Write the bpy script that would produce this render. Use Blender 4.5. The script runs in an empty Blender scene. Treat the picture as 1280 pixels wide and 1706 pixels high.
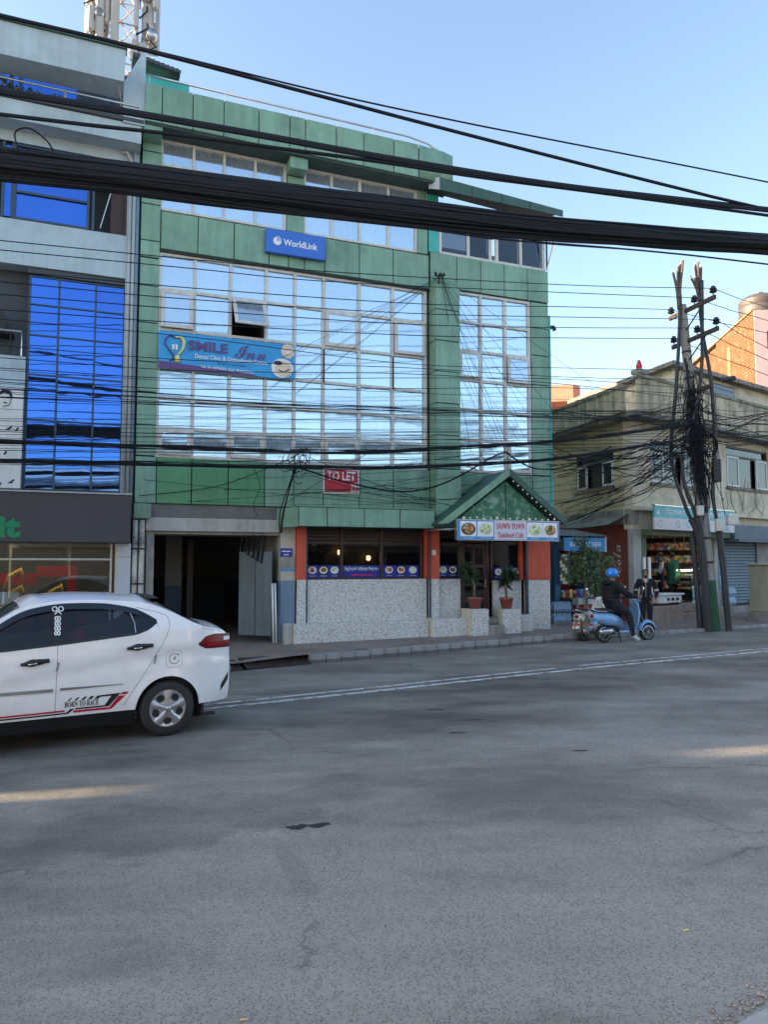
import bpy, bmesh, math, random
from mathutils import Vector, Matrix, noise
sc = bpy.context.scene
COL = sc.collection
rnd = random.Random(7)
R = math.radians
# ---------------------------------------------------------------- camera, sky, sun, exposure
cam = bpy.data.cameras.new('camera'); camo = bpy.data.objects.new('camera', cam); COL.objects.link(camo)
camo.location = (0, 0, 1.75); camo.rotation_euler = (R(90) + math.atan(85 / 1230), 0, 0)
cam.sensor_fit = 'VERTICAL'; cam.sensor_height = 36; cam.lens = 36 * 1230 / 1706; cam.clip_end = 2000
sc.camera = camo
SUN_E = R(20); SH = Vector((-.988, -.153, 0)).normalized()
SDIR = Vector((SH.x * math.cos(SUN_E), SH.y * math.cos(SUN_E), math.sin(SUN_E)))
W = bpy.data.worlds.new('World'); sc.world = W; W.use_nodes = True
nt = W.node_tree; nt.nodes.clear()
sky = nt.nodes.new('ShaderNodeTexSky'); sky.sky_type = 'NISHITA'; sky.sun_disc = False
sky.sun_elevation = SUN_E; sky.sun_rotation = math.atan2(SH.x, SH.y); sky.air_density = 1.0; sky.dust_density = 1.6; sky.ozone_density = .8
bg = nt.nodes.new('ShaderNodeBackground'); bg.inputs[1].default_value = .105
wo = nt.nodes.new('ShaderNodeOutputWorld'); nt.links.new(sky.outputs[0], bg.inputs[0]); nt.links.new(bg.outputs[0], wo.inputs[0])
sl = bpy.data.lights.new('sun', 'SUN'); sl.energy = 5.0; sl.angle = R(.5); sl.color = (1, .76, .50)
slo = bpy.data.objects.new('sun', sl); COL.objects.link(slo); slo.rotation_euler = (-SDIR).to_track_quat('-Z', 'Y').to_euler(); slo.location = (-20, 0, 30)
sc.view_settings.view_transform = 'Standard'; sc.view_settings.look = 'None'; sc.view_settings.gamma = 1
sc.view_settings.exposure = 2.1
sc.cycles.max_bounces = 8; sc.cycles.transparent_max_bounces = 12

# ---------------------------------------------------------------- materials
MT = {}
def nd(t, k, **kw):
    n = t.nodes.new(k)
    for a, b in kw.items():
        if a == 'inp':
            for i, v in b.items(): n.inputs[i].default_value = v
        else: setattr(n, a, b)
    return n
def mat(name, col, rough=.6, metal=0, var=.12, vs=3., streak=0, rand=0, bump=0, bs=40., spec=.5, emit=0, coat=0, dirt=None, dirtamt=.0, dscale=1.5):
    m = bpy.data.materials.new(name); m.use_nodes = True; t = m.node_tree; L = t.links.new
    b = t.nodes['Principled BSDF']; b.inputs['Roughness'].default_value = rough; b.inputs['Metallic'].default_value = metal
    b.inputs['Specular IOR Level'].default_value = spec; b.inputs['Coat Weight'].default_value = coat
    c = nd(t, 'ShaderNodeRGB'); c.outputs[0].default_value = (*col, 1)
    tc = nd(t, 'ShaderNodeTexCoord'); out = c.outputs[0]; fac = None
    def mul(a, bb):
        if a is None: return bb
        q = nd(t, 'ShaderNodeMath', operation='MULTIPLY'); L(a, q.inputs[0]); L(bb, q.inputs[1]); return q.outputs[0]
    if var:
        n = nd(t, 'ShaderNodeTexNoise', inp={'Scale': vs, 'Detail': 6, 'Roughness': .6}); L(tc.outputs['Object'], n.inputs['Vector'])
        r = nd(t, 'ShaderNodeMapRange', inp={1: .25, 2: .75, 3: 1 - var, 4: 1 + var}); L(n.outputs[0], r.inputs[0]); fac = r.outputs[0]
    if streak:
        mp = nd(t, 'ShaderNodeMapping', inp={'Scale': (9, 9, .7)}); L(tc.outputs['Object'], mp.inputs[0])
        n = nd(t, 'ShaderNodeTexNoise', inp={'Scale': 1., 'Detail': 5, 'Roughness': .65}); L(mp.outputs[0], n.inputs['Vector'])
        r = nd(t, 'ShaderNodeMapRange', inp={1: .35, 2: .7, 3: 1., 4: 1 - streak}); L(n.outputs[0], r.inputs[0]); fac = mul(fac, r.outputs[0])
    if rand:
        oi = nd(t, 'ShaderNodeObjectInfo'); r = nd(t, 'ShaderNodeMapRange', inp={1: 0., 2: 1., 3: 1 - rand, 4: 1 + rand}); L(oi.outputs['Random'], r.inputs[0]); fac = mul(fac, r.outputs[0])
    if fac is not None:
        v = nd(t, 'ShaderNodeVectorMath', operation='SCALE'); L(out, v.inputs[0]); L(fac, v.inputs['Scale']); out = v.outputs[0]
    if dirt:
        n = nd(t, 'ShaderNodeTexNoise', inp={'Scale': dscale, 'Detail': 8, 'Roughness': .72}); L(tc.outputs['Object'], n.inputs['Vector'])
        r = nd(t, 'ShaderNodeMapRange', inp={1: .5, 2: .66, 3: 0., 4: dirtamt}); L(n.outputs[0], r.inputs[0])
        x = nd(t, 'ShaderNodeMix', data_type='RGBA', inp={7: (*dirt, 1)}); L(r.outputs[0], x.inputs[0]); L(out, x.inputs[6]); out = x.outputs[2]
    L(out, b.inputs['Base Color'])
    if emit:
        L(out, b.inputs['Emission Color']); b.inputs['Emission Strength'].default_value = emit
    if bump:
        n = nd(t, 'ShaderNodeTexNoise', inp={'Scale': bs, 'Detail': 6}); L(tc.outputs['Object'], n.inputs['Vector'])
        q = nd(t, 'ShaderNodeBump', inp={'Strength': bump, 'Distance': .02}); L(n.outputs[0], q.inputs['Height']); L(q.outputs[0], b.inputs['Normal'])
    MT[name] = m; return m
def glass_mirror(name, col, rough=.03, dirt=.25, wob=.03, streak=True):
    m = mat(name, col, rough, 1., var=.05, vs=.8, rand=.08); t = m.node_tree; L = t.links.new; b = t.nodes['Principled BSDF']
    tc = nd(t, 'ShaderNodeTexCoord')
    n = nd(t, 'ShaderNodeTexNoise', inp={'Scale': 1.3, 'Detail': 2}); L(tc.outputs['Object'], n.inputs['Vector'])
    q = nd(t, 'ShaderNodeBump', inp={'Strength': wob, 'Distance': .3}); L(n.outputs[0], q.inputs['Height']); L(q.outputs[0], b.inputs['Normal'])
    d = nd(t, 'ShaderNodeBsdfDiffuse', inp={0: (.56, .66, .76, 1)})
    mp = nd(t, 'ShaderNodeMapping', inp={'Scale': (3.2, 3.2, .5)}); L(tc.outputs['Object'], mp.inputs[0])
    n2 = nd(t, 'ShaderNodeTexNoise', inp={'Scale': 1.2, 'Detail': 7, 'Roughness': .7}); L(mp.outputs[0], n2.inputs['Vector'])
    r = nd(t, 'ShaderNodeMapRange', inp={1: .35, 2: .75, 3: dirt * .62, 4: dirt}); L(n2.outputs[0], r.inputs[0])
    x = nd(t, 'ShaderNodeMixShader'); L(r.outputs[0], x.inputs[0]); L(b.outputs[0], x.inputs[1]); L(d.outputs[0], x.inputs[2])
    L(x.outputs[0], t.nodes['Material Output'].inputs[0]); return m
def glass_clear(name, tint=(.35, .38, .4), rough=.02, f0=1.5, mn=.06):
    m = bpy.data.materials.new(name); m.use_nodes = True; t = m.node_tree; L = t.links.new; t.nodes.remove(t.nodes['Principled BSDF'])
    a = nd(t, 'ShaderNodeBsdfTransparent', inp={0: (*tint, 1)}); g = nd(t, 'ShaderNodeBsdfGlossy', inp={0: (.9, .95, 1, 1), 1: rough})
    f = nd(t, 'ShaderNodeFresnel', inp={0: f0}); q = nd(t, 'ShaderNodeMath', operation='MAXIMUM', inp={1: mn}); L(f.outputs[0], q.inputs[0])
    x = nd(t, 'ShaderNodeMixShader'); L(q.outputs[0], x.inputs[0]); L(a.outputs[0], x.inputs[1]); L(g.outputs[0], x.inputs[2])
    L(x.outputs[0], t.nodes['Material Output'].inputs[0]); MT[name] = m; return m
def cells(name, stops, scale, rough=.5, rand_w=1., bump=0, edge=None, edgew=.06):
    """chips of several colours (mosaic, printed food, goods)"""
    m = bpy.data.materials.new(name); m.use_nodes = True; t = m.node_tree; L = t.links.new; b = t.nodes['Principled BSDF']; b.inputs['Roughness'].default_value = rough
    tc = nd(t, 'ShaderNodeTexCoord'); v = nd(t, 'ShaderNodeTexVoronoi', inp={'Scale': scale, 'Randomness': rand_w}); L(tc.outputs['Object'], v.inputs['Vector'])
    s = nd(t, 'ShaderNodeSeparateColor'); L(v.outputs['Color'], s.inputs[0])
    r = nd(t, 'ShaderNodeValToRGB'); r.color_ramp.interpolation = 'CONSTANT'; e = r.color_ramp.elements
    while len(e) > 1: e.remove(e[-1])
    e[0].position = 0; e[0].color = (*stops[0][1], 1)
    for p, c in stops[1:]:
        k = e.new(p); k.color = (*c, 1)
    L(s.outputs[0], r.inputs[0]); out = r.outputs[0]
    if edge:
        v2 = nd(t, 'ShaderNodeTexVoronoi', feature='DISTANCE_TO_EDGE', inp={'Scale': scale, 'Randomness': rand_w}); L(tc.outputs['Object'], v2.inputs['Vector'])
        g = nd(t, 'ShaderNodeMath', operation='LESS_THAN', inp={1: edgew}); L(v2.outputs[0], g.inputs[0])
        x = nd(t, 'ShaderNodeMix', data_type='RGBA', inp={7: (*edge, 1)}); L(g.outputs[0], x.inputs[0]); L(out, x.inputs[6]); out = x.outputs[2]
    L(out, b.inputs['Base Color']); MT[name] = m; return m

mat('green', (.215, .385, .285), .45, var=.13, vs=1.6, streak=.22, rand=.08, spec=.4, dirt=(.085, .14, .115), dirtamt=.35, bump=.06, bs=3)
mat('green_bright', (.09, .29, .14), .4, var=.12, vs=1.4, streak=.15, rand=.08)
mat('green_dark', (.04, .105, .085), .5, var=.15, streak=.25)
mat('green_gable', (.035, .17, .085), .55, var=.2, vs=5, streak=.2, dirt=(.6, .65, .6), dirtamt=.55, dscale=5)
mat('green_pale_lit', (.20, .36, .24), .45, var=.12, streak=.25)  # light green; puts sky light into the pier's left return and left bargeboard
mat('seam_black', (.02, .03, .028), .8, var=.2)
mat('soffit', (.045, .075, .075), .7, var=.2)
mat('frame_white', (.66, .65, .62), .5, var=.10, vs=6, streak=.25)
mat('teal_paint', (.05, .42, .38), .5)
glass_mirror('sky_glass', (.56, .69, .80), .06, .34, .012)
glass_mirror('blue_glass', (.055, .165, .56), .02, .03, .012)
glass_clear('shop_glass', (.42, .44, .46), mn=.05)
glass_clear('clear_glass', (.75, .8, .8), mn=.06)
glass_clear('car_glass', (.42, .42, .45), mn=.05)
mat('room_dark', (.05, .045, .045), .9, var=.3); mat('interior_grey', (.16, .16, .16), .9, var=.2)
mat('concrete', (.33, .31, .28), .85, var=.2, vs=2.5, streak=.25, bump=.3, bs=60, dirt=(.07, .065, .06), dirtamt=.6)
mat('concrete_light', (.46, .45, .42), .85, var=.14, vs=3, streak=.25, bump=.2, dirt=(.16, .15, .14), dirtamt=.5)
mat('plaster_blue', (.44, .55, .61), .75, var=.08, vs=1.2, streak=.14, bump=.1, bs=120, dirt=(.22, .27, .30), dirtamt=.35, dscale=.9)
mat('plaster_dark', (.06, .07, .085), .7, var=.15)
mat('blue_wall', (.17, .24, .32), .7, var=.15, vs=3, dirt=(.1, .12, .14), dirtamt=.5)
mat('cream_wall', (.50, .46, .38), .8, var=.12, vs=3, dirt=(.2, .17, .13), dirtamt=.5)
mat('passage_blue_shaded', (.055, .08, .115), .75, var=.2); mat('passage_cream_shaded', (.20, .18, .15), .85, var=.2); mat('orange_wall', (.64, .105, .05), .65, var=.14, vs=3, streak=.2, rand=.05)  # passage blue and cream: wall colours darkened to paint in the shade inside
cells('mosaic', [(0, (.58, .58, .56)), (.38, (.78, .77, .74)), (.68, (.22, .22, .22)), (.84, (.62, .57, .48))], 66, .45, edge=(.55, .54, .52), edgew=.05)
mat('mosaic_edge', (.62, .56, .42), .6, var=.2, vs=14)
mat('wood_brown', (.055, .022, .016), .45, var=.3, vs=9); mat('iron_grey', (.13, .17, .18), .6, var=.2, streak=.3, dirt=(.12, .07, .04), dirtamt=.4)
mat('iron_blue', (.035, .07, .11), .5, var=.15)
mat('steel', (.55, .55, .55), .3, .9, var=.08); mat('chrome', (.62, .62, .63), .22, 1, var=0); mat('black_metal', (.02, .02, .022), .45, var=.15)
mat('rust', (.045, .028, .022), .8, var=.4, vs=14, bump=.4)
mat('white_paint', (.74, .74, .72), .55, var=.08, streak=.15, dirt=(.4, .38, .34), dirtamt=.4); mat('white_plain', (.8, .8, .8), .5, var=.03)
mat('pvc_grey', (.42, .46, .47), .5, var=.1, streak=.2); mat('pvc_old', (.5, .48, .44), .7, var=.2, vs=5, dirt=(.03, .03, .03), dirtamt=.85, dscale=3.5)
mat('sign_blue', (.035, .15, .58), .35, var=.04); mat('menu_blue', (.018, .028, .27), .35, var=.06); mat('banner_blue', (.03, .33, .70), .45, var=.15, vs=1.6); mat('purple', (.11, .055, .21), .45, var=.05)
mat('board_blue', (.05, .28, .60), .4, var=.05); mat('sign_pale', (.62, .60, .68), .4, var=.03); mat('red_ink', (.42, .02, .035), .5, var=.05); mat('sign_red', (.55, .03, .05), .5, var=.08); mat('magenta', (.62, .01, .10), .5, var=0)
mat('yellow_ink', (.80, .70, .25), .5, var=.1); mat('skin_print', (.72, .58, .44), .5, var=.1); mat('navy_ink', (.02, .03, .07), .6, var=0); mat('ink_black', (.012, .012, .014), .5, var=0)
mat('charcoal', (.055, .054, .064), .6, var=.10, vs=1.2, streak=.1); mat('letter_green', (.0, .22, .09), .5, var=.05)
mat('tile_white', (.50, .53, .58), .3, var=.06); mat('cable', (.009, .011, .016), .65, var=.1, spec=.25); mat('cable_grey', (.012, .012, .015), .7, var=.1, spec=.2)
mat('terracotta', (.36, .10, .075), .7, var=.15, vs=8); mat('soil', (.04, .025, .018), .95, var=.3)
mat('trunk', (.17, .14, .10), .9, var=.3, vs=12, bump=.5); mat('leaf_dark', (.030, .065, .030), .5, var=.25, vs=5, rand=.1); mat('leaf', (.085, .14, .055), .5, var=.35, vs=4, rand=.1); mat('leaf_dry', (.16, .13, .06), .7, var=.3, vs=5)
mat('rubber', (.022, .021, .021), .75, var=.15, vs=10, dirt=(.11, .10, .09), dirtamt=.25, dscale=4); mat('dark_plastic', (.02, .02, .022), .5, var=.1)
mat('bulb', (.75, .72, .62), .2, var=0); mat('lamp_glow', (1, .55, .16), .5, var=0, emit=6)
cells('food_warm', [(0, (.30, .12, .04)), (.3, (.55, .32, .12)), (.55, (.20, .06, .03)), (.75, (.62, .48, .25)), (.9, (.10, .16, .04))], 22)
cells('food_green', [(0, (.50, .58, .30)), (.35, (.72, .74, .55)), (.7, (.28, .40, .14)), (.88, (.60, .50, .28))], 24)
cells('food_red', [(0, (.42, .05, .03)), (.35, (.60, .20, .08)), (.6, (.25, .03, .02)), (.8, (.65, .45, .25))], 24)
cells('goods', [(0, (.65, .10, .06)), (.16, (.75, .60, .10)), (.32, (.10, .20, .55)), (.48, (.70, .70, .68)), (.64, (.12, .35, .14)), (.8, (.55, .20, .45)), (.9, (.80, .35, .08))], 13, .4)

# ---------------------------------------------------------------- mesh helpers
class MB:
    def __init__(s): s.v = []; s.f = []; s.mi = []; s.cur = 0
    def add(s, vs, fs):
        o = len(s.v); s.v += [tuple(p) for p in vs]; s.f += [tuple(i + o for i in f) for f in fs]; s.mi += [s.cur] * len(fs); return s
    def box(s, x0, x1, y0, y1, z0, z1, b=0):
        x0, x1 = min(x0, x1), max(x0, x1); y0, y1 = min(y0, y1), max(y0, y1); z0, z1 = min(z0, z1), max(z0, z1)
        if b <= 0:
            return s.add([(x0, y0, z0), (x1, y0, z0), (x1, y1, z0), (x0, y1, z0), (x0, y0, z1), (x1, y0, z1), (x1, y1, z1), (x0, y1, z1)],
                  [(0, 3, 2, 1), (4, 5, 6, 7), (0, 1, 5, 4), (1, 2, 6, 5), (2, 3, 7, 6), (3, 0, 4, 7)])
        b = min(b, (x1 - x0) * .45, (y1 - y0) * .45, (z1 - z0) * .45); V = []; F = []
        X, Y, Z = (x0, x1), (y0, y1), (z0, z1)
        for i in (0, 1):
            for j in (0, 1):
                for k in (0, 1):
                    dx, dy, dz = b * (1 - 2 * i), b * (1 - 2 * j), b * (1 - 2 * k)
                    V += [(X[i], Y[j] + dy, Z[k] + dz), (X[i] + dx, Y[j], Z[k] + dz), (X[i] + dx, Y[j] + dy, Z[k])]
        I = lambda i, j, k, a: ((i * 2 + j) * 2 + k) * 3 + a
        F += [tuple(I(0, j, k, 0) for j, k in ((0, 0), (0, 1), (1, 1), (1, 0))), tuple(I(1, j, k, 0) for j, k in ((0, 0), (1, 0), (1, 1), (0, 1)))]
        F += [tuple(I(i, 0, k, 1) for i, k in ((0, 0), (1, 0), (1, 1), (0, 1))), tuple(I(i, 1, k, 1) for i, k in ((0, 0), (0, 1), (1, 1), (1, 0)))]
        F += [tuple(I(i, j, 0, 2) for i, j in ((0, 0), (0, 1), (1, 1), (1, 0))), tuple(I(i, j, 1, 2) for i, j in ((0, 0), (1, 0), (1, 1), (0, 1)))]
        for i in (0, 1):
            for j in (0, 1):
                q = [I(i, j, 0, 0), I(i, j, 0, 1), I(i, j, 1, 1), I(i, j, 1, 0)]; F.append(tuple(q if i != j else q[::-1])[::-1] if False else tuple(q))
            for k in (0, 1): F.append((I(i, 0, k, 0), I(i, 1, k, 0), I(i, 1, k, 2), I(i, 0, k, 2)))
        for j in (0, 1):
            for k in (0, 1): F.append((I(0, j, k, 1), I(1, j, k, 1), I(1, j, k, 2), I(0, j, k, 2)))
        for i in (0, 1):
            for j in (0, 1):
                for k in (0, 1): F.append((I(i, j, k, 0), I(i, j, k, 1), I(i, j, k, 2)))
        return s.add(V, F)
    def poly_y(s, pts, y0, y1):
        n = len(pts); V = [(x, y0, z) for x, z in pts] + [(x, y1, z) for x, z in pts]
        return s.add(V, [tuple(range(n)), tuple(range(2 * n - 1, n - 1, -1))] + [(i, i + n, (i + 1) % n + n, (i + 1) % n) for i in range(n)])
    def poly_z(s, pts, z0, z1):
        n = len(pts); V = [(x, y, z0) for x, y in pts] + [(x, y, z1) for x, y in pts]
        return s.add(V, [tuple(range(n))[::-1], tuple(range(n, 2 * n))] + [(i, (i + 1) % n, (i + 1) % n + n, i + n) for i in range(n)])
    def tube(s, pts, r, n=6, cap=True):
        pts = [Vector(p) for p in pts]; m = len(pts); rr = r if isinstance(r, (list, tuple)) else [r] * m
        V = []; up = None
        for i, p in enumerate(pts):
            t = (pts[min(i + 1, m - 1)] - pts[max(i - 1, 0)]).normalized()
            if up is None:
                up = Vector((0, 0, 1)) if abs(t.z) < .9 else Vector((1, 0, 0))
            a = t.cross(up)
            if a.length < 1e-4: a = t.orthogonal()
            a.normalize(); b = a.cross(t); up = b
            for k in range(n):
                w = 2 * math.pi * k / n; V.append(p + (a * math.cos(w) + b * math.sin(w)) * rr[i])
        F = [(i * n + k, i * n + (k + 1) % n, (i + 1) * n + (k + 1) % n, (i + 1) * n + k) for i in range(m - 1) for k in range(n)]
        if cap: F += [tuple(range(n))[::-1], tuple(range((m - 1) * n, m * n))]
        return s.add(V, F)
    def lathe(s, prof, c=(0, 0, 0), n=16, axis='z', cap=True):
        V = []
        for r, h in prof:
            for k in range(n):
                w = 2 * math.pi * k / n; a, b = r * math.cos(w), r * math.sin(w)
                V.append({'z': (c[0] + a, c[1] + b, c[2] + h), 'y': (c[0] + a, c[1] + h, c[2] + b), 'x': (c[0] + h, c[1] + a, c[2] + b)}[axis])
        m = len(prof); F = [(i * n + k, i * n + (k + 1) % n, (i + 1) * n + (k + 1) % n, (i + 1) * n + k) for i in range(m - 1) for k in range(n)]
        if cap: F += [tuple(range(n))[::-1], tuple(range((m - 1) * n, m * n))]
        return s.add(V, F)
    def ball(s, c, rx, ry=None, rz=None, n=12, m=8):
        ry = ry or rx; rz = rz or rx; V = []
        for i in range(m + 1):
            p = math.pi * i / m
            for k in range(n):
                w = 2 * math.pi * k / n; V.append((c[0] + rx * math.sin(p) * math.cos(w), c[1] + ry * math.sin(p) * math.sin(w), c[2] + rz * math.cos(p)))
        return s.add(V, [(i * n + k, (i + 1) * n + k, (i + 1) * n + (k + 1) % n, i * n + (k + 1) % n) for i in range(m) for k in range(n)])
    def disc(s, cx, cz, rx, rz, y, n=20, y1=None):
        return s.poly_y([(cx + rx * math.cos(2 * math.pi * k / n), cz + rz * math.sin(2 * math.pi * k / n)) for k in range(n)], y, y + .002 if y1 is None else y1)
    def xf(s, M, start=0):
        for i in range(start, len(s.v)): s.v[i] = tuple(M @ Vector(s.v[i]))
        return s
    def build(s, name, m, parent=None, smooth=False, loc=None, rot=None):
        me = bpy.data.meshes.new(name); me.from_pydata(s.v, [], s.f)
        ms = m if isinstance(m, (list, tuple)) else [m]
        for q in ms: me.materials.append(MT[q])
        if len(ms) > 1: me.polygons.foreach_set('material_index', s.mi)
        bm = bmesh.new(); bm.from_mesh(me); bmesh.ops.recalc_face_normals(bm, faces=bm.faces); bm.to_mesh(me); bm.free()
        if smooth:
            me.polygons.foreach_set('use_smooth', [True] * len(me.polygons))
            if smooth != True: me.set_sharp_from_angle(angle=R(smooth))
        return link(name, me, parent, loc, rot)
def link(name, me, parent=None, loc=None, rot=None):
    o = bpy.data.objects.new(name, me); COL.objects.link(o)
    if parent: o.parent = parent
    if loc: o.location = loc
    if rot: o.rotation_euler = rot
    return o
def tag(o, label=None, cat=None, group=None, kind=None):
    for k, v in (('label', label), ('category', cat), ('group', group), ('kind', kind)):
        if v: o[k] = v
    return o
def thing(name, label, cat, loc=(0, 0, 0), rz=0, group=None):
    o = link(name, None, None, loc, (0, 0, rz)); return tag(o, label, cat, group)
def bx(name, m, parent, x0, x1, y0, y1, z0, z1, b=0): return MB().box(x0, x1, y0, y1, z0, z1, b).build(name, m, parent)
def text(body, m, parent, x, z, y, h, width=None, name='lettering', ext=.004, off=0, shear=0, rot=None, anchor='c', slope=0):
    """flat lettering standing in the local xz plane, facing -y; x, z = middle of the line"""
    cu = bpy.data.curves.new('t', 'FONT'); cu.body = body; cu.size = 1; cu.offset = off; cu.shear = shear; cu.resolution_u = 3
    o = bpy.data.objects.new('t', cu); COL.objects.link(o); dg = bpy.context.evaluated_depsgraph_get()
    me = bpy.data.meshes.new_from_object(o.evaluated_get(dg)); bpy.data.objects.remove(o); bpy.data.curves.remove(cu)
    if not len(me.vertices): return None
    xs = [v.co.x for v in me.vertices]; ys = [v.co.y for v in me.vertices]; x0, x1, y0, y1 = min(xs), max(xs), min(ys), max(ys)
    kz = h / (y1 - y0); kx = (width / (x1 - x0)) if width else kz
    for v in me.vertices:
        a = (v.co.x - (x0 + x1) / 2) * kx; b_ = (v.co.y - (y0 + y1) / 2) * kz
        if rot: a, b_ = a * math.cos(rot) - b_ * math.sin(rot), a * math.sin(rot) + b_ * math.cos(rot)
        v.co = (x + a, y, z + b_ + slope * a)
    me.name = name; me.materials.clear(); me.materials.append(MT[m]); me.validate()
    return link(name, me, parent)
def copy_tree(o, parent=None):
    c = o.copy(); COL.objects.link(c); c.parent = parent
    for ch in o.children: copy_tree(ch, c)
    return c
def gz(x): return .018 * x
# ================================================================ ground, road, pavement, kerb
def asphalt(name):
    m = bpy.data.materials.new(name); m.use_nodes = True; t = m.node_tree; L = t.links.new; b = t.nodes['Principled BSDF']
    b.inputs['Roughness'].default_value = .62; b.inputs['Specular IOR Level'].default_value = .45
    tc = nd(t, 'ShaderNodeTexCoord'); O = tc.outputs['Object']
    def ns(scale, det=6, ro=.6, vec=None):
        n = nd(t, 'ShaderNodeTexNoise', inp={'Scale': scale, 'Detail': det, 'Roughness': ro}); L(vec or O, n.inputs['Vector']); return n.outputs[0]
    def mr(x, a, b_, c, d):
        r = nd(t, 'ShaderNodeMapRange', inp={1: a, 2: b_, 3: c, 4: d}); L(x, r.inputs[0]); return r.outputs[0]
    def mth(op, x, y):
        q = nd(t, 'ShaderNodeMath', operation=op)
        for i, k in enumerate((x, y)):
            if isinstance(k, (int, float)): q.inputs[i].default_value = k
            else: L(k, q.inputs[i])
        return q.outputs[0]
    mp = nd(t, 'ShaderNodeMapping', inp={'Rotation': (0, 0, R(-28)), 'Scale': (.5, 1.0, 1)}); L(O, mp.inputs[0])
    worn = mr(ns(.75, 9, .68, mp.outputs[0]), .38, .66, 0, 1)
    sep = nd(t, 'ShaderNodeSeparateXYZ'); L(O, sep.inputs[0])
    # heavier wear on the near lane where wheels brake: more bare aggregate towards the near kerb
    near = mr(mth('ADD', sep.outputs[1], mth('MULTIPLY', sep.outputs[0], -.45)), 2.4, 8.5, .75, -.05)
    wornc = mth('MINIMUM', mth('MAXIMUM', mth('ADD', worn, near), 0), 1)
    v = nd(t, 'ShaderNodeTexVoronoi', feature='DISTANCE_TO_EDGE', inp={'Scale': 86, 'Randomness': 1}); L(O, v.inputs['Vector'])
    vc = nd(t, 'ShaderNodeTexVoronoi', inp={'Scale': 86, 'Randomness': 1}); L(O, vc.inputs['Vector'])
    s = nd(t, 'ShaderNodeSeparateColor'); L(vc.outputs['Color'], s.inputs[0])
    stone = mr(v.outputs['Distance'], .08, .26, 0, 1)                      # 1 in the stone, 0 in the joint
    pit = mr(s.outputs[1], .30, .60, 0, 1)                                 # some stones have been plucked out
    dark = mth('MULTIPLY', mth('MULTIPLY', stone, pit), wornc)
    far = mr(mth('ADD', sep.outputs[1], mth('MULTIPLY', sep.outputs[0], -.52)), 9.8, 11.2, 0, .045)  # far lane lightened in colour, standing for its grazing sky reflection
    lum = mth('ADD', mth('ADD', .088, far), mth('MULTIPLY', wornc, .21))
    lum = mth('SUBTRACT', lum, mth('MULTIPLY', dark, .17))
    lum = mth('MULTIPLY', lum, mr(ns(1.1, 8, .7), .3, .7, .90, 1.09))
    lum = mth('MULTIPLY', lum, mr(ns(110, 3, .7), .3, .7, .84, 1.16))
    fl = nd(t, 'ShaderNodeTexVoronoi', inp={'Scale': 52, 'Randomness': 1}); L(O, fl.inputs['Vector'])
    fleck = mth('MULTIPLY', mr(fl.outputs['Distance'], .16, .26, 1, 0), mr(ns(1.6, 5, .7), .44, .60, 0, 1))
    lum = mth('ADD', lum, mth('MULTIPLY', fleck, .09))
    stripe = nd(t, 'ShaderNodeMapping', inp={'Rotation': (0, 0, R(-28)), 'Scale': (.06, 2.2, 1)}); L(O, stripe.inputs[0])
    lum = mth('MULTIPLY', lum, mr(ns(1.0, 4, .6, stripe.outputs[0]), .35, .65, .92, 1.06))
    wv = nd(t, 'ShaderNodeTexNoise', inp={'Scale': 1.7, 'Detail': 6, 'Roughness': .65}); L(O, wv.inputs['Vector'])
    for px_, py_, sx, sy, k_ in ((-1.35, 5.25, 1.5, .5, .22), (-.50, 4.35, .07, .6, .13), (.9, 8.2, 1.6, .8, .08), (-2.6, 4.4, 1.8, .5, .14), (2.6, 5.6, 1.1, .35, .07)):   # bitumen-rich patches with ragged edges
        ms = nd(t, 'ShaderNodeMapping', vector_type='TEXTURE', inp={'Location': (px_, py_, 0), 'Rotation': (0, 0, R(22)), 'Scale': (sx, sy, 1)}); L(O, ms.inputs[0]); fl_ = nd(t, 'ShaderNodeVectorMath', operation='MULTIPLY', inp={1: (1, 1, 0)}); L(ms.outputs[0], fl_.inputs[0]); ln = nd(t, 'ShaderNodeVectorMath', operation='LENGTH'); L(fl_.outputs[0], ln.inputs[0])
        dd_ = mth('ADD', ln.outputs['Value'], mth('MULTIPLY', mth('SUBTRACT', wv.outputs[0], .5), 2.2)); lum = mth('MULTIPLY', lum, mr(dd_, .75, 1.05, 1 - k_, 1))
    ck = nd(t, 'ShaderNodeTexVoronoi', feature='DISTANCE_TO_EDGE', inp={'Scale': .55, 'Randomness': 1}); wo_ = nd(t, 'ShaderNodeVectorMath', operation='MULTIPLY_ADD', inp={1: (.5, .5, 0)}); L(wv.outputs['Color'], wo_.inputs[0]); L(O, wo_.inputs[2]); L(wo_.outputs[0], ck.inputs['Vector'])
    lum = mth('MULTIPLY', lum, mth('SUBTRACT', 1, mth('MULTIPLY', mr(ck.outputs['Distance'], .002, .008, .45, 0), mr(ns(.5, 3), .5, .6, 0, 1))))
    cx = nd(t, 'ShaderNodeCombineXYZ')
    for i, k in enumerate((1.12, 1.02, .87)): L(mth('MULTIPLY', lum, k), cx.inputs[i])
    L(cx.outputs[0], b.inputs['Base Color'])
    hgt = mth('SUBTRACT', mth('MULTIPLY', ns(130, 3), .35), mth('MULTIPLY', dark, 1.0))
    bp = nd(t, 'ShaderNodeBump', inp={'Strength': .35, 'Distance': .004}); L(hgt, bp.inputs['Height']); L(bp.outputs[0], b.inputs['Normal'])
    MT[name] = m
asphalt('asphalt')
mat('earth', (.16, .14, .12), .95, var=.3, vs=.6, bump=.4)
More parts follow.
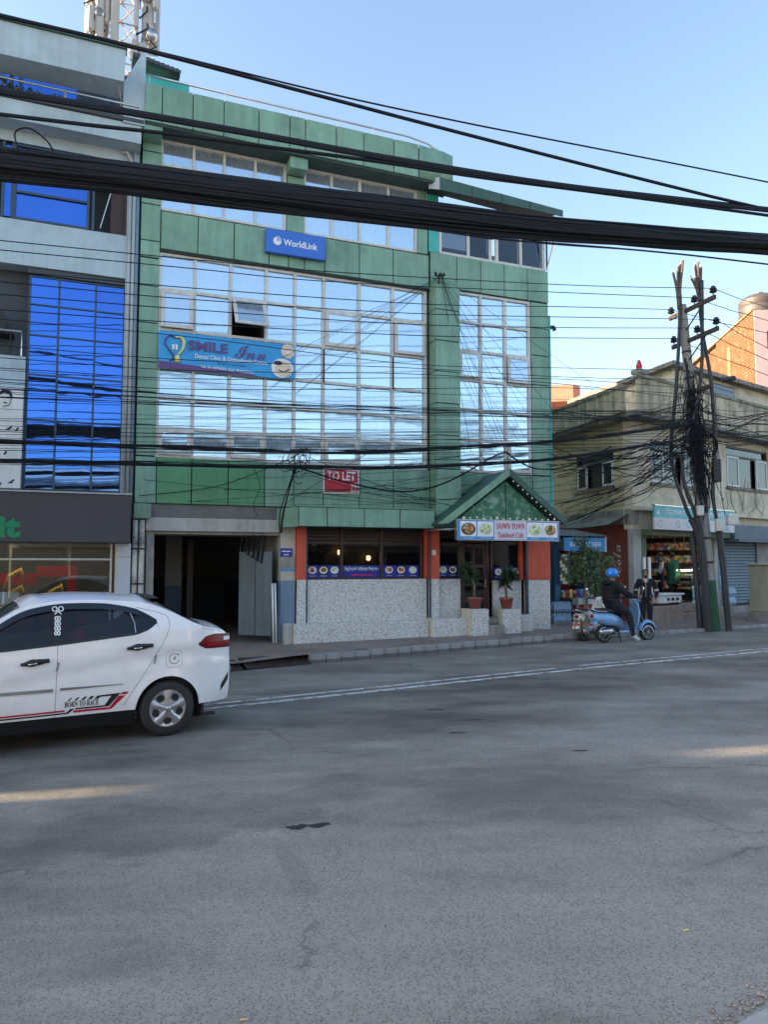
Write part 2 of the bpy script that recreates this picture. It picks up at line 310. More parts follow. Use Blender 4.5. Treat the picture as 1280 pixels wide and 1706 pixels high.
def worn_paint(name):
    m = mat(name, (.62, .62, .60), .7, var=.12, vs=5); t = m.node_tree; L = t.links.new
    tc = nd(t, 'ShaderNodeTexCoord'); n = nd(t, 'ShaderNodeTexNoise', inp={'Scale': 7, 'Detail': 8, 'Roughness': .75}); L(tc.outputs['Object'], n.inputs['Vector'])
    r = nd(t, 'ShaderNodeMapRange', inp={1: .50, 2: .60, 3: 1, 4: .12}); L(n.outputs[0], r.inputs[0]); L(r.outputs[0], t.nodes['Principled BSDF'].inputs['Alpha'])
worn_paint('road_paint')
def pavers(name):
    m = mat(name, (.30, .25, .21), .85, var=.2, vs=2.2, bump=.2, dirt=(.13, .12, .11), dirtamt=.6, dscale=.9); t = m.node_tree; L = t.links.new
    b = t.nodes['Principled BSDF']; src = b.inputs['Base Color'].links[0].from_socket
    tc = nd(t, 'ShaderNodeTexCoord'); mp = nd(t, 'ShaderNodeMapping', inp={'Rotation': (0, 0, R(-27))}); L(tc.outputs['Object'], mp.inputs[0])
    k = nd(t, 'ShaderNodeTexBrick', inp={'Color1': (1.05, .95, .9, 1), 'Color2': (.82, .86, .9, 1), 'Mortar': (.45, .45, .45, 1), 'Scale': 1., 'Mortar Size': .006, 'Brick Width': .22, 'Row Height': .11}); L(mp.outputs[0], k.inputs['Vector'])
    x = nd(t, 'ShaderNodeMix', data_type='RGBA', blend_type='MULTIPLY', inp={0: 1.}); L(src, x.inputs[6]); L(k.outputs[0], x.inputs[7]); L(x.outputs[2], b.inputs['Base Color'])
pavers('paver')
def kerbmat(name):
    m = mat(name, (.33, .32, .31), .85, var=.16, vs=7, rand=.12, streak=.3, bump=.3, bs=90); t = m.node_tree; L = t.links.new; b = t.nodes['Principled BSDF']
    src = b.inputs['Base Color'].links[0].from_socket; tc = nd(t, 'ShaderNodeTexCoord'); sp = nd(t, 'ShaderNodeSeparateXYZ'); L(tc.outputs['Object'], sp.inputs[0])
    n = nd(t, 'ShaderNodeTexNoise', inp={'Scale': 6, 'Detail': 4}); L(tc.outputs['Object'], n.inputs['Vector'])
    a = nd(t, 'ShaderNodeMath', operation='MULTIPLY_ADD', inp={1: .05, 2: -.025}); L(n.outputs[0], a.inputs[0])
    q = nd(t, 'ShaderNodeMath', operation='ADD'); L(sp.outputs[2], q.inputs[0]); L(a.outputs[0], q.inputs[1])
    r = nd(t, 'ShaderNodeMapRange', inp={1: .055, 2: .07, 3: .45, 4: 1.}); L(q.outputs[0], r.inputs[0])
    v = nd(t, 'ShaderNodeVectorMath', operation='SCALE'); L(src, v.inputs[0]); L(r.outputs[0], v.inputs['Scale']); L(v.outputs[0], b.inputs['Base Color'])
kerbmat('kerb_stone')

KERB = [(-60, -19), (-30, -3.6), (-14, 5.3), (-6, 10.2), (-2.45, 12.44), (-1.27, 13.16), (0, 13.83), (1.41, 14.60), (2.7, 15.28), (3.86, 15.92), (6.29, 17.02), (7.65, 17.62), (9.47, 18.38), (14, 20.0), (24, 23.0), (60, 32)]
NEAR = [(-60, -33), (-30, -16.5), (-14, -7), (-6, -2.0), (0, 2.05), (1.26, 2.86), (1.55, 3.08), (4, 4.5), (9, 7.0), (16, 9.8), (30, 13.6), (60, 21)]
def strip(name, a, b, za, zb, m, **kw):
    V = [(x, y, za(x, y)) for x, y in a] + [(x, y, zb(x, y)) for x, y in b]; n = len(a)
    o = MB().add(V, [(i, i + 1, n + i + 1, n + i) for i in range(n - 1)]).build(name, m); return tag(o, kind='structure', **kw)
g = MB(); g.add([(-300, -300, gz(-300) - .10), (300, -300, gz(300) - .10), (300, 300, gz(300) - .10), (-300, 300, gz(-300) - .10)], [(0, 1, 2, 3)])
tag(g.build('ground', 'earth'), kind='structure')
def lerp_path(path, x):
    for (x0, y0), (x1, y1) in zip(path, path[1:]):
        if x0 <= x <= x1: return y0 + (y1 - y0) * (x - x0) / (x1 - x0)
XS = sorted(set([p[0] for p in KERB + NEAR])); road = MB()
V = []
for x in XS: V += [(x, lerp_path(NEAR, x) - .05, gz(x)), (x, lerp_path(KERB, x) + .05, gz(x))]
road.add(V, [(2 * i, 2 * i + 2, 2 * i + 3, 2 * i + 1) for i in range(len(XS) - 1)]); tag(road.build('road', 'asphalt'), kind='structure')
def kh(x):      # kerb upstand: lowered at the driveway, sinking towards the corner shop
    if x < -2.6: return .10
    if x < -1.2: return .10 + .06 * (x + 2.6) / 1.4
    if x < 4: return .16
    return max(.075, .16 - .035 * (x - 4))
def knorm(path, i):
    a = Vector(path[max(i - 1, 0)]); b = Vector(path[min(i + 1, len(path) - 1)]); d = (b - a).normalized(); return Vector((-d.y, d.x))
def resample(path, x0, x1, step):
    out = []; x = x0
    while x <= x1: out.append((x, lerp_path(path, x))); x += step
    return out
def pave_z(x, y):
    d = max(0, (y - lerp_path(KERB, max(-59, min(59, x)))) * .87); return gz(x) + kh(x) + .028 * min(d, 4)
KR = [p for p in KERB if p[0] < -14] + resample(KERB, -14, 24, .5) + [(60, 32)]
nr = [knorm(KR, i) for i in range(len(KR))]
offs = [.145, 1.0, 2.0, 4.0, 9.0, 16.0]; pv = MB()
V = []
for (x, y), q in zip(KR, nr):
    for d in offs: X, Y = x + q.x * d, y + q.y * d; V.append((X, Y, gz(X) + kh(x) - .004 + .028 * min(d, 4)))
k = len(offs); pv.add(V, [(i * k + j, (i + 1) * k + j, (i + 1) * k + j + 1, i * k + j + 1) for i in range(len(KR) - 1) for j in range(k - 1)])
tag(pv.build('pavement', 'paver'), kind='structure')
# kerb stones, each its own piece (one mesh, scaled a little)
kerb = link('kerb', None); tag(kerb, kind='structure')
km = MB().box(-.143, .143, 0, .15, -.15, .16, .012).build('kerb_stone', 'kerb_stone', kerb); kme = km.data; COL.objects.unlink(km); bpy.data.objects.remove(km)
P = [Vector(p) for p in KERB if -15 < p[0] < 25]; acc = [0]
for a_, b_ in zip(P, P[1:]): acc.append(acc[-1] + (b_ - a_).length)
def along(t):
    for i in range(len(P) - 1):
        if acc[i] <= t <= acc[i + 1]: return P[i].lerp(P[i + 1], (t - acc[i]) / (acc[i + 1] - acc[i]))
    return P[-1]
t = 0
while t < acc[-1] - .3:
    c0, c1 = along(t), along(t + .29); c = (c0 + c1) / 2; u = (c1 - c0).normalized()
    if not (-2.62 < c.x < -1.18):
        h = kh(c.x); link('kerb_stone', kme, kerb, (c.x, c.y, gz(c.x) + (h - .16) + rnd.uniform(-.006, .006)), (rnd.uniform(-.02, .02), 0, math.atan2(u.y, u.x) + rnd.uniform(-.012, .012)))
    t += .293
# near pavement, behind the photographer's kerb
nz = lambda x, y: gz(x) + .02
a = resample(NEAR, -30, 40, 1.0); bb = [(x + .55 * 5, y - .85 * 5) for x, y in a]
pn = MB(); V = []
for (x, y) in a:
    for dx, dz in ((0, -.02), (.04, .015), (.5, .05), (6.0, .12)): X, Y = x + .5 * dx, y - .86 * dx; V.append((X + rnd.uniform(-.03, .03) * (dx < .1), Y + rnd.uniform(-.04, .04) * (dx < .1), gz(X) + dz))
pn.add(V, [(i * 4 + j, (i + 1) * 4 + j, (i + 1) * 4 + j + 1, i * 4 + j + 1) for i in range(len(a) - 1) for j in range(3)])
tag(pn.build('near_pavement', 'concrete_light'), kind='structure')
# double centre line
CL = [(-14, 2.2), (-6, 7.05), (-2.15, 9.26), (0, 10.34), (1.62, 11.2), (3.54, 12.18), (6.95, 13.72), (14, 16.2), (30, 21)]
def line(off, w, x0, x1):
    p = resample(CL, x0, x1, .4); m = MB(); V = []
    for i, (x, y) in enumerate(p):
        q = knorm(p, i); c = Vector((x, y)) + q * off
        for s in (-w / 2, w / 2): z = c + q * s; V.append((z.x, z.y, gz(z.x) + .004))
    m.add(V, [(2 * i, 2 * i + 2, 2 * i + 3, 2 * i + 1) for i in range(len(p) - 1)]); return tag(m.build('road_marking', 'road_paint'), kind='structure')
line(-.02, .115, -13.5, 29); line(.25, .09, -13.5, 3.1); line(.27, .09, 3.35, 29)
# tar blotches pressed on the asphalt
mat('patch_dark', (.05, .05, .052), .8, var=.3, vs=20, bump=.5, bs=60); mat('tar', (.028, .028, .03), .7, var=.2, bump=.5, bs=60)
def blotch(x, y, rx, ry, seed, m='tar', name='tar_patch', z=.005, ang=0, n=26):
    r = random.Random(seed); ph = [r.uniform(0, 6) for _ in range(4)]; pts = []
    for k in range(n):
        w = 2 * math.pi * k / n; q = 1 + .28 * math.sin(2 * w + ph[0]) + .2 * math.sin(3 * w + ph[1]) + .14 * math.sin(7 * w + ph[2]); a_, b_ = rx * q * math.cos(w), ry * q * math.sin(w)
        pts.append((x + a_ * math.cos(ang) - b_ * math.sin(ang), y + a_ * math.sin(ang) + b_ * math.cos(ang)))
    mb = MB().add([(X, Y, gz(X) + z) for X, Y in pts] + [(x, y, gz(x) + z + .003)], [(i, (i + 1) % n, n) for i in range(n)]); return tag(mb.build(name, m), kind='structure')
blotch(-.58, 5.06, .055, .05, 1); blotch(-.44, 5.09, .075, .035, 2)
blotch(1.0, 8.3, .10, .02, 3, 'patch_dark'); blotch(.6, 8.9, .09, .02, 4, 'patch_dark'); blotch(.75, 7.7, .08, .02, 9, 'patch_dark'); blotch(1.8, 6.9, .06, .02, 13, 'patch_dark')
mat('patch_grey', (.115, .115, .115), .8, var=.15, vs=8, bump=.3, bs=80)

# crumbled asphalt edge along the near pavement
cr = random.Random(3); q = MB()
for k in range(420):
    x = cr.uniform(.7, 2.6); y = lerp_path(NEAR, x) + abs(cr.gauss(0, .05)) - .01; s_ = cr.uniform(.003, .011) * (1 if cr.random() > .06 else 1.8); z = gz(x) + .002 + s_ * .3; a = cr.uniform(0, 6.3); pts = [(x + s_ * cr.uniform(.7, 1.2) * math.cos(a + i * 1.2566), y + s_ * cr.uniform(.7, 1.2) * math.sin(a + i * 1.2566), z) for i in range(5)]
    q.add(pts + [(x, y, z + s_ * .8)], [(i, (i + 1) % 5, 5) for i in range(5)])
tag(q.build('road_grit', 'asphalt'), 'crumbled grit along the broken near road edge', 'grit', kind='stuff')
# small litter
def litter(x, y, rz, m, lab):
    o = bx('litter', m, None, -.016, .016, -.0045, .0045, 0, .006, .002); o.location = (x, y, gz(x) + .004); o.rotation_euler = (0, 0, rz); tag(o, lab, 'litter')
mat('filter_paper', (.62, .42, .25), .8, var=.2)
litter(-.54, 2.97, .1, 'filter_paper', 'flattened orange and white cigarette end lying on the near asphalt'); litter(1.42, 3.59, .4, 'yellow_ink', 'tiny yellowish scrap of litter on the asphalt near the broken kerb')
# drain grates in the dropped kerb
def grate(p, q, lab):
    a = Vector(p); b = Vector(q); d = (b - a); L_ = d.length; an = math.atan2(d.y, d.x)
    t = thing('drain_grate', lab, 'drain grate', (a.x, a.y, gz(a.x) + .012), an, 'drain grates in the gutter'); t.rotation_euler = (R(13), 0, an)
    f = MB()
    for y in (0, .44): f.box(0, L_, y, y + .045, 0, .03, .004)
    for x in (0, L_ - .045): f.box(x, x + .045, .046, .439, 0, .03, .004)
    f.build('frame', 'rust', t)
    for i in range(1, 4): bx('cross_bar', 'rust', t, L_ * i / 4 - .012, L_ * i / 4 + .012, .046, .439, .004, .026)
    bm_ = MB().box(0, L_ * .985 - .09, 0, .014, 0, .018).build('bar', 'rust', t); me = bm_.data; bm_.location = (.047, .07, .004)
    for i in range(1, 9): link('bar', me, t, (.047, .07 + i * .043, .004))
    bx('sump', 'ink_black', t, .046, L_ - .046, .046, .439, -.3, -.02)
grate((-2.30, 12.53), (-1.27, 13.14), 'rusty iron drain grate in the gutter right behind the white car'); grate((-3.32, 11.93), (-2.35, 12.50), 'rusty drain grate mostly hidden behind the rear of the white car')
# ================================================================ green clad building
FO = (-1.82, 14.9, 0); FA = R(21.5)
GB = thing('green_building', 'four storey office building clad in green panels with mirrored window grids', 'building', FO, FA)
def FB(name, m, par, u0, u1, w0, w1, z0, z1, b=0): return bx(name, m, par, u0, u1, -w1, -w0, z0, z1, b)
def MBX(mb, u0, u1, w0, w1, z0, z1, b=0): return mb.box(u0, u1, -w1, -w0, z0, z1, b)
# load-bearing walls and slabs (one shell: rooms behind the openings stay hollow)
c = MB()
MBX(c, -3.09, 6.14, -9, -.10, 2.90, 5.78); MBX(c, -3.09, -1.36, -9, -.10, 5.78, 7.6); MBX(c, -.60, 6.14, -9, -.10, 5.78, 7.6); MBX(c, -1.36, -.60, -9, -1.2, 5.78, 7.6); MBX(c, -3.09, 6.14, -9, -.10, 7.6, 8.62)
MBX(c, -3.09, 2.95, -9, -.10, 8.62, 10.1); MBX(c, 2.95, 6.10, -5, -2.2, 8.62, 9.9); MBX(c, -3.09, -2.86, -9, -.02, -.3, 2.9); MBX(c, -3.09, 6.14, -9, -8.8, -.3, 2.9); MBX(c, -2.86, 6.14, -8.8, -.02, 2.62, 2.9)
MBX(c, 5.95, 6.14, -8.8, -.3, -.3, 2.62); MBX(c, .03, 5.95, -3.8, -3.6, -.3, 2.62)
c.build('wall', 'interior_grey', GB)
SZ = [7.73, 7.04, 6.25, 5.5, 4.91, 4.33, 3.79]; SU = [-2.70, -2.04, -1.34, -.62, -.02, .60, 1.39, 2.16, 2.94]
def panel(u0, u1, z0, z1, w=0., m='green', par=None, gap=.009, t=.035, side=None):
    o = FB('panel', m, par or GB, u0 + gap, u1 - gap, w, w + t + rnd.uniform(0, .005), z0 + gap, z1 - gap, .006); return o
bk = MB()      # dark backing seen in the joints
MBX(bk, -3.09, 3.03, -.1, -.004, 7.80, 8.57); MBX(bk, -3.09, 3.03, -.1, -.004, 2.87, 3.76); MBX(bk, -3.09, -2.74, -.1, -.004, 3.76, 7.8); MBX(bk, -3.09, -2.74, -.1, -.004, 8.57, 10.04); MBX(bk, -.22, .15, -.1, -.004, 8.57, 10.04)
MBX(bk, 2.97, 6.13, -.1, -.004, 7.86, 8.66); MBX(bk, 5.63, 6.13, -.1, -.004, 3.76, 7.86); MBX(bk, 3.03, 6.13, -.1, -.004, 2.5, 3.76); MBX(bk, 2.74, 2.98, -.1, -.004, 8.57, 10.04); bk.build('joint_backing', 'seam_black', GB)
# spandrel above the big windows
us = [-2.71, -2.0, -1.29, -.58, .60, 1.38, 2.16, 3.02]
for a, b in zip(us, us[1:]):
    if a == -.58:
        for p, q in ((-.58, -.17), (-.17, .17), (.17, .60)): panel(p, q, 7.81, 8.06)
        panel(-.58, .60, 8.06, 8.57)
    else: panel(a, b, 7.81, 8.57)
FB('drip_edge', 'seam_black', GB, -2.72, 3.02, .01, .06, 7.755, 7.80)
# spandrel under the big windows
us = [-3.08, -2.69, -2.04, -1.34, -.62, -.02, .60, 1.39, 2.16, 3.02]
for i, (a, b) in enumerate(zip(us, us[1:])): panel(a, b, 2.87, 3.76, m='green_bright' if i in (1, 2, 3) else 'green')
# left pier
zs = [3.77, 4.36, 4.99, 5.57, 6.33, 7.05, 7.6, 7.93, 8.65, 9.70, 10.04]
for a, b in zip(zs, zs[1:]): panel(-3.08, -2.71, a, b, w=.0 if b < 7.9 else .02)
# slim pier between the top windows, with its bracket
for a, b in ((8.58, 9.35), (9.35, 9.78)): panel(-.22, .16, a, b)
FB('bracket', 'green', GB, -.24, .14, .04, .36, 9.78, 10.02, .01); FB('bracket', 'green', GB, -3.08, -2.74, .055, .42, 9.86, 10.02, .01)
panel(2.74, 2.99, 8.58, 9.2); panel(2.74, 2.99, 9.2, 10.04)
# projecting pier between the two bays
zs = [2.5, 3.77, 4.5, 5.2, 5.9, 6.58, 7.27, 7.87]
pr = MB(); MBX(pr, 3.06, 3.60, -.02, .30, 2.52, 7.84); pr.build('pier_core', 'seam_black', GB)
for a, b in zip(zs, zs[1:]):
    panel(3.03, 3.63, a, b, w=.30); FB('panel', 'green_pale_lit', GB, 3.025, 3.055, .0, .295, a + .008, b - .008, .005); FB('panel', 'green', GB, 3.605, 3.635, .0, .295, a + .008, b - .008, .005)  # left return's own green stands for the brighter sky it faces
FB('pier_cap', 'green_pale_lit', GB, 3.03, 3.64, .0, .33, 7.87, 7.90)
# right bay cladding
us = [3.04, 3.70, 4.31, 4.93, 5.55, 6.13]
for a, b in zip(us, us[1:]): panel(a, b, 7.88, 8.66, w=.02)
zs = [3.77, 4.5, 5.2, 5.9, 6.6, 7.25, 7.87]
for a, b in zip(zs, zs[1:]): panel(5.64, 6.13, a, b)
us = [3.64, 4.35, 5.63, 6.13]
for a, b in zip(us, us[1:]): panel(a, b, 2.5, 3.76)
FB('corner_strip', 'teal_paint', GB, 6.14, 6.20, -.35, .02, 2.9, 7.6, .01)
sd = [2.5, 3.77, 5.2, 6.6, 8.64]
for a, b in zip(sd, sd[1:]):
    for q in range(3): FB('panel', 'green', GB, 6.142, 6.17, -.36 - 3 * (q + 1), -.37 - 3 * q, a + .01, b - .01)
o = MB(); o.tube([(6.2, .1, 7.35), (6.36, .1, 7.38), (6.40, .1, 7.30)], .05, 8); o.build('rain_spout', 'green_dark', GB, True)
# parapet
us = [-3.08, -2.76, -2.19, -1.60, -.91, -.28, .05, .71, 1.31, 2.0, 2.58]
pb = MB(); MBX(pb, -3.07, 2.58, .30, .445, 10.04, 10.78); MBX(pb, -3.07, 2.95, -.1, .44, 10.02, 10.06)
pb.add([(2.585, -.43, 10.035), (2.98, -.41, 10.035), (3.43, -.31, 10.035), (3.43, .1, 10.035), (2.585, .1, 10.035)] + [(2.585, -.43, 10.74), (2.98, -.41, 10.74), (3.43, -.31, 10.70), (3.43, .1, 10.70), (2.585, .1, 10.74)], [(0, 1, 2, 3, 4), (5, 6, 7, 8, 9)] + [(i, (i + 1) % 5, (i + 1) % 5 + 5, i + 5) for i in range(5)])
pb.build('parapet_core', 'soffit', GB)
for a, b in zip(us, us[1:]): panel(a, b, 10.05, 10.80, w=.445)
m = MB(); pts = [(2.59, .482), (2.85, .475), (3.15, .44), (3.46, .36)]
for (a, b), (c_, d) in zip(pts, pts[1:]): m.add([(a, -b, 10.06), (c_, -d, 10.06), (c_, -d, 10.77), (a, -b, 10.79), (a + .01, -b + .03, 10.06), (c_ - .01, -d + .03, 10.06), (c_ - .01, -d + .03, 10.77), (a + .01, -b + .03, 10.79)], [(0, 1, 2, 3), (7, 6, 5, 4), (0, 4, 5, 1), (3, 2, 6, 7)])
m.add([(3.46, -.36, 10.06), (3.46, .2, 10.06), (3.46, .2, 10.75), (3.46, -.36, 10.77)], [(0, 1, 2, 3)])
m.build('panel', 'green', GB, True)
# roof rail
ra = MB(); ra.tube([(-3.05, -.3, 11.06), (2.4, -.3, 11.03), (2.9, -.25, 11.0), (3.42, -.05, 10.96)], .02, 6); rail = ra.build('roof_rail', 'steel', GB, True)
for x in (-3.0, -1.54, -.09, 1.59, 3.38): MB().tube([(x, -.3 if x < 3 else -.06, 10.7), (x, -.3 if x < 3 else -.06, 11.05 if x < 3 else 10.97)], .016, 6).build('rail_post', 'steel', rail)
# ---- window grids
def grid(us, zs, bar=.062, w=.0, glass='sky_glass', skip=(), sash=(), mat_='frame_white', name='window_frame'):
    f = MB()
    for u in us: MBX(f, u - bar / 2, u + bar / 2, w - .07, w + .012 + .004 * (u == us[0]), zs[-1] - bar / 2, zs[0] + bar / 2, .006)
    for z in zs:
        for a, b in zip(us, us[1:]): MBX(f, a + bar / 2, b - bar / 2, w - .07, w + .006, z - bar / 2, z + bar / 2, .006)
    fr = f.build(name, mat_, GB)
    for i, (a, b) in enumerate(zip(us, us[1:])):
        for j, (t, bt) in enumerate(zip(zs, zs[1:])):
            if (i, j) in skip: continue
            if (i, j) in sash: continue
            o = MB(); MBX(o, -(b - a) / 2 + bar / 2, (b - a) / 2 - bar / 2, -.004, .004, -(t - bt) / 2 + bar / 2, (t - bt) / 2 - bar / 2)
            o = o.build('pane', glass, fr); o.location = ((a + b) / 2, -(w - .045), (t + bt) / 2); o.rotation_euler = (rnd.gauss(0, .0025), 0, rnd.gauss(0, .0025))
    return fr
def sash(u0, u1, z0, z1, tilt=0, w=.02, bar=.075, glass='sky_glass'):
    W_, H_ = u1 - u0, z1 - z0; f = MB()
    for x in (0, W_ - bar): f.box(x, x + bar, -.035, 0, -H_, 0, .008)
    for z in (-bar, -H_): f.box(bar, W_ - bar, -.032, 0, z, z + bar, .008)
    s = f.build('sash', 'frame_white', GB, loc=(u0, -w, z1), rot=(-R(tilt), 0, 0)); MB().box(bar, W_ - bar, -.018, -.012, -H_ + bar, -bar).build('pane', glass, s); return s
opens = {(0, 1): 3, (2, 1): 33, (5, 1): 0, (7, 1): 1.5, (0, 5): 1, (2, 5): 0, (5, 5): 0}
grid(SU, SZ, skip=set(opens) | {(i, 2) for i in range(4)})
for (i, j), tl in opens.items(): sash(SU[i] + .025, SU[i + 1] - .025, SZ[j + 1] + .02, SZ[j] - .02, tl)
# room behind the open sash
r_ = MB(); MBX(r_, -1.33, -1.325, -1.2, -.1, 6.25, 7.04); MBX(r_, -.635, -.63, -1.2, -.1, 6.25, 7.04); MBX(r_, -1.33, -.63, -1.19, -1.18, 6.2, 7.1); r_.build('room_lining', 'room_dark', GB)
RU = [3.73, 4.33, 4.97, 5.61]; RZ = [7.84, 7.19, 6.53, 5.86, 5.18, 4.50, 3.80]
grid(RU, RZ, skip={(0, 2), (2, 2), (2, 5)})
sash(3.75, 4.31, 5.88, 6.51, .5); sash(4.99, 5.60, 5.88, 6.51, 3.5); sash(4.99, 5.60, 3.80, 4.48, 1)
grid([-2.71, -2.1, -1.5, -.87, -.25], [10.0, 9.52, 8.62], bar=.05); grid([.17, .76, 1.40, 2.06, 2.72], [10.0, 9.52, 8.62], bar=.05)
# rotten window props left hanging on the mullions
for u in (.60, 2.16): FB('mullion_strap', 'rust', GB, u - .012, u + .012, .018, .034, 5.47, 6.2)
# ---- top right terrace room: white windows, curtains, sloping awning
mat('curtain', (.16, .15, .22), .9, var=.2, vs=6); mat('curtain_pale', (.30, .33, .36), .9, var=.2, vs=6)
tu = [3.30, 3.42, 4.02, 4.66, 5.42, 6.08]
f = MB()
for u in (3.32, 4.03, 4.60, 4.78, 5.42, 6.05): MBX(f, u - .035, u + .035, -.07, .0, 8.68, 9.78, .006)
MBX(f, 3.36, 6.02, -.068, -.002, 8.66, 8.73); MBX(f, 3.36, 6.02, -.068, -.002, 9.40, 9.46); MBX(f, 3.36, 6.02, -.068, -.002, 9.74, 9.8)
fr = f.build('window_frame', 'frame_white', GB)
for a, b, m in ((3.36, 4.0, 'black'), (4.07, 4.57, 'pale'), (4.82, 5.39, 'cur'), (5.46, 6.02, 'cur')):
    FB('pane', 'shop_glass', fr, a, b, -.04, -.035, 8.73, 9.40); FB('pane', 'shop_glass', fr, a, b, -.04, -.035, 9.46, 9.74)
    if m != 'black':
        q = MB(); n = 26; V = []
        for i in range(n + 1): u = a + (b - a) * i / n; y = .14 + .035 * math.sin(i * 1.9); V += [(u, y, 8.7), (u, y, 9.72)]
        q.add(V, [(2 * i, 2 * i + 2, 2 * i + 3, 2 * i + 1) for i in range(n)]); q.build('curtain', 'curtain' if m == 'cur' else 'curtain_pale', fr, True)
FB('terrace_pier', 'teal_paint', GB, 3.02, 3.27, -.06, .02, 8.67, 10.0, .01)
AT = lambda x: 10.13 - .054 * (x - 3.05); AB_ = lambda x: 9.85 - .012 * (x - 3.05)
aw = MB(); aw.add([(3.05, -.5, AT(3.05)), (6.22, -.5, AT(6.22)), (6.22, .3, AT(6.22) + .12), (3.05, .3, AT(3.05) + .12), (3.05, -.5, AT(3.05) - .03), (6.22, -.5, AT(6.22) - .03), (6.22, .3, AT(6.22) + .09), (3.05, .3, AT(3.05) + .09)], [(0, 1, 2, 3), (7, 6, 5, 4), (0, 4, 5, 1), (1, 5, 6, 2), (3, 7, 4, 0)])
a_ = aw.build('awning', 'soffit', GB); q = MB(); q.add([(3.05, -.53, AB_(3.05)), (6.24, -.53, AB_(6.24)), (6.24, -.53, AT(6.24)), (3.05, -.53, AT(3.05)), (3.05, -.505, AB_(3.05)), (6.24, -.505, AB_(6.24)), (6.24, -.505, AT(6.24) + .005), (3.05, -.505, AT(3.05) + .005)], [(0, 1, 2, 3), (7, 6, 5, 4), (0, 4, 5, 1), (1, 5, 6, 2), (2, 6, 7, 3), (3, 7, 4, 0)]); q.build('awning_fascia', 'green_dark', a_)
q = MB(); q.add([(3.05, -.53, AB_(3.05)), (3.05, -.53, AT(3.05)), (2.87, -.35, 10.16), (2.87, -.35, 9.92)], [(0, 1, 2, 3)]); q.build('awning_end', 'pvc_grey', a_)
for x in (3.85, 4.6, 5.35): FB('awning_joint', 'seam_black', a_, x - .006, x + .006, .531, .534, AB_(x), AT(x))
MB().tube([(6.1, -.05, 8.7), (6.2, -.48, 9.80)], .018, 6).build('awning_strut', 'steel', a_)
MB().tube([(6.12, -.02, 8.7), (6.12, -.02, 9.8)], .022, 6).build('awning_post', 'black_metal', a_)
# ---- garage passage
w_ = MB(); MBX(w_, -2.86, -.28, .0, .05, 2.36, 2.61); w_.build('lintel', 'concrete_light', GB); FB('lintel', 'concrete', GB, -2.86, -.25, -1.0, -.05, 2.30, 2.6)
FB('panel', 'green', GB, -3.09, -2.78, .0, .13, 2.58, 2.86, .01)
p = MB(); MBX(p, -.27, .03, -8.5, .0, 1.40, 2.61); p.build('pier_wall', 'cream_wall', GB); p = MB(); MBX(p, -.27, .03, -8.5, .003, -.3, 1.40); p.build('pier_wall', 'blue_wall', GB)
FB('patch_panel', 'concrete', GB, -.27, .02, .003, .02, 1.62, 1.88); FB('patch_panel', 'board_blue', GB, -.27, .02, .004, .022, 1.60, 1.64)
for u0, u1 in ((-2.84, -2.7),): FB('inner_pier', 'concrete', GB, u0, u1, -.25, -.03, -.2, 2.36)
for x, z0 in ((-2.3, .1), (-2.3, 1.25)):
    FB('inner_pier', 'passage_cream_shaded' if z0 > 1 else 'passage_blue_shaded', GB, x, x + .35, -2.6, -2.2, z0 if z0 > 1 else -.2, 2.36 if z0 > 1 else 1.25)
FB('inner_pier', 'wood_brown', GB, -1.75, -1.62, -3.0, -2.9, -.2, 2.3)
FB('back_wall', 'passage_blue_shaded', GB, -2.86, -.27, -6.6, -6.5, -.3, 1.35); FB('back_wall', 'passage_cream_shaded', GB, -2.86, -.27, -6.6, -6.5, 1.35, 2.62)
FB('inner_wall_face', 'passage_blue_shaded', GB, -.30, -.272, -8, -1.0, -.3, 1.3)
# the passage gate, folded inward against the pier
G = link('metal_gate', None, GB, (-.36, .12, 0), (0, 0, R(66) + math.pi * .5))
gm = MB()
gt = link('gate_leaf', None, GB, (-.40, .10, .0), (0, 0, R(180 - 38))); bpy.data.objects.remove(G)
for k in (0, 1):
    MB().box(.02 + k * .37, .38 + k * .37, -.015, .015, .30, 1.98, .006).build('door_leaf', 'iron_grey', gt)
    MB().box(.05 + k * .37, .35 + k * .37, -.022, -.015, .36, 1.92).build('sheet', 'iron_grey', gt)
for i in range(10): MB().tube([(.05 + i * .075, 0, 1.98), (.05 + i * .075, 0, 2.10)], [.008, .002], 5).build('spike', 'iron_grey', gt)
MB().tube([(.33, -.03, 1.1), (.43, -.03, 1.1)], .018, 6).build('bolt', 'black_metal', gt)
# loose cable hanging in the passage
for i in range(5):
    x = -1.0 + i * .09; MB().tube([(x, -.05 + .1, 2.36), (x - .05, .2, 2.1 - .08 * i), (x + .02, .2, 1.95 - .05 * i), (x + .1, .2, 2.3)], .012, 5).build('hanging_cable', 'cable', GB, True)
# ---- restaurant front
FB('orange_pier', 'orange_wall', GB, .04, .24, -.02, .06, 1.42, 2.5); FB('orange_pier', 'orange_wall', GB, 2.98, 3.21, -.02, .10, 1.41, 2.5); FB('orange_pier', 'orange_wall', GB, 2.90, 2.96, -.06, .02, 1.42, 2.5)
FB('orange_pier', 'orange_wall', GB, 5.46, 6.07, -.12, .05, 1.365, 2.52); FB('orange_pier', 'orange_wall', GB, 5.30, 5.39, -.12, -.02, 1.37, 2.52)
FB('drain_strip', 'iron_blue', GB, 2.955, 2.99, .105, .135, .5, 2.5); FB('drain_strip', 'iron_blue', GB, .245, .275, .02, .05, .55, 2.45); FB('drain_strip', 'iron_blue', GB, 5.40, 5.455, .03, .08, .58, 2.5)
